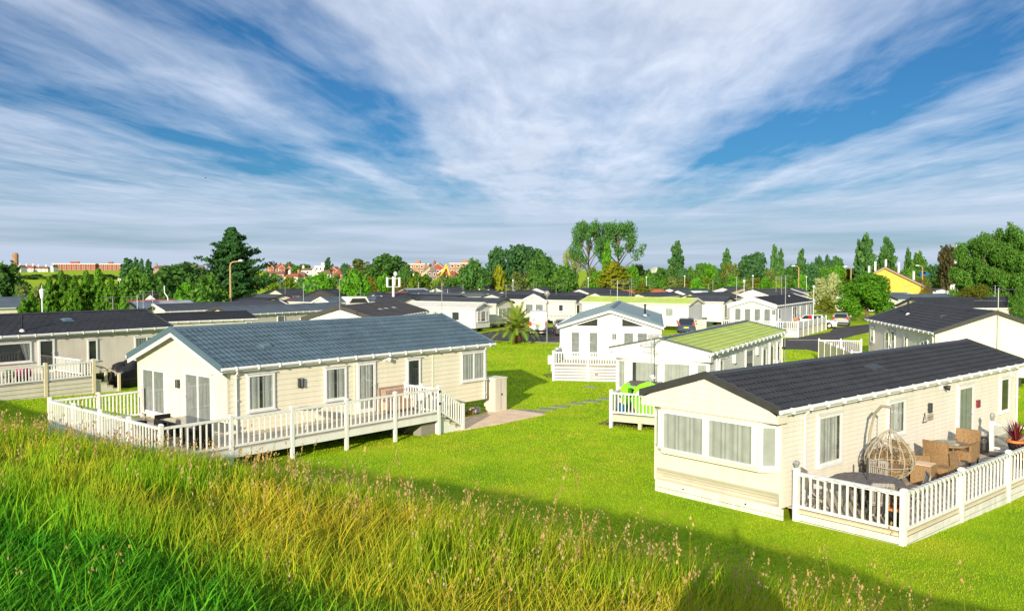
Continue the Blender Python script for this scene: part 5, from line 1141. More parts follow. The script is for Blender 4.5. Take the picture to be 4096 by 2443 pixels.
TREES = [
 ('cypress1', 'cyp', 'huge dark cypress rising above everything left of centre', 930, 912, 138, 140, 1222),
 ('conifer1', 'conif', 'tall feathery conifer at the middle of the left conifer clump', 245, 1086, 75, 75, None), ('conifer2', 'conif', 'feathery conifer second from the left end of the left clump', 195, 1112, 60, 74, None),
 ('conifer1', 'conif', 'feathery conifer in front of the shorter apartment block', 345, 1086, 72, 76, None), ('conifer2', 'conif', 'tallest feathery conifer at the right of the left clump', 393, 1077, 70, 75, None),
 ('conifer1', 'conif', 'lower feathery conifer right of the tallest one of the left clump', 442, 1114, 66, 74, None), ('conifer2', 'conif', 'small conifer at the right foot of the left clump', 492, 1180, 48, 70, None),
 ('conifer1', 'conif', 'small leaning conifer at the left tip of the left clump', 120, 1168, 55, 70, None), ('conifer2', 'conif', 'lowest conifer spray at the outer left of the left clump', 88, 1192, 42, 69, None), ('conifer1', 'conif', 'feathery conifer in the gap between the two tallest of the left clump', 297, 1104, 62, 73, None),
 ('broad1', 'dark', 'dark round tree cut by the left edge', 20, 1052, 90, 110, None), ('bush1', 'olive', 'pale olive shrub below the dark tree at the left edge', 95, 1142, 60, 100, None), ('bush2', 'olive', 'olive scrub left of the conifer clump', 155, 1140, 40, 104, None),
 ('poplar1', 'blue', 'widest blue green tree on the left skyline', 512, 1034, 34, 380, None), ('poplar2', 'blue', 'skyline poplar just right of the widest one', 545, 1031, 17, 380, None), ('poplar1', 'blue', 'slim skyline poplar third of its row', 567, 1036, 14, 380, None), ('poplar2', 'blue', 'slim skyline poplar at the right end of its row', 595, 1038, 19, 375, None),
 ('broad2', 'mid', 'bright bushy tree in front of the skyline poplars', 560, 1074, 82, 120, None), ('broad3', 'dark', 'broad dark tree between the skyline poplars and the big cypress', 715, 1052, 95, 130, None), ('bush1', 'bright', 'bright yellow green shrub left of the lamp post', 735, 1131, 58, 105, None),
 ('broad1', 'mid', 'bushy green tree directly behind the lamp post', 832, 1098, 66, 112, None), ('bush2', 'mid', 'dense green shrub at the foot of the lamp post', 800, 1150, 70, 100, None), ('bush1', 'dark', 'dark shrub at the left foot of the big cypress', 655, 1140, 55, 110, None),
 ('flowering1', 'lime', 'yellow green tree with pale blossom right of the big cypress', 1108, 1105, 42, 175, None), ('flowering2', 'lime', 'second yellow green tree with pale blossom right of the big cypress', 1160, 1108, 40, 175, None), ('bush2', 'mid', 'green shrub at the right end of the blossom hedge', 1205, 1114, 36, 170, None),
 ('broad3', 'bright', 'bright green tree in front of the white steep gable', 1272, 1094, 60, 130, None), ('broad2', 'bright', 'round bright green tree left of the telecom mast', 1425, 1080, 58, 130, None),
 ('broad1', 'dark', 'dark wooded mound tree left of the brown flat block', 1560, 1020, 84, 300, None), ('bush1', 'olive', 'pale olive domed wood left of the dark wooded mound', 1450, 1037, 70, 330, None), ('broad3', 'blue', 'small dark round tree at the left end of the domed wood', 1384, 1054, 22, 330, None), ('broad2', 'dark', 'dark tree at the right foot of the wooded mound', 1620, 1065, 34, 280, None),
 ('poplar1', 'blue', 'lone fir on the skyline above the town', 1312, 1030, 17, 560, None), ('broad1', 'mid', 'small dark tree among the red roofs', 1180, 1062, 24, 540, None), ('broad2', 'olive', 'olive tree on the town skyline', 1158, 1048, 24, 620, None), ('broad3', 'mid', 'tree row piece on the town skyline', 1215, 1056, 26, 640, None),
 ('bush1', 'orange', 'orange tinted shrub right of the round bright tree', 1490, 1106, 34, 180, None), ('bush2', 'bright', 'green shrub left of the telecom mast panels', 1530, 1100, 36, 180, None), ('bush1', 'autumn', 'brownish shrub between the telecom mast panels', 1600, 1114, 40, 180, None), ('flowering1', 'lime', 'shrub with pale blossom right of the telecom mast', 1652, 1107, 36, 180, None),
 ('bush2', 'lime', 'low yellow green shrub below the cream crane jib', 1700, 1116, 32, 185, None), ('bush1', 'mid', 'dark shrub at the foot of the cream crane jib', 1672, 1086, 26, 260, None), ('bush2', 'lime', 'low hedge shrub below the yellow digger', 1748, 1114, 30, 185, None), ('flowering2', 'mid', 'hedge with pale blossom left of the dark tree', 1800, 1106, 48, 180, None), ('bush1', 'mid', 'green shrub at the foot of the dark tree', 1835, 1092, 40, 190, None), ('bush2', 'bright', 'small green shrub in front of the white homes below the digger', 1745, 1148, 18, 150, None),
 ('broad2', 'dark', 'tall dark green tree in front of the right brown flat block', 1892, 1038, 58, 165, None), ('broad1', 'blue', 'left crown of the big dark tree group left of the twin trees', 2005, 994, 62, 235, None), ('broad3', 'blue', 'tallest crown of the big dark tree group left of the twin trees', 2100, 982, 78, 235, None), ('broad2', 'dark', 'right crown of the big dark tree group left of the twin trees', 2172, 1006, 56, 230, None),
 ('golden1', 'gold', 'small golden conifer left of centre', 1996, 1061, 40, 172, None), ('bush1', 'olive', 'olive hedge shrub right of the small golden conifer', 2075, 1088, 50, 175, None), ('bush2', 'mid', 'green hedge shrub below the big dark tree group', 2140, 1084, 46, 180, None), ('flowering1', 'mid', 'hedge with blossom behind the thin lamp posts', 2165, 1108, 50, 160, None), ('broad2', 'mid', 'dark green tree left of the twin tall trees', 2258, 1060, 62, 150, None),
 ('open1', 'pop', 'left of the twin tall open crowned trees', 2352, 886, 82, 220, None), ('open2', 'pop', 'right of the twin tall open crowned trees', 2472, 888, 92, 222, None), ('poplar2', 'bright', 'bright ivy clad stem between the twin tall trees', 2428, 962, 24, 215, None), ('open1', 'silver', 'grey leaved tree at the left foot of the twin tall trees', 2292, 1002, 52, 225, None),
 ('bush1', 'olive', 'olive shrub below the twin tall trees', 2368, 1070, 42, 205, None), ('bush2', 'bright', 'bright shrub below the left twin tall tree', 2385, 1085, 34, 190, None), ('golden2', 'gold', 'large golden cypress in front of the twin tall trees', 2456, 1046, 74, 150, 1176), ('broad1', 'bright', 'bright green tree right of the golden cypress', 2525, 1062, 36, 175, None),
 ('conifer2', 'autumn', 'small spreading conifer right of the golden cypress', 2570, 1128, 36, 140, 1182),
 ('poplar1', 'pop', 'tall twin topped poplar right of the golden cypress', 2706, 968, 36, 260, None), ('poplar2', 'pop', 'slim poplar in the middle of the right treeline', 2905, 996, 25, 260, None), ('broad3', 'blue', 'large round blue green tree in the middle of the right treeline', 3012, 1012, 56, 220, None), ('poplar1', 'pop', 'tall twin poplar behind the large round blue green tree', 3097, 982, 20, 265, None), ('poplar2', 'pop', 'slim poplar close right of the tall twin poplar', 3122, 997, 18, 265, None),
 ('poplar1', 'pop', 'pointed poplar above the far street lamp', 3205, 998, 22, 260, None), ('broad1', 'blue', 'rounded poplar crown right of the pointed poplar', 3272, 1026, 24, 270, None), ('broad2', 'blue', 'second rounded poplar crown right of the pointed poplar', 3312, 1022, 24, 270, None), ('broad3', 'pop', 'third rounded poplar crown right of the pointed poplar', 3350, 1026, 24, 270, None),
 ('poplar2', 'pop', 'tallest poplar above the round bright green tree', 3465, 938, 38, 230, None), ('poplar1', 'pop', 'left shoulder poplar of the tallest poplar', 3436, 962, 22, 232, None), ('poplar1', 'pop', 'broad poplar above the yellow brick gable', 3550, 952, 38, 230, None), ('broad1', 'dark', 'dark tree behind the yellow brick gable', 3540, 1008, 50, 200, None), ('poplar2', 'pop', 'small slim poplar right of the yellow brick building', 3632, 993, 18, 250, None), ('broad2', 'mid', 'rounded tree right of the small slim poplar', 3672, 1010, 36, 240, None),
 ('broad3', 'brown', 'purple brown tree left of the big willow', 3800, 984, 46, 165, None), ('bush1', 'rust', 'copper leaved shrub right of the yellow brick building', 3764, 1074, 36, 175, None), ('bush2', 'lime', 'small yellow shrub below the copper leaved shrub', 3752, 1104, 18, 170, None), ('broad1', 'mid', 'dark bush right of the brown roof of the brick building', 3630, 1074, 38, 185, None),
 ('willow1', 'mid', 'big willow crown nearest the right edge', 4075, 920, 95, 118, None), ('willow2', 'mid', 'highest crown of the big willow group', 3985, 912, 95, 120, None), ('willow1', 'mid', 'left crown of the big willow group', 3885, 944, 80, 123, None), ('willow2', 'dark', 'low dark willow mass behind the autumn coloured tree', 3950, 1020, 110, 126, None),
 ('near1', 'bright', 'round bright green tree standing by the silver car', 3472, 1098, 116, 112, 1290), ('bush1', 'silver', 'variegated pale shrub left of the round green tree', 3288, 1112, 52, 116, 1250), ('bush2', 'silver', 'tall pale variegated shrub behind the other pale one', 3332, 1092, 40, 124, 1230), ('bush1', 'autumn', 'low green shrub with orange top by the grey lodge', 3306, 1186, 42, 108, 1256),
 ('near2', 'autumn', 'autumn coloured small tree behind the wide dark roof', 3892, 1140, 72, 88, 1262), ('near1', 'mid', 'green tree cut by the right edge above the wide roof', 4090, 1150, 58, 84, None),
]
for q in TREES: tree(q[0], q[1], q[2], q[3], q[4], q[5], q[6], q[7], group='trees and shrubs around the park', cat='shrub' if q[0].startswith('bush') else 'tree')
# right-hand tree belt: two rows of mixed trees
cols = ['olive', 'mid', 'dark', 'autumn', 'mid', 'olive', 'blue', 'mid', 'bright', 'dark']; words = {'olive': 'olive', 'mid': 'green', 'dark': 'dark green', 'autumn': 'brownish', 'blue': 'blue green', 'bright': 'bright green', 'lime': 'yellow green'}
k = 0
for px in range(2565, 3780, 34):
    c_ = cols[(k * 7 + k // 3) % 10]; tp = 1066 + rnd.randint(-12, 14)
    tree(('broad1', 'broad2', 'bush1', 'broad3', 'bush2')[k % 5], c_, '%s tree filling the treeline %s' % (words[c_], 'between the golden cypress and the slim poplar' if px < 2900 else ('around the large round blue green tree' if px < 3180 else ('under the pointed poplar and its neighbours' if px < 3430 else 'behind the yellow brick building'))) + (' in the back row, number %d from its left' % (k + 1) if 0 else ''), px + rnd.randint(-8, 8), tp, rnd.randint(28, 42), rnd.uniform(225, 262), group='mixed trees of the right hand belt'); k += 1
for px in list(range(2560, 3240, 46)) + [3620, 3700]:
    c_ = ['lime', 'mid', 'bright', 'olive', 'autumn', 'bright'][k % 6]
    tree(('bush1', 'bush2')[k % 2], c_, '%s shrub fronting the right treeline %s' % ({'lime': 'yellow green', 'mid': 'green', 'bright': 'bright green', 'olive': 'olive', 'autumn': 'brownish'}[c_], 'above the long black and orange roofs' if px < 2800 else ('above the tall beige gable' if px < 3060 else ('below the far street lamp' if px < 3300 else 'right of the yellow brick building'))), px + rnd.randint(-8, 8), 1100 + rnd.randint(-6, 14), rnd.randint(30, 44), rnd.uniform(188, 210), cat='shrub', group='shrubs in front of the right hand belt'); k += 1
for i, px in enumerate((1060, 1100, 1345, 1440, 1640, 1700, 1770, 1930)):
    c_ = ['mid', 'dark', 'mid', 'olive', 'dark', 'mid', 'olive', 'mid'][i]
    tree(('bush1', 'broad2')[i % 2], c_, 'distant %s bush on the town slope %s' % (words[c_], ['just right of the big cypress', 'below the twin red gables', 'below the long red roof', 'below the domed wood', 'left of the cream crane jib', 'right of the cream crane jib', 'behind the yellow digger', 'behind the tall dark tree'][i]), px, 1088 + (i % 3) * 5, 30, 330, cat='shrub', group='bushes on the town slope')
for i, (px, tp, hw, D) in enumerate(((130, 1073, 60, 700), (240, 1077, 70, 690), (350, 1078, 60, 680), (430, 1078, 50, 690))):
    tree('bush1', 'dark', 'dark hedge across the far field %s' % ['below the red roofed cottages', 'below the left half of the long apartment block', 'below the right half of the long apartment block', 'below the shorter apartment block'][i], px, 1097, hw, 560, cat='hedge', name='hedge', group='hedge across the far field')
    o = bpy.context.scene.objects
# airy shrub by the grey lodge
c = atz(3030, 1318, 0); t = thing('shrub', 'airy thin stemmed shrub in front of the grey lodge', 'shrub', (c.x, c.y, 0)); mb = MB(); P = []
for i in range(26):
    a = i * 2.4; r = .5 + .9 * rnd.random(); e = Vector((r * math.cos(a) * 1.0, r * math.sin(a) * .7, 1.5 + .9 * rnd.random())); m = e * .5 + Vector((0, 0, .25)); mb.tube([(0, 0, 0), m, e], [.025, .016, .005], 4)
    for j in range(22): s = rnd.uniform(.4, 1.05); P.append(tuple(m * (1 - s) + e * s + Vector((rnd.gauss(0, .1), rnd.gauss(0, .1), rnd.gauss(0, .1)))))
P = np.array(P); V, Q = leaf_cloud(P, sph(len(P)), .13); npmesh('leaves', V, Q, M('leaf_lime'), {'v': ('FLOAT', np.repeat(rng.random(len(P)), 4))}, t); mb.build('stem', 'bark_pale', t)
# palm
c = atz(2066, 1371, 0); t = thing('palm_tree', 'small palm with stubby scaly trunk on the lawn by the road', 'palm', (c.x, c.y, gz(c.x, c.y))); mb = MB()
mb.lathe([(.30, -.05), (.40, .15), (.46, .45), (.44, .7), (.32, .92), (.2, 1.02)], 16)
for i in range(90):
    z = .05 + .85 * i / 90; a = i * 2.39996; r = .36 + .1 * math.sin(math.pi * z); d = Vector((math.cos(a), math.sin(a), 0)); s_ = Vector((-d.y, d.x, 0)); p = d * r + Vector((0, 0, z))
    mb.add([p - s_ * .07, p + s_ * .07, p + d * .07 + Vector((0, 0, .13)), p + d * .02 + Vector((0, 0, .02))], [(0, 1, 2), (0, 2, 3), (1, 3, 2)])
mb.build('trunk', 'palm_bark', t); leaf_mat('palm_leaf', (.10, .25, .018), (.34, .46, .045), .4); ribs = MB()
for i in range(52):
    a = i * 2.39996; el = R(86 - 70 * (i / 51) ** .9); ln = 2.75 * rnd.uniform(.85, 1.1); p = Vector((0, 0, .98)); d = Vector((math.cos(a) * math.cos(el), math.sin(a) * math.cos(el), math.sin(el))); pts = []
    for j in range(14):
        pts.append(p.copy()); p = p + d * ln / 13; d = (d + Vector((0, 0, -.10 - .05 * (j / 13)))).normalized()
    ribs = MB(); ribs.tube(pts, [.035 * (1 - j / 15) for j in range(14)], 4); VV = []
    side = Vector((-math.sin(a), math.cos(a), 0))
    for j in range(1, 13):
        for h in (0, .33, .66):
            b = pts[j].lerp(pts[min(13, j + 1)], h); fw = (pts[min(13, j + 1)] - pts[j]).normalized(); l_ = .62 * math.sin(math.pi * min(.97, (j + h) / 13.5 * .86 + .12)) + .05
            for sg in (-1, 1):
                e = b + side * sg * l_ * .62 + fw * l_ * .62 + Vector((0, 0, -.12 * l_ + .1 * l_)); wd = fw * .045
                VV += [b - wd, b + wd, e, e - fw * .004]
    f_ = npmesh('frond', np.array([tuple(q) for q in VV]), np.arange(len(VV)).reshape(-1, 4), M('palm_leaf'), {'v': ('FLOAT', np.full(len(VV), .25 + .6 * (1 - i / 51) * rnd.uniform(.6, 1.2)))}, t)
    ribs.build('frond_rib', 'lamp_tan', f_)

# ------------------------------------------------------------------ lamps, aerials, masts
def stand(px, py_base, D=None):
    if D is None: c = atz(px, py_base, 0); return Vector((c.x, c.y, gz(c.x, c.y))), c.y
    c = atD(px, 1090, D); return Vector((c.x, c.y, gz(c.x, c.y))), D
def htop(py, D): return H + (1090 - py) * D / F
def aerial(label, px, top, D, kind='yagi', heading=0., r=.028, base_z=None, mt='galvanised'):
    p, D = stand(px, 0, D); zt = htop(top, D); t = thing('television_aerial', label, 'aerial', p, R(heading), 'television aerials on poles'); h = zt - p.z
    mb = MB(); mb.tube([(0, 0, 0 if base_z is None else base_z - p.z), (0, 0, h)], r * max(1, D / 110), 6); mb.build('pole', mt, t)
    mb = MB(); k = max(1, D / 100)
    def yagi(z, az, ln, n, vert=False, w=.30):
        d = Vector((math.cos(az), math.sin(az), 0)); s = Vector((-d.y, d.x, 0)) if not vert else Vector((0, 0, 1)); c = Vector((0, 0, z))
        mb.tube([c - d * .2, c + d * ln], .014 * k, 4)
        for i in range(n):
            q = c - d * .2 + d * (ln + .2) * i / (n - 1); hw = w * (1.25 - .5 * i / n); mb.tube([q - s * hw, q + s * hw], .009 * k, 4)
    if kind == 'yagi': yagi(h - .1, .4, 1.1, 9)
    elif kind == 'double': yagi(h - .08, .2, 1.0, 8); yagi(h - .7, 2.9, 1.2, 10)
    elif kind == 'big': 
        for z in (.05, .3, .55): yagi(h - z, .1, 1.6, 9, False, .45)
        for q in (-.5, .5): mb.tube([(q, 0, h - .7), (q, 0, h + .1)], .012 * k, 4)
    elif kind == 'vert': yagi(h - .5, .6, .5, 12, True, .10); mb.tube([(-.7, 0, h - .45), (.7, .1, h - .4)], .014, 4); yagi(h - .9, 2.2, .55, 10, True, .12)
    elif kind == 'dish':
        yagi(h - .05, 2.6, 1.0, 8); mb.lathe([(.02, 0), (.18, .04), (.26, .1)], 12, (-.3, 0, h - .45)); mb.tube([(0, 0, h - .4), (-.3, 0, h - .42)], .02 * k, 4)
    mb.build('antenna', 'grey_metal', t); return t
for q in [
 ('slim pole with small aerial on the white gabled home with three vents', 1358, 1116, 62, 'yagi', 0), ('tall pole with horizontal dish arm behind the blue roof right end', 1767, 1126, 76, 'double', 40),
 ('aerial with small dish over the left boarded home', 449, 1186, 61, 'dish', 10), ('left one of the aerial pair over the conifers right edge', 547, 1182, 62, 'yagi', 160), ('aerial with two racks behind the left home right end', 571, 1172, 66, 'double', 20),
 ('aerial against the bright bushy tree', 609, 1160, 68, 'yagi', 170), ('aerial pole above the red edged roof', 1213, 1130, 95, 'big', 20), ('short aerial below the blossom hedge', 1140, 1148, 120, 'yagi', 0), ('short rust coloured aerial beside the round bright tree', 1441, 1158, 115, 'vert', 0),
 ('aerial right of the telecom mast', 1674, 1128, 120, 'yagi', 90), ('short aerial on the dark roofs right of the mast', 1745, 1158, 130, 'yagi', 0), ('short aerial left of the olive grey roof', 1790, 1156, 125, 'yagi', 90), ('aerial on the white topped mast by the tall dark tree', 1852, 1138, 150, 'dish', 0),
 ('aerial left of the palm top', 2024, 1138, 110, 'big', 0), ('aerial in the gap left of the globe lamp', 2136, 1126, 135, 'yagi', 0), ('large rack aerial standing on the white chalet ridge line', 2470, 1120, 68, 'big', 15), ('tall thin aerial right of the golden cypress', 2526, 1113, 115, 'double', 0), ('short pole aerial above the pale green roof', 2443, 1158, 120, 'yagi', 0),
 ('aerial above the dark green roof', 2852, 1112, 118, 'yagi', 0), ('stacked aerial left of the white lamp column', 2947, 1106, 112, 'double', 10), ('aerial on the white homes in the far row', 3105, 1108, 130, 'yagi', 0), ('aerial mast between the grey lodge and far row', 3127, 1100, 122, 'vert', 0), ('tall banded pole at the far end of the lime green roof', 3143, 1100, 61, 'yagi', 90),
 ('aerial pole at the wide cream gabled home', 3996, 1152, 47, 'double', 0), ('thin aerial above the far dark roofs left of the silver gable', 2600, 1135, 160, 'yagi', 0), ('aerial by the pale grey gable in the far row', 2835, 1132, 150, 'yagi', 0), ('aerial near the yellow brick building right end', 3622, 1142, 128, 'yagi', 0), ('thin aerial in front of the long flat roofed home', 3725, 1120, 140, 'yagi', 0), ('aerial left of the willow trunk', 3982, 1140, 90, 'yagi', 0),
]: aerial(*q)
aerial('aerial on a jointed pole in front of the lime green roofed home', 2607, 1300, 34.6, 'vert', 10, .022, .6)
def lamp(label, px, top, D, kind, base=None):
    p, D = stand(px, base, None if base else D); h = htop(top, D) - p.z; k = max(1, D / 150); t = thing('street_lamp', label, 'street lamp', p, 0, 'lamps around the park'); mb = MB()
    if kind == 'globe':
        mb.tube([(0, 0, 0), (0, 0, 1.0), (0, 0, 1.02), (0, 0, h - .5)], [.085, .08, .05 * k, .045 * k], 8); mb.build('column', 'grey_metal', t)
        mb = MB(); mb.lathe([(.02, -.27), (.17, -.21), (.26, -.08), (.28, .02), (.24, .14), (.14, .24), (.01, .28)], 14, (0, 0, h - .26)); mb.build('globe', 'globe_smoke', t, True); mb = MB(); mb.lathe([(.05, -.4), (.13, -.27), (.13, -.21)], 10, (0, 0, h - .26)); mb.build('collar', 'grey_metal', t)
    elif kind == 'tall':
        mb.tube([(0, 0, 0), (0, 0, h - .6), (.08, 0, h - .3), (.35, 0, h - .12), (1.1, 0, h - .03)], [.16, .11, .10, .09, .07], 8); mb.build('column', 'lamp_tan', t); mb = MB(); mb.lathe([(.05, -.12), (.28, -.05), (.3, .1), (.05, .2)], 10, (1.3, 0, h)); mb.build('lantern', 'lamp_white', t)
    elif kind in ('arm', 'armr'):
        s = -1 if kind == 'arm' else 1
        mb.tube([(0, 0, 0), (0, 0, h - .4), (s * .3, 0, h - .05), (s * 1.2, 0, h)], [.16, .12, .10, .08], 6); mb.build('column', 'lamp_tan', t); mb = MB(); mb.box(s * 1.2 - .38, s * 1.2 + .38, -.15, .15, h - .08, h + .10); mb.build('lantern', 'lamp_white', t)
    elif kind == 'post':
        mb.tube([(0, 0, 0), (0, 0, h - .62)], .035 * k + .01, 8); mb.build('column', 'lamp_white', t); mb = MB(); mb.lathe([(.09, -.62), (.11, -.5), (.16, -.14), (.19, -.10), (.1, -.02), (.03, .02)], 8, (0, 0, h)); mb.build('lantern', 'lamp_white', t); mb = MB(); mb.tube([(0, 0, h), (0, 0, h + .25)], .02, 5); mb.build('finial', 'lamp_white', t)
    elif kind == 'bent':
        mb.tube([(0, 0, 0), (0, 0, h * .55), (.1, 0, h * .66), (.05, 0, h * .74), (-.28, 0, h * .84), (-.3, 0, h)], .06, 6); mb.build('column', 'lamp_white', t); mb = MB(); mb.box(-.16, .12, -.1, .1, h * .38, h * .55); mb.build('box', 'lamp_white', t)
    else:
        mb.tube([(0, 0, 0), (0, 0, h - .3)], .04 * k, 6); mb.build('column', 'grey_metal' if kind == 'dark' else 'lamp_white', t); mb = MB(); mb.lathe([(.04 * k, -.34), (.15 * k, -.22), (.17 * k, -.04), (.03, .04)], 8, (0, 0, h)); mb.build('lantern', 'black_plastic' if kind == 'dark' else 'lamp_white', t)
lamp('grey globe lamp column beside the white van', 2188, 1163, None, 'globe', 1368)
lamp('tall tan concrete lamp column in front of the big cypress', 921, 1044, 104, 'tall'); lamp('white lantern post in front of the left conifer clump', 166, 1155, 54, 'post'); lamp('white bent lamp column among the trees left of centre', 667, 1143, 95, 'bent')
for q in [('far street lamp over the middle of the right treeline', 3195, 1064, 180, 'arm'), ('far street lamp left of the yellow brick gable', 3404, 1066, 170, 'arm'), ('far street lamp right of the yellow brick building', 3690, 1062, 190, 'arm'),
 ('dark topped lamp post right of the telecom mast', 1629, 1130, 140, 'dark'), ('globe topped post left of the yellow digger', 1726, 1134, 135, 'dark'), ('white lamp post above the dark green roof left of the palm', 2052, 1118, 150, 'white'), ('flat topped dark lamp post in front of the dark hedge', 2225, 1122, 125, 'dark'), ('black topped lamp post by the dark green tree', 2253, 1120, 130, 'dark'), ('white topped lamp post left of the golden cypress', 2353, 1110, 170, 'white'),
 ('globe lamp post right of the golden cypress', 2519, 1130, 105, 'dark'), ('white lamp post in front of the brownish treeline', 2586, 1106, 180, 'white'), ('white lamp column before the white gabled homes', 2977, 1120, 108, 'white'), ('tall white lamp post over the beige far row', 3012, 1100, 150, 'white'), ('lamp post beside the variegated shrubs', 3256, 1142, 104, 'white'), ('slim white lamp post in the far row by the brownish trees', 2739, 1102, 185, 'white'), ('small white lamp post at the right far row', 3226, 1105, 190, 'white')]: lamp(*q)
# telecom mast
p, D_ = stand(1573, 0, 112); t = thing('telecom_mast', 'white telecom mast with two panel aerials and a round dish on top', 'mast', p); mb = MB(); h = htop(1106, D_); mb.tube([(0, 0, 0), (0, 0, h)], [.2, .16], 8); mb.build('column', 'lamp_white', t)
for s in (-1, 1):
    mb = MB(); mb.box(s * .8 - .125, s * .8 + .125, -.1, .1, h - 1.35, h - .1); mb.build('panel_aerial', 'lamp_white', t); mb = MB()
    for z in (h - .25, h - 1.35): mb.bar((0, 0, z), (s * .8, 0, z), .06, .06)
    mb.build('bracket', 'galvanised', t)
mb = MB(); mb.tube([(.22, 0, h - 1.2), (.26, 0, h + .25)], .06, 6); mb.lathe([(.05, -.3), (.2, -.22), (.26, 0), (.2, .22), (.05, .3)], 10, (.28, 0, h + .35)); mb.build('dish', 'lamp_white', t)
p, D_ = stand(1282, 0, 150); t = thing('telecom_mast', 'smaller white mast with two panels in front of the blossom trees', 'mast', atD(1120, 1090, 150) + Vector((0, 0, -H))); mb = MB(); h = htop(1104, 150); mb.tube([(0, 0, 0), (0, 0, h)], .14, 8); mb.build('column', 'lamp_white', t)
for s in (-1, 1): mb = MB(); mb.box(s * .42 - .13, s * .42 + .13, -.1, .1, h - 1.0, h - .3); mb.bar((0, 0, h - .5), (s * .42, 0, h - .5), .06, .06); mb.build('panel_aerial', 'lamp_white', t)
p, D_ = stand(3832, 0, 150); t = thing('lattice_mast', 'rusty lattice mast with white aerials at the left of the big willow', 'mast', p); mb = MB(); h = htop(1000, D_)
for x, y in ((-.35, -.3), (.35, -.3), (0, .35)): mb.tube([(x, y, 0), (x * .8, y * .8, h)], .06, 5)
for i in range(16): z = h * i / 16; s = 1 if i % 2 else -1; mb.bar((-.35 * s, -.3, z), (.35 * s, -.3, z + h / 16), .05, .05); mb.bar((.35 * s, -.3, z), (0, .35, z + h / 16), .05, .05)
mb.build('lattice', 'rust', t)
for x, z in ((-.5, h - 1.6), (.45, h - .6), (-.45, h + .4), (.5, h + .5)): mb = MB(); mb.box(x - .16, x + .16, -.2, .2, z - .8, z + .5); mb.build('panel_aerial', 'lamp_white', t)
# digger and crane jib over the far hedge
D_ = 330; a = lambda x, y: atD(x, y, D_); t = thing('excavator', 'yellow long reach excavator arm raised over the hedge', 'excavator', (a(1770, 1090).x, D_, gz(a(1770, 1090).x, D_))); o0 = t.location
mb = MB(); q = lambda x, y: a(x, y) - o0
mb.bar(q(1762, 1106), q(1786, 1060), .75, 1.0, (0, 1, 0)); mb.bar(q(1757, 1110), q(1776, 1083), .5, 1.3, (0, 1, 0)); mb.build('boom', 'excavator_yellow', t); mb = MB(); mb.bar(q(1785, 1061), q(1799, 1101), .6, .8, (0, 1, 0)); mb.build('stick', 'excavator_yellow', t)
mb = MB(); mb.lathe([(.5, -.4), (.6, 0), (.5, .4)], 8, q(1786, 1061)); mb.build('joint', 'excavator_yellow', t); mb = MB(); mb.bar(q(1750, 1094), q(1772, 1076), .3, .3); mb.build('ram', 'lamp_white', t)
mb = MB(); mb.box(-3.2, 1.5, -1.2, 1.2, .9, 2.6); mb.build('body', 'excavator_yellow', t); mb = MB(); mb.box(-3.4, 1.8, -1.4, -.8, 0, .9); mb.box(-3.4, 1.8, .8, 1.4, 0, .9); mb.build('track', 'tyre', t)
t = thing('crane', 'cream crane jib slanting up in front of the grey slate house', 'crane', (a(1675, 1090).x, D_, gz(a(1675, 1090).x, D_))); o0 = t.location; mb = MB()
for dz in (-.35, .35): mb.bar(q(1678, 1110) + Vector((0, 0, dz)), q(1720, 1073) + Vector((0, 0, dz)), .22, .22)
for i in range(12): u = i / 12; A_ = q(1678, 1110).lerp(q(1720, 1073), u); B_ = q(1678, 1110).lerp(q(1720, 1073), u + 1 / 12); mb.bar(A_ + Vector((0, 0, -.35 if i % 2 else .35)), B_ + Vector((0, 0, .35 if i % 2 else -.35)), .14, .14)
mb.build('jib', 'jib_cream', t); mb = MB(); mb.box(-2.5, 1.5, -1, 1, .8, 2.6); mb.build('cab', 'jib_cream', t); mb = MB(); mb.box(-2.8, 1.8, -1.2, 1.2, 0, .8); mb.build('track', 'tyre', t)
# aerial work platform, far right
D_ = 200; c = atD(3688, 1090, D_); t = thing('boom_lift', 'blue and red folded boom lift beyond the far homes at the right', 'lift', (c.x, D_, gz(c.x, D_))); o0 = t.location; a = lambda x, y: atD(x, y, D_)
mb = MB(); mb.bar(q(3683, 1112), q(3686, 1086), .5, .5); mb.bar(q(3690, 1090), q(3716, 1097), .5, .5); mb.bar(q(3688, 1102), q(3714, 1096), .4, .4); mb.build('arm', 'blue_plastic', t); mb = MB(); mb.bar(q(3690, 1096), q(3700, 1088), .5, .5); mb.build('link', 'tail_red', t); mb = MB(); mb.box(-1.2, 2.2, -.9, .9, 0, 2.2); mb.build('chassis', 'lamp_white', t)

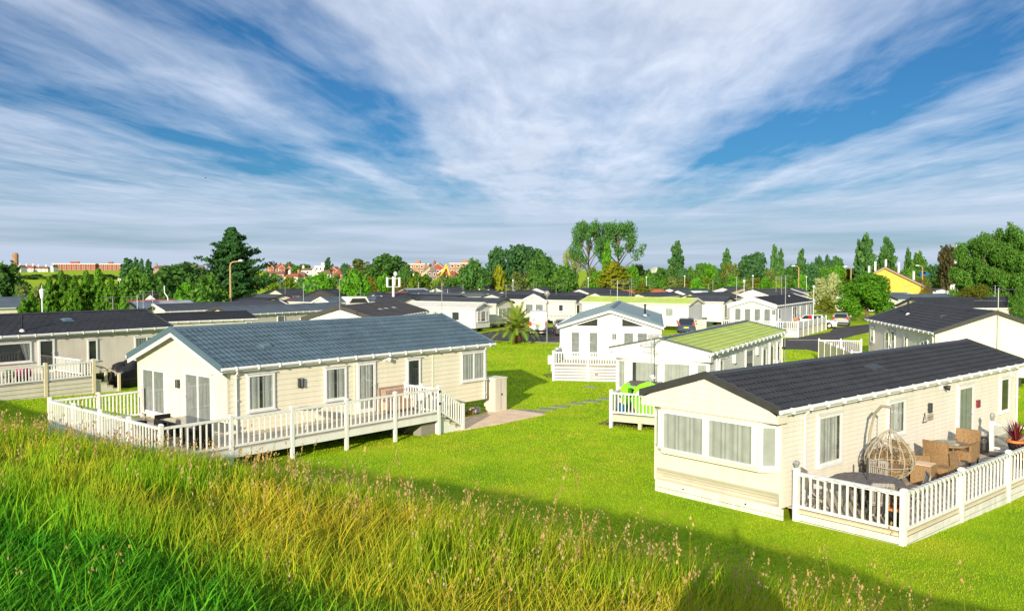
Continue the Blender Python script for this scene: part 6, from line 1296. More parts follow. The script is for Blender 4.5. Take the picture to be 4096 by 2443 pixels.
# ------------------------------------------------------------------ vehicles
def car(name, label, cat, loc, yaw, L, W, Ht, body, st):
    """st: stations along the car (x from the rear, roof z, glass yes/no)"""
    t = thing(name, label, cat, loc, math.pi / 2 - R(yaw)); hw = W / 2; belt = st['belt']; top = st['top']
    mb = MB(); xs = [-.5, -.485, -.3, -.05, .2, .40, .485, .5]; lo = .22; secs = []
    for i, x in enumerate(xs):
        X = x * L; k = .90 if i in (0, 7) else (.97 if i in (1, 6) else 1.0); zb = belt[i]
        secs.append([(X, -hw * k * .92, lo), (X, -hw * k, lo + .25), (X, -hw * k, zb * .72), (X, -hw * k * .94, zb), (X, hw * k * .94, zb), (X, hw * k, zb * .72), (X, hw * k, lo + .25), (X, hw * k * .92, lo)])
    b = len(mb.v)
    for s in secs: mb.v.extend(s)
    for i in range(len(secs) - 1):
        for j in range(8): mb.f.append((b + i * 8 + j, b + i * 8 + (j + 1) % 8, b + (i + 1) * 8 + (j + 1) % 8, b + (i + 1) * 8 + j)); mb.mi.append(0)
    mb.f.append(tuple(range(b, b + 8))); mb.mi.append(0); mb.f.append(tuple(range(b + 56, b + 64))); mb.mi.append(0)
    # roof and pillars
    x0, x1, x2, x3 = [q * L for q in top]; zb = max(belt[2:5]); tw = hw * st.get('tumble', .76)
    lower = [(x0, hw * .93), (x3, hw * .90)]; 
    P = [(x0, -hw * .93, zb - .03), (x3, -hw * .90, zb - .03), (x3, hw * .90, zb - .03), (x0, hw * .93, zb - .03), (x1, -tw, Ht), (x2, -tw, Ht), (x2, tw, Ht), (x1, tw, Ht)]
    mb.hexa(P); bo = mb.build('body', body, t, smooth=False)
    bv = bo.modifiers.new('b', 'BEVEL'); bv.width = .05; bv.segments = 2; bv.limit_method = 'ANGLE'; bv.angle_limit = R(28)
    def pane(a, b_, c, d, nm='windscreen'):
        ctr = (Vector(a) + Vector(b_) + Vector(c) + Vector(d)) / 4; n_ = (Vector(b_) - Vector(a)).cross(Vector(d) - Vector(a)).normalized()
        if n_.dot(ctr - Vector((0, 0, zb))) < 0: n_ = -n_
        m2 = MB(); m2.quad(*[ctr + (Vector(q) - ctr) * Vector((.88, .88, .84)) + n_ * .012 for q in (a, b_, c, d)]); return m2.build(nm, 'car_glass', t)
    if st.get('rearglass', True): pane(P[0], P[3], P[7], P[4], 'rear_window')
    if st.get('sideglass', True):
        for a, b_, c, d in ((P[0], P[1], P[5], P[4]), (P[3], P[2], P[6], P[7])):
            A_, B_, C_, D2 = map(Vector, (a, b_, c, d)); m1 = A_.lerp(B_, .48); m2 = D2.lerp(C_, .48); pane(A_, m1, m2, D2, 'side_window'); pane(m1, B_, C_, m2, 'side_window')
    elif st.get('van'):
        for a, b_, c, d in ((P[0], P[1], P[5], P[4]), (P[3], P[2], P[6], P[7])):
            A_, B_, C_, D2 = map(Vector, (a, b_, c, d)); pane(A_.lerp(B_, .78), B_, C_, D2.lerp(C_, .82), 'side_window')
    pane(P[1], P[2], P[6], P[5], 'windscreen')
    for sx in (-.31, .31):
        for sy in (-1, 1):
            m2 = MB(); r = st.get('wheel', .33); pr = [(r * .45, -.10), (r * .97, -.10), (r, -.06), (r, .06), (r * .97, .10), (r * .45, .10)]; m2.lathe(pr, 16)
            m2.v = [(x, z, y) for x, y, z in m2.v]; w_ = m2.build('wheel', 'tyre', t); w_.location = (sx * L, sy * (hw - .09), r)
            m3 = MB(); m3.lathe([(r * .6, -.105), (r * .55, .105)], 12); m3.v = [(x, z, y) for x, y, z in m3.v]; m3.build('rim', 'galvanised', w_)
    zr = st.get('tail', .95)
    for sy in (-1, 1):
        m2 = MB(); m2.box(-L / 2 - .02, -L / 2 + .12, *sorted((sy * hw * .70, sy * hw * .95)), zr - .14, zr + st.get('tailh', .14)); m2.build('tail_light', 'tail_red', t)
        m2 = MB(); m2.box(L / 2 - .14, L / 2 + .01, *sorted((sy * hw * .55, sy * hw * .92)), .62, .78); m2.build('headlight', 'lamp_white', t)
        m2 = MB(); m2.box(.16 * L, .16 * L + .12, *sorted((sy * hw * .97, sy * (hw + .16))), zb + .02, zb + .18); m2.build('mirror', 'black_plastic' if st.get('van') else body, t)
    m2 = MB(); m2.box(-L / 2 - .035, -L / 2 + .02, -.26, .26, st.get('plate', .82), st.get('plate', .82) + .12); m2.build('number_plate', 'plate_yellow', t)
    m2 = MB(); m2.box(-L / 2 - .05, -L / 2 + .1, -hw * .93, hw * .93, .28, .48); m2.build('bumper', 'black_plastic' if st.get('van') or st.get('dkb') else body, t)
    m2 = MB(); m2.box(-L * .46, L * .46, -hw * .8, hw * .8, .12, .24); m2.build('underside', 'tyre', t); return t
CAR = dict(belt=[.90, .95, 1.0, .98, .95, .86, .70, .62], top=(-.485, -.36, .10, .26))
g0 = lambda p: Vector((p.x, p.y, gz(p.x, p.y)))
v_ = car('van', 'white panel van parked on the road beside the globe lamp', 'van', g0(atz(2149, 1338, 0)) + Vector((.25, 2.6, 0)), 3, 5.2, 1.98, 2.36, 'car_white', dict(belt=[1.2, 1.2, 1.2, 1.2, 1.15, .95, .85, .7], top=(-.5, -.495, .24, .42), tumble=.90, van=True, rearglass=False, sideglass=False, tail=1.05, tailh=.28, plate=.98, wheel=.35))
mb = MB(); mb.box(-2.625, -2.60, -.012, .012, .5, 2.25); mb.build('door_seam', 'shadow_gap', v_); mb = MB(); mb.box(-2.64, -2.60, -.25, -.1, 1.3, 1.36); mb.build('handle', 'black_plastic', v_); mb = MB(); mb.box(-2.615, -2.60, .35, .8, 1.52, 1.56); mb.build('badge', 'grey_metal', v_)
car('car', 'dark grey car mostly hidden by the white chalet', 'car', g0(atz(2240, 1344, 0)) + Vector((.4, 2.3, 0)), -2, 4.3, 1.8, 1.55, 'car_grey', dict(CAR, tail=1.0))
v_ = car('car', 'dark blue estate car with yellow rear plate behind the lime roof', 'car', g0(atz(2752, 1333, 0)) + Vector((.3, 2.3, 0)), 12, 4.6, 1.88, 1.52, 'car_navy', dict(CAR, tail=.98, plate=.55))
mb = MB(); mb.box(-2.0, .5, -.62, -.58, 1.52, 1.58); mb.box(-2.0, .5, .58, .62, 1.52, 1.58); mb.build('roof_rail', 'galvanised', v_)
car('car', 'silver estate car parked under the round green tree', 'car', g0(atz(3386, 1305, 0)) + Vector((.3, 2.3, 0)), 24, 4.6, 1.85, 1.5, 'car_silver', dict(CAR, tail=.96, dkb=True))
car('car', 'white car peeping out beside the silver car', 'car', g0(atz(3344, 1313, 0)) + Vector((-1.6, 1.2, 0)), 115, 4.1, 1.78, 1.48, 'car_white', CAR)
# lockers, bins, meters
def locker(name, label, cat, px, py, w, d, h, rz, mt, lid=None, over=.03):
    p = g0(atz(px, py, 0)); t = thing(name, label, cat, p, R(rz)); mb = MB(); mb.box(-w / 2, w / 2, 0, d, 0, h); b = mb.build('body', mt, t)
    mb = MB(); mb.box(-w / 2 - over, w / 2 + over, -over, d + over, h, h + .05); mb.build('lid', lid or mt, t); mb = MB(); mb.box(-.005, .005, -.006, 0, .08, h - .04); mb.box(w * .03, w * .10, -.03, -.004, h * .5, h * .55); mb.build('door_seam', 'shadow_gap', b); return t
t = locker('storage_locker', 'tall beige locker against the far end of the ivory lodge', 'locker', 2004, 1647, .78, .7, 1.52, 49, 'tan_wall', 'ivory_wall')
locker('storage_locker', 'pale double door locker beside the dark blue car', 'locker', 2802, 1322, 1.5, .9, 1.15, 20, 'ivory_wall', 'tan_wall')
locker('wheelie_bin', 'small dark green bin between the pale locker and the cream home', 'bin', 2838, 1311, .55, .5, .55, 0, 'darkgreen_roof')
p = g0(atz(2206, 1485, 0)); t = thing('meter_box', 'white electric meter box on a post beside the chalet deck', 'meter box', p); mb = MB(); mb.box(-.05, .05, 0, .08, 0, .7); mb.build('post', 'galvanised', t); mb = MB(); mb.box(-.24, .2, -.12, .12, .48, 1.05); mb.build('box', 'white_upvc', t)
p = atz(2207, 1502, 0); mb = MB(); mb.prism([(p.x + .55 * math.cos(a) * (1 + .15 * math.sin(3 * a)), p.y + .9 * math.sin(a)) for a in np.linspace(0, 6.1, 16)], 'z', -.05, .02); tag(mb.build('dirt_patch', 'soil'), kind='structure')
p = atz(2360, 1548, 0); mb = MB(); mb.prism([(p.x - .3, p.y - .25), (p.x + .3, p.y - .25), (p.x + .3, p.y + .3), (p.x - .3, p.y + .3)], 'z', -.05, .03); tag(mb.build('drain_cover', 'concrete'), 'flat grey drain cover set in the lawn before the white chalet deck', 'drain cover')
# things under the raised end of A
for i, (l, w_, sx, sy, sz, mt, nm, lb) in enumerate([(12.1, 1.1, .45, .3, .22, 'concrete', 'concrete_block', 'grey concrete block under the raised end of the ivory lodge'), (11.3, .9, .3, .35, .45, 'concrete', 'concrete_block', 'upright concrete block beside the deck steps'), (12.9, .55, .5, .4, .3, 'stone_pale', 'boulder', 'large pale stone beside the beige locker'), (12.5, .5, .35, .2, .18, 'terracotta', 'brick_stack', 'low stack of bricks under the ivory lodge')]):
    t = thing(nm, lb, nm.replace('_', ' '), to_world(A, (l, w_, 0)), A.rotation_euler.z + i); mb = MB()
    if nm == 'boulder': mb.lathe([(.22, 0), (.30, .1), (.27, .24), (.12, .34)], 7); mb.v = [(x * (1 + .2 * math.sin(i_ * 2.1)), y * (1 + .2 * math.cos(i_ * 1.3)), z) for i_, (x, y, z) in enumerate(mb.v)]
    elif nm == 'brick_stack':
        for j in range(2):
            for k in range(3): mb.box(-.17 + k * .11, -.17 + k * .11 + .10, -.11 + .01 * j, .1, j * .07, j * .07 + .066)
    else: mb.box(-sx / 2, sx / 2, -sy / 2, sy / 2, 0, sz); mb.box(-sx / 2 + .02, sx / 2 - .03, -sy / 2 + .02, sy / 2 - .02, sz, sz + .07)
    mb.build('stone' if nm == 'boulder' else 'block', mt, t)
t = thing('spade', 'wooden handled spade leaning under the ivory lodge', 'spade', to_world(A, (12.45, .75, 0))); mb = MB(); mb.tube([(0, 0, .25), (.35, .2, .95)], .02, 6); mb.build('handle', 'lamp_tan', t); mb = MB(); mb.bar((-.12, -.06, 0), (0, 0, .27), .18, .02); mb.build('blade', 'grey_metal', t)

# ------------------------------------------------------------------ garden furniture
def slat_chair(t, mt='teak_grey'):
    """folding wooden chair, seat at .44, facing -x"""
    mb = MB(); 
    for i in range(7): mb.box(-.22 + i * .063, -.22 + i * .063 + .05, -.21, .21, .42, .44)
    mb.build('seat', mt, t); mb = MB()
    for i in range(9): y = -.19 + i * .0475; mb.bar((.22, y, .46), (.33, y, .92), .012, .03, (0, 1, 0))
    mb.bar((.335, -.24, .95), (.335, .24, .95), .03, .08); mb.bar((.23, -.23, .5), (.23, .23, .5), .03, .05); mb.build('backrest', mt, t)
    for y in (-.235, .235):
        mb = MB(); mb.bar((-.25, y, 0), (.22, y, .46), .035, .05, (0, 1, 0)); mb.bar((.22, y, .46), (.34, y, .96), .035, .05, (0, 1, 0)); mb.build('leg', mt, t)
        mb = MB(); mb.bar((.28, y * .88, 0), (-.2, y * .88, .42), .03, .05, (0, 1, 0)); mb.build('leg', mt, t)
    mb = MB(); mb.bar((.1, -.23, .18), (.1, .23, .18), .03, .05); mb.build('stretcher', mt, t)
def b_at(l, w, z=.5): return to_world(B, (l, w, z))
RB = B.rotation_euler.z
TC = (2.02, -1.25)
t = thing('garden_table', 'round weathered wooden table with a parasol pole hole beside the bay home', 'table', b_at(*TC), RB); mb = MB()
for i in range(13):
    y = -.78 + i * .12; hw = math.sqrt(max(.01, .80 ** 2 - (y + .06) ** 2)); mb.box(-hw, hw, y, y + .112, .70, .735)
mb.build('tabletop', 'teak_dark', t); mb = MB(); n = 30
for i in range(n): a, b_ = 2 * math.pi * i / n, 2 * math.pi * (i + 1) / n; mb.bar((.80 * math.cos(a), .80 * math.sin(a), .70), (.80 * math.cos(b_), .80 * math.sin(b_), .70), .05, .06)
mb.build('rim', 'teak_dark', t)
for a in (.8, 2.4, 3.9, 5.5): mb = MB(); mb.bar((.55 * math.cos(a), .55 * math.sin(a), 0), (.35 * math.cos(a + .4), .35 * math.sin(a + .4), .69), .06, .07); mb.build('leg', 'teak_dark', t)
t = thing('parasol_pole', 'dark closed parasol pole standing through the round wooden table', 'parasol pole', b_at(*TC), RB); mb = MB(); mb.tube([(0, 0, .05), (0, 0, 1.28)], .026, 8); mb.build('pole', 'charcoal_metal', t); mb = MB(); mb.lathe([(.24, 0), (.22, .05), (.05, .09), (.04, .25)], 14); mb.build('foot', 'charcoal_metal', t)
SC = [(1.12, -.42, 'weathered slatted chair between the round table and the downpipe'), (2.95, -1.0, 'weathered slatted chair in front of the hanging egg chair'), (2.62, -2.12, 'weathered slatted chair at the long side railing with its back to the wicker seats'), (1.18, -1.95, 'weathered slatted chair nearest the front railing of the deck')]
base = None
for i, (l, w_, lb) in enumerate(SC):
    a = math.atan2(w_ - TC[1], l - TC[0])
    if base is None: base = o = thing('slatted_chair', lb, 'chair', (0, 0, 0), 0, 'slatted chairs round the wooden table'); slat_chair(o)
    else: o = copy_tree(base); o['label'] = lb
    o.location = b_at(l, w_); o.rotation_euler = (0, 0, RB + a)
# hanging egg chair
t = thing('egg_chair', 'pale woven hanging egg chair on its curved stand', 'hanging chair', b_at(3.75, -1.0), RB); R0, Hh, zb_ = .62, 1.34, .42
prof = lambda u: R0 * (math.sin(math.pi * u ** .72) ** .8 if u < 1 else 0)
mb = MB(); m3 = MB()
for i in range(12):
    a = 2 * math.pi * i / 12; mb.tube([(prof(u) * math.cos(a), prof(u) * math.sin(a), zb_ + Hh * u) for u in np.linspace(.03, .995, 16)], .016, 5)
for u in (.06, .3): mb.tube([(prof(u) * math.cos(a), prof(u) * math.sin(a), zb_ + Hh * u) for a in np.linspace(0, 2 * math.pi, 30)], .014, 4)
mb.build('rib', 'rattan_pale', t)
for i in range(230):
    a = rnd.uniform(0, 6.28); 
    if abs(((a - 3.6 + math.pi) % (2 * math.pi)) - math.pi) < .75 and rnd.random() < .85: continue
    u = rnd.uniform(.08, .80); da = rnd.uniform(-.7, .7); du = rnd.uniform(-.16, .16); pts = []
    for s in np.linspace(0, 1, 6): uu = min(.97, max(.03, u + du * s)); aa = a + da * s; pts.append((prof(uu) * math.cos(aa), prof(uu) * math.sin(aa), zb_ + Hh * uu))
    m3.tube(pts, .0062, 3, False)
m3.build('weave', 'rattan_pale', t)
mb = MB(); mb.lathe([(.02, .0), (.40, .02), (.46, .12), (.40, .2)], 16, (0, 0, zb_ + .16)); mb.build('cushion', 'wicker', t)
zt = 2.32; mb = MB(); mb.tube([(0, 0, zt), (.03, .06, zt + .02), (.12, .30, zt), (.25, .55, zt - .25), (.32, .70, zt - .8), (.30, .74, .9), (.22, .7, .25), (.10, .6, .03), (-.05, .3, .03), (-.1, -.3, .03)], .04, 8); mb.tube([(.55, -.35, .03), (.3, .55, .03), (-.65, .45, .03)], .035, 6); mb.build('stand', 'rattan_pale', t)
mb = MB()
for i in range(10): z = zb_ + Hh + (zt - zb_ - Hh) * i / 10; mb.bar((0, -.012 if i % 2 else .012, z), (0, .012 if i % 2 else -.012, z + .06), .03 if i % 2 else .012, .012)
mb.tube([(0, 0, zb_ + Hh - .03), (0, 0, zt)], .008, 4); mb.build('chain', 'rust', t)
def wicker_chair(t, w=.62, d=.62, bh=.92):
    """facing -x"""
    mb = MB(); mb.box(-d / 2, d / 2 - .04, -w / 2 + .06, w / 2 - .06, .16, .42); mb.build('seat', 'wicker', t)
    mb = MB(); n = 6
    for i in range(n):   # slightly curved raked back
        y0 = -w / 2 + w * i / n; y1 = -w / 2 + w * (i + 1) / n; c0 = .05 * (1 - (2 * i / n - 1) ** 2); c1 = .05 * (1 - (2 * (i + 1) / n - 1) ** 2); x = d / 2 - .09
        mb.hexa([(x + c0, y0, .3), (x + c0 + .06, y0, .3), (x + c1 + .06, y1, .3), (x + c1, y1, .3), (x + c0 + .13, y0, bh), (x + c0 + .18, y0, bh), (x + c1 + .18, y1, bh), (x + c1 + .13, y1, bh)])
    mb.build('backrest', 'wicker', t)
    for s in (-1, 1):
        mb = MB(); mb.prism([(-d / 2, .12), (d / 2, .12), (d / 2 + .04, .68), (-d / 2 + .02, .62)], 'y', *sorted((s * w / 2, s * (w / 2 - .07)))); mb.build('arm', 'wicker', t)
        for x in (-d / 2 + .03, d / 2 - .03): mb = MB(); mb.bar((x, s * (w / 2 - .04), 0), (x, s * (w / 2 - .04), .13), .04, .04); mb.build('leg', 'charcoal_metal', t)
base = None
for i, (l, w_, rot, lb) in enumerate([(9.25, -.75, 0, 'wicker armchair behind the small glass table facing the bay window'), (7.35, -.85, 180, 'wicker armchair in front of the glass table with its back to the egg chair'), (6.45, -.42, 150, 'wicker armchair between the wicker cube and the cream wall')]):
    if base is None: base = o = thing('wicker_armchair', lb, 'armchair', (0, 0, 0), 0, 'wicker armchairs on the right deck'); wicker_chair(o, .72, .66, 1.0)
    else: o = copy_tree(base); o['label'] = lb
    o.location = b_at(l, w_); o.rotation_euler = (0, 0, RB + R(rot))
t = thing('wicker_sofa', 'dark wicker two seat sofa against the wall behind the egg chair', 'sofa', b_at(5.15, -.38), RB + R(90)); wicker_chair(t, 1.3, .62, .88)
t = thing('glass_table', 'round wicker edged glass table between the armchairs', 'table', b_at(8.3, -.72), RB); mb = MB(); mb.lathe([(.50, .685), (.53, .69), (.53, .74), (.50, .745)], 28); mb.build('rim', 'wicker', t); mb = MB(); mb.lathe([(.49, .735), (.49, .75)], 28); mb.build('tabletop', 'glass_table', t)
for a in (.8, 2.37, 3.94, 5.5): mb = MB(); mb.tube([(.26 * math.cos(a), .26 * math.sin(a), .69), (.22 * math.cos(a), .22 * math.sin(a), .4), (.38 * math.cos(a), .38 * math.sin(a), 0)], .022, 6); mb.build('leg', 'wicker', t)
t = thing('side_table', 'wicker cube table with pale glass top beside the egg chair', 'side table', b_at(5.75, -1.05), RB + .1); mb = MB(); mb.box(-.27, .27, -.27, .27, .02, .54); mb.build('body', 'wicker', t); mb = MB(); mb.box(-.25, .25, -.25, .25, .541, .556); mb.build('glass_top', 'paving', t)
t = thing('footstool', 'low wicker footstool in front of the wicker cube table', 'footstool', b_at(6.45, -1.3), RB); mb = MB(); mb.box(-.23, .23, -.2, .2, .02, .36); mb.build('body', 'wicker', t); mb = MB(); mb.box(-.24, .24, -.21, .21, .36, .40); mb.build('top', 'wicker', t)
def spiky(t, n, ln, mt, z0):
    VV = []
    for i in range(n):
        a = i * 2.4; el = R(rnd.uniform(35, 88)); p = Vector((.03 * math.cos(a), .03 * math.sin(a), z0)); d = Vector((math.cos(a) * math.cos(el), math.sin(a) * math.cos(el), math.sin(el))); s = Vector((-math.sin(a), math.cos(a), 0)) * .02; L_ = ln * rnd.uniform(.7, 1.1)
        m = p + d * L_ * .55; e = m + (d + Vector((0, 0, -.25))).normalized() * L_ * .45; VV += [p - s * .6, p + s * .6, m + s, m - s, m - s, m + s, e + s * .1, e - s * .1]
    npmesh('leaves', np.array([tuple(q) for q in VV]), np.arange(len(VV)).reshape(-1, 4), M(mt), {'v': ('FLOAT', np.repeat(rng.random(len(VV) // 8), 8))}, t)
leaf_mat('cordyline_leaf', (.10, .012, .022), (.30, .06, .05), .25)
for l, w_, s, lb, n in [(11.35, -1.55, 1.15, 'black glazed pot with terracotta rim holding a red spiky plant', 60), (9.75, -2.2, .7, 'red spiky plant in a dark pot just inside the long railing', 30), (1.05, -2.42, .95, 'black pot with orange rim in the front corner of the deck', 18)]:
    t = thing('potted_plant', lb, 'potted plant', b_at(l, w_), RB); mb = MB(); mb.lathe([(.15 * s, .03), (.22 * s, .42 * s), (.22 * s, .43 * s)], 18); mb.build('pot', 'glass_dark', t); mb = MB(); mb.lathe([(.235 * s, .42 * s), (.255 * s, .44 * s), (.25 * s, .49 * s), (.2 * s, .49 * s), (.19 * s, .45 * s)], 18); mb.build('rim', 'terracotta', t); spiky(t, n, .62 * s, 'cordyline_leaf', .45 * s)
t = thing('owl_figure', 'dark owl shaped fire basket standing by the glass railing', 'ornament', b_at(11.2, -.62), RB + .3); mb = MB(); mb.lathe([(.16, 0), (.19, .15), (.18, .38), (.16, .5), (.12, .56)], 14)
for s in (-1, 1): mb.add([(-.02, s * .06, .54), (-.02, s * .16, .52), (.08, s * .1, .52), (0, s * .15, .68)], [(0, 1, 3), (1, 2, 3), (2, 0, 3)])
mb.build('body', 'tarp_black', t); mb = MB()
for s in (-1, 1): mb.lathe([(.055, 0), (.055, .02)], 12, (0, 0, 0)); 
mb.v = [(-.165 - z, y + (.065 if i < len(mb.v) / 2 else -.065), .44 + x) for i, (x, y, z) in enumerate(mb.v)]; mb.build('eye', 'charcoal_metal', t)
mb = MB(); mb.lathe([(.30, .0), (.34, .03), (.34, .05)], 18, (-.1, -.35, 0)); mb.build('tray', 'brown_box', t)
# A's deck
RA = A.rotation_euler.z
def a_at(l, w, z=.9): return to_world(A, (l, w, z))
t = thing('glass_table', 'long black glass topped table on the left deck', 'table', a_at(-1.25, .1), RA + R(90)); mb = MB(); mb.box(-.75, .75, -.48, .48, .70, .725); mb.build('tabletop', 'glass_table', t); mb = MB(); mb.box(-.77, .77, -.5, .5, .66, .698); mb.build('frame', 'black_plastic', t)
for x in (-.68, .68):
    for y in (-.42, .42): mb = MB(); mb.bar((x, y, 0), (x, y, .66), .05, .05); mb.build('leg', 'black_plastic', t)
base = None
for l, w_, r_, lb in [(-2.3, .1, 0, 'black rattan chair at the front of the long black glass table'), (-1.35, -1.0, 90, 'black rattan chair at the rail end of the long black glass table'), (-1.25, 1.35, -90, 'black rattan chair at the wall end of the long black glass table'), (-2.2, 1.5, -40, 'black rattan chair farthest left on the deck')]:
    if base is None:
        base = o = thing('rattan_chair', lb, 'chair', (0, 0, 0), 0, 'black rattan chairs on the left deck'); mb = MB(); mb.box(-.26, .24, -.26, .26, .12, .42); mb.build('seat', 'black_plastic', o); mb = MB(); mb.box(-.30, -.24, -.27, .27, .1, .74); mb.build('backrest', 'black_plastic', o)
        for s in (-1, 1): mb = MB(); mb.box(-.26, .26, *sorted((s * .26, s * .31)), .0, .62); mb.build('arm', 'black_plastic', o)
    else: o = copy_tree(base); o['label'] = lb
    o.location = a_at(l, w_); o.rotation_euler = (0, 0, RA + R(r_))
t = thing('garden_bench', 'pinkish brown wooden bench against the wall by the gate', 'bench', a_at(7.35, -.28), RA); mb = MB()
for i in range(5): mb.box(-.66, .66, -.42 + i * .095, -.42 + i * .095 + .08, .42, .45)
mb.build('seat', 'teak_brown', t); mb = MB(); mb.bar((-.68, .13, .93), (.68, .13, .93), .04, .08)
for i in range(15): x = -.6 + i * .0857; mb.bar((x, .08, .48), (x, .13, .9), .02, .04, (0, 1, 0))
mb.bar((-.68, .07, .48), (.68, .07, .48), .04, .06); mb.build('backrest', 'teak_brown', t)
for s in (-1, 1):
    mb = MB(); mb.bar((s * .67, -.4, 0), (s * .67, -.4, .62), .06, .06); mb.build('leg', 'teak_brown', t); mb = MB(); mb.bar((s * .67, .06, 0), (s * .67, .13, .95), .06, .06, (0, 1, 0)); mb.build('leg', 'teak_brown', t); mb = MB(); mb.bar((s * .67, -.44, .64), (s * .67, .1, .64), .07, .04); mb.build('arm', 'teak_brown', t)
mb = MB(); mb.box(-.66, .66, -.40, -.37, .06, .41); mb.build('apron', 'teak_brown', t)
t = thing('round_table', 'round pale glass table behind the long balustrade', 'table', a_at(2.9, -.85), RA); mb = MB(); mb.lathe([(.43, .68), (.45, .69), (.45, .715), (.43, .72)], 26); mb.build('tabletop', 'glass_table', t)
for a in (.5, 2.07, 3.64, 5.2): mb = MB(); mb.tube([(.36 * math.cos(a), .36 * math.sin(a), .69), (.20 * math.cos(a), .20 * math.sin(a), .35), (.34 * math.cos(a), .34 * math.sin(a), 0)], .016, 6); mb.build('leg', 'lamp_white', t)
# D's deck: storage box and lime slide
HD = HOMES['D']; RD = HD.rotation_euler.z
def d_at(l, w, z=.58): return to_world(HD, (l, w, z))
t = thing('storage_box', 'brown plastic storage box with sloping lid on the small stilt deck', 'storage box', d_at(-.35, 2.75), RD); mb = MB(); mb.box(-.42, .42, -.75, .75, 0, 1.02)
for i in range(6): mb.box(-.435, -.42, -.72 + i * .245, -.72 + i * .245 + .2, .1, .95)
mb.build('body', 'brown_box', t); mb = MB(); mb.hexa([(-.47, -.8, 1.03), (.47, -.8, 1.10), (.47, .8, 1.10), (-.47, .8, 1.03), (-.45, -.78, 1.09), (.45, -.78, 1.2), (.45, .78, 1.2), (-.45, .78, 1.09)]); mb.build('lid', 'brown_box', t)
t = thing('toy_slide', 'lime green plastic play slide with round hole on the stilt deck', 'play slide', d_at(-1.45, 2.1), RD); mb = MB(); n = 24
prof_ = [(-.95 + 1.9 * i / n, (1.12 * math.sin(math.pi * min(1, (i / n) ** .9 * .62 + .36)) + .05 if i > 4 else .92 - .0 * i)) for i in range(n + 1)]
# side wall: outer outline and a hole, joined as a ring of quads around the hole
hc, hr = (.12, .72), .24; outl = []
for i in range(36):
    a = 2 * math.pi * i / 36; rx = .62 if math.cos(a) > 0 else .78; outl.append((hc[0] + rx * math.cos(a) * (1.05 if math.sin(a) < 0 else .85), max(.03, hc[1] + (.46 if math.sin(a) > 0 else .70) * math.sin(a) - .12 * max(0, -math.cos(a)))))
for s in (-.24, .20):
    b0 = len(mb.v); 
    for x in (s, s + .05):
        mb.v += [(x, hc[0] + hr * math.cos(2 * math.pi * i / 36), hc[1] + hr * math.sin(2 * math.pi * i / 36)) for i in range(36)] + [(x, p[0], p[1]) for p in outl]
    for i in range(36):
        j = (i + 1) % 36; mb.f += [(b0 + i, b0 + j, b0 + 36 + j, b0 + 36 + i), (b0 + 72 + i, b0 + 72 + j, b0 + 108 + j, b0 + 108 + i), (b0 + 36 + i, b0 + 36 + j, b0 + 108 + j, b0 + 108 + i), (b0 + i, b0 + j, b0 + 72 + j, b0 + 72 + i)]; mb.mi += [0] * 4
t.scale = (1, 1.0, 1.14); mb.build('side_panel', 'lime_plastic', t); mb = MB(); pts = [(.95, .98), (.75, 1.0), (.5, .9), (.2, .62), (-.2, .32), (-.6, .14), (-.95, .1)]
for (y0, z0), (y1, z1) in zip(pts, pts[1:]): mb.hexa([(-.2, y0, z0 - .03), (.2, y0, z0 - .03), (.2, y1, z1 - .03), (-.2, y1, z1 - .03), (-.2, y0, z0), (.2, y0, z0), (.2, y1, z1), (-.2, y1, z1)])
mb.build('chute', 'lime_plastic', t); mb = MB(); mb.prism([(1.0, .0), (1.15, .0), (1.2, .95), (1.02, 1.12), (.88, .95)], 'x', -.22, .22); mb.build('tower', 'lime_plastic', t)
t = thing('toy_tub', 'blue plastic tub of toys behind the stilt deck railing', 'toy tub', d_at(-1.6, 3.25), RD); mb = MB(); mb.lathe([(.16, 0), (.24, .4), (.26, .42), (.22, .4)], 14); mb.build('tub', 'blue_plastic', t); mb = MB(); mb.lathe([(.02, .36), (.14, .42), (.12, .54), (.02, .6)], 10, (.05, -.05, 0)); mb.build('ball', 'pink_plastic', t)
# bird
t = thing('bird', 'tiny dark bird flying in the open sky on the left', 'bird', atD(823, 712, 150), .6); mb = MB(); mb.lathe([(.01, -.16), (.045, -.05), (.05, .04), (.01, .17)], 8); mb.v = [(z, y, x) for x, y, z in mb.v]; bd = mb.build('body', 'charcoal_metal', t); mb = MB()
for s in (-1, 1): mb.add([(.06, 0, .02), (-.06, 0, .02), (-.07, s * .22, .12), (.04, s * .24, .13), (-.08, s * .42, .02)], [(0, 1, 2, 3), (3, 2, 4)])
mb.build('wing', 'charcoal_metal', bd)
# cat: pots and buoys on the grey lodge's deck
for i, (px, py, mt, lb) in enumerate([(3180, 1276, 'terracotta', 'orange balloon like pot seen over the white screen panels'), (3240, 1268, 'tail_red', 'red lifebuoy hung above the white screen panels')]):
    p = atz(px, py, 1.6); t = thing('garden_ornament', lb, 'ornament', (p.x, p.y, 1.3), 0); mb = MB(); mb.lathe([(.08, .1), (.19, .22), (.20, .34), (.13, .48), (.04, .52)], 12); mb.build('body', mt, t); mb = MB(); mb.lathe([(.12, -.55), (.12, 0)], 8); mb.build('stem', 'lamp_tan', t)

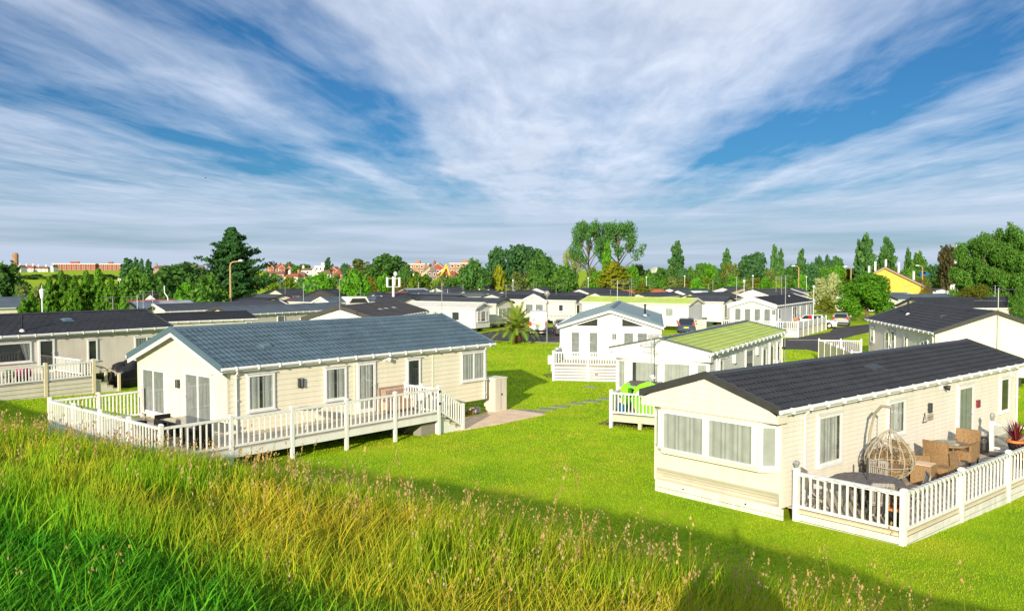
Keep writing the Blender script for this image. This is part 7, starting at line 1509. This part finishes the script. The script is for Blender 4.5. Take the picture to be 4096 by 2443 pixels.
# ------------------------------------------------------------------ grass
def vnoise(x, y, sc, seed=0):
    """smooth value noise on arrays"""
    g = np.random.default_rng(seed); T = g.random((64, 64)); X = x * sc + 1000; Y = y * sc + 1000
    i = np.floor(X).astype(int); j = np.floor(Y).astype(int); fx = X - i; fy = Y - j; fx = fx * fx * (3 - 2 * fx); fy = fy * fy * (3 - 2 * fy)
    a = T[i % 64, j % 64]; b = T[(i + 1) % 64, j % 64]; c = T[i % 64, (j + 1) % 64]; d = T[(i + 1) % 64, (j + 1) % 64]
    return (a * (1 - fx) + b * fx) * (1 - fy) + (c * (1 - fx) + d * fx) * fy
def wedge(n, d0, d1, power=1.0, half=38, g=rng):
    """ground points spread over the part of the bank and lawn in front of the viewer"""
    r = d0 + (d1 - d0) * g.random(n) ** power; a = np.radians(g.uniform(-half, half, n)); return r * np.sin(a), r * np.cos(a)
def ts(x, y): return .623 * x + .782 * y, .782 * x - .623 * y
def blades(x, y, h, w, col, lean, seg=4, droop=.5, z0=-.02, g=rng):
    n = len(x); az = g.uniform(0, 6.28, n); z = ground(x, y) + z0; wind = np.array([.55, .18])
    dx = np.cos(az) * lean + wind[0] * lean * .7; dy = np.sin(az) * lean + wind[1] * lean * .7
    fa = g.uniform(0, 6.28, n); sx, sy = np.cos(fa), np.sin(fa); rows = []
    for k in range(seg):
        u = k / (seg - 1); q = u ** 1.7
        cx = x + dx * h * (.25 * u + .75 * q); cy = y + dy * h * (.25 * u + .75 * q); cz = z + h * (u - droop * lean * q * u)
        ww = w * (1 - u) ** .8 if k < seg - 1 else w * .05
        rows += [np.stack([cx - sx * ww, cy - sy * ww, cz], -1), np.stack([cx + sx * ww, cy + sy * ww, cz], -1)]
    V = np.stack(rows, 1).reshape(-1, 3); b = (np.arange(n) * 2 * seg)[:, None]
    Q = np.concatenate([b + np.array([[2 * k, 2 * k + 1, 2 * k + 3, 2 * k + 2]]) for k in range(seg - 1)], 0)
    C = np.repeat(np.concatenate([col, np.ones((n, 1))], 1), 2 * seg, 0); tip = rows[-1] * .5 + rows[-2] * .5
    return V, Q, C, rows[-2], np.stack([dx, dy], -1)
def mixc(*p):
    cs = [np.array(c) for c in p]; return lambda w: sum(w[:, i:i + 1] * cs[i][None] for i in range(len(cs)))
GM = vcol_mat('grass_blade', .26)
LUSH, GREEN, YEL, STRAW, PURP = (.055, .35, .014), (.14, .38, .012), (.46, .52, .014), (.74, .45, .05), (.34, .16, .10)
def grass_cols(x, y, g=rng):
    t, s = ts(x, y); n = len(x); m1 = vnoise(x, y, .55, 1); m2 = vnoise(x, y, 1.7, 2); m3 = vnoise(x, y, .22, 3)
    straw = np.clip((m1 * .7 + m2 * .5 - .52) * 3.4, 0, 1.5) * np.exp(-((t - 4.0) / 1.3) ** 2) * .85 * (.3 + 1.2 * vnoise(x, y, 4.1, 31)) + .22 * (m2 > .5)
    lush = np.clip((3.1 - t) / .55 + (m2 - .5) * 1.3 + (m1 - .5) * 1.0, 0, 1); straw *= 1 - lush * .85
    dark = np.clip((t - 9.5) / 3, 0, 1) * np.clip((s + 2) / 6, 0, 1)  # shaded tone of the lower right bank put into the blade colours
    W = np.stack([lush * 1.6 + .30 + .25 * m3, .75 + dark * .8, .70 * (1 - dark * .7) * (1 - lush * .88), straw * 1.6, .05 + .08 * (g.random(n) > .9)], -1) * (.25 + 1.5 * g.random((n, 5)) ** 1.5)
    W /= W.sum(1, keepdims=True); c = mixc(LUSH, GREEN, YEL, STRAW, PURP)(W); return c * (.75 + .5 * g.random((n, 1))), t, s, lush, straw
def bank_ok(x, y): t, s = ts(x, y); edge = 13.3 + .9 * np.clip(s / 8, -.4, 1) + .7 * np.sin(s * .33) + .9 * (vnoise(x, y, .6, 8) - .5); return (t < edge) & (t > -1.5) & ((x ** 2 + y ** 2) > 2.0 ** 2), t, edge
def join(parts):
    V, Q, C, o = [], [], [], 0
    for v, q, c in parts: V.append(v); Q.append(q + o); C.append(c); o += len(v)
    return np.concatenate(V), np.concatenate(Q), np.concatenate(C)
def make_grass():
    xa, ya = wedge(270000, 1.8, 13, .75, 42); xb, yb = wedge(110000, 11, 31, 1.0, 40); x, y = np.concatenate([xa, xb]), np.concatenate([ya, yb]); ok, t, edge = bank_ok(x, y); x, y, t, edge = x[ok], y[ok], t[ok], edge[ok]
    c, t, s, lush, straw = grass_cols(x, y); n = len(x); D = np.hypot(x, y); cl = vnoise(x, y, 2.6, 5); tall = (rng.random(n) < np.clip(.75 * cl - .06, 0.03, .6)) & (rng.random(n) > lush * .8)
    h = np.where(tall, .13 + .20 * rng.random(n) + .08 * cl, .05 + .11 * rng.random(n) + .11 * cl * cl * lush) * np.clip((edge - t) / 1.1 + .25, .25, 1)
    w = (.0023 + .00037 * D) * (.7 + .7 * rng.random(n)) * np.where(tall, .85, 1.25) * (1 + 1.2 * lush * (rng.random(n) > .6))
    A = blades(x, y, h, w, c * np.where(tall, np.array([[1.1], [1.1], [1.]]), np.array([[.50], [.68], [.7]])).T, .10 + .30 * rng.random(n) ** 1.5 + .30 * np.minimum(straw, 1) + .25 * lush, 4)  # short blades coloured darker, tall ones lighter: painted shade between the clumps
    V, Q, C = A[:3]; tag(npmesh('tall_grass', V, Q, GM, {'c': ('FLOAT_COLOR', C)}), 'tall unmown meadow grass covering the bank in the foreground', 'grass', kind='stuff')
    # seed stems and their heads
    xa, ya = wedge(2300, 2.6, 13, .8); xb, yb = wedge(2400, 10, 29, 1.); x, y = np.concatenate([xa, xb]), np.concatenate([ya, yb]); ok, t, edge = bank_ok(x, y); x, y, t = x[ok], y[ok], t[ok]; keep = rng.random(len(x)) < np.clip((t - 2.7) / 2, .03, 1) * np.where(t > 6, .7, 1); x, y, t = x[keep], y[keep], t[keep]
    n = len(x); D = np.hypot(x, y); gcol = mixc(YEL, STRAW, GREEN)(rng.dirichlet((1.4, 1.2, .8), n)); h = (.20 + .26 * rng.random(n) ** 1.2) * np.where(rng.random(n) < .07, 1.9, 1) + .1 * vnoise(x, y, 1.2, 9); ln = .12 + .22 * rng.random(n)
    V, Q, C, tip, dr = blades(x, y, h, (.0013 + .00022 * D) * np.ones(n), gcol, ln, 5, .3); parts = [(V, Q, C)]
    tag(npmesh('seed_stem', V, Q, GM, {'c': ('FLOAT_COLOR', C)}), 'thin flowering stems standing above the meadow grass', 'grass stems', kind='stuff')
    k = 11; kind = rng.random(n); hl = np.where(kind < .45, .09, .13) * (.7 + .6 * rng.random(n)); P = np.repeat(tip, k, 0); u = np.tile(np.linspace(-1, .15, k), n)
    d = np.stack([dr[:, 0], dr[:, 1], np.full(n, .75)], -1); d /= np.linalg.norm(d, axis=1)[:, None]; sp = np.repeat(np.where(kind < .45, .008, .022), k) * (1 - .6 * np.abs(u + .3))
    P = P + np.repeat(d, k, 0) * (u * np.repeat(hl, k))[:, None] + rng.normal(0, 1, (n * k, 3)) * sp[:, None]
    hc = mixc((.50, .32, .12), (.60, .45, .15), (.36, .19, .09), (.48, .41, .29))(rng.dirichlet((1, 1, .8, .4), n)); V, Q = leaf_cloud(P, np.repeat(d, k, 0) * .2, 1.0, 1.0, .6)
    s_ = (.007 + .0007 * np.repeat(D, k)) * (.7 + .6 * rng.random(n * k)); ctr = np.repeat(P, 4, 0); V = ctr + (V - ctr) * np.repeat(s_, 4)[:, None] * np.array([1, 1, 2.1])
    C = np.concatenate([np.repeat(hc, 4 * k, 0), np.ones((n * 4 * k, 1))], 1); tag(npmesh('seed_head', V, Q, GM, {'c': ('FLOAT_COLOR', C)}), 'tan and purple seed heads of the meadow grass', 'seed heads', kind='stuff')
    # a few tall stems that stand clear of the rest
    # mown lawn: short blades where the lawn is near enough to show them
    x, y = wedge(560000, 12, 95, 1.25, 36); t, s = ts(x, y); m = (t > 12.6) & (rng.random(len(x)) > sstep(45, 95, np.hypot(x, y))); x, y = x[m], y[m]
    def inside(o, l0, l1, w0, w1):
        mi = np.array(o.matrix_basis.inverted()); l = mi[0, 0] * x + mi[0, 1] * y + mi[0, 3]; w_ = mi[1, 0] * x + mi[1, 1] * y + mi[1, 3]; return (l > l0) & (l < l1) & (w_ > w0) & (w_ < w1)
    bad = inside(HOMES['B'], .35, 17, -2.8, 4.25) | inside(HOMES['A'], -.1, 13.6, .1, 6.7) | inside(HOMES['D'], .3, 15, .1, 4.4) | inside(HOMES['C'], -3.3, 13, .2, 6.5) | inside(Fh, 1.0, 13.5, -3.8, 6) | inside(HOMES['A'], 8.2, 14.2, -1.9, 2)
    for pg in PAVED:
        ins = np.zeros(len(x), bool)
        for (xa_, ya_), (xb_, yb_) in zip(pg, pg[1:] + pg[:1]):
            if ya_ != yb_: ins ^= ((ya_ > y) != (yb_ > y)) & (x < (xb_ - xa_) * (y - ya_) / (yb_ - ya_) + xa_)
        bad |= ins
    x, y = x[~bad], y[~bad]; n = len(x); D = np.hypot(x, y); m1 = vnoise(x, y, .42, 21); m2 = vnoise(x, y, 1.3, 22); m3 = vnoise(x, y, .16, 23)
    W = np.stack([.9 + 0 * x, .55 + 1.1 * m3 + .5 * m1, np.clip((m1 * .6 + m2 * .6 - .70) * 5.5, 0, 1.8), .35 * (m1 < .35)], -1) * (.8 + .4 * rng.random((n, 4))); W /= W.sum(1, keepdims=True)
    c = mixc((.20, .41, .010), (.35, .51, .012), (.60, .48, .06), (.11, .31, .014))(W) * (.92 + .16 * rng.random((n, 1)))
    V, Q, C, _, _ = blades(x, y, (.022 + .022 * rng.random(n)) * (1 + D / 70), (.0035 + .00048 * D) * np.ones(n), c, .35 + .3 * rng.random(n), 2, .2, -.004)
    tag(npmesh('lawn_grass', V, Q, GM, {'c': ('FLOAT_COLOR', C)}), 'short mown lawn grass between the homes', 'grass', kind='stuff')
make_grass()

# ------------------------------------------------------------------ the photographer (behind the viewpoint; only the shadow on the lawn shows)
pr_ = thing('person', 'person standing on the bank behind the viewpoint whose shadow falls on the lawn', 'person', (-.12, -.62, gz(-.12, -.62)), 0)
me = bpy.data.meshes.new('body'); J = [(0, 0, .95, .15), (0, .02, 1.2, .15), (0, .03, 1.42, .16), (0, .05, 1.55, .06), (0, .08, 1.68, .10), (0, .08, 1.80, .08), (-.2, .03, 1.44, .065), (-.33, .2, 1.28, .05), (-.12, .38, 1.52, .035), (.2, .03, 1.44, .065), (.33, .2, 1.28, .05), (.12, .38, 1.52, .035), (-.1, 0, .88, .10), (-.13, .03, .48, .07), (-.14, 0, .08, .05), (-.15, .14, .04, .045), (.1, 0, .88, .10), (.13, .03, .48, .07), (.14, 0, .08, .05), (.15, .14, .04, .045)]
me.from_pydata([j[:3] for j in J], [(0, 1), (1, 2), (2, 3), (3, 4), (4, 5), (2, 6), (6, 7), (7, 8), (2, 9), (9, 10), (10, 11), (0, 12), (12, 13), (13, 14), (14, 15), (0, 16), (16, 17), (17, 18), (18, 19)], [])
bo = bpy.data.objects.new('body', me); COL.objects.link(bo); bo.parent = pr_; bo.modifiers.new('Skin', 'SKIN'); bo.modifiers.new('sub', 'SUBSURF').levels = 1
for v_, j in zip(me.skin_vertices[0].data, J): v_.radius = (j[3], j[3])
me.skin_vertices[0].data[0].use_root = True; me.materials.append(M('charcoal_metal'))
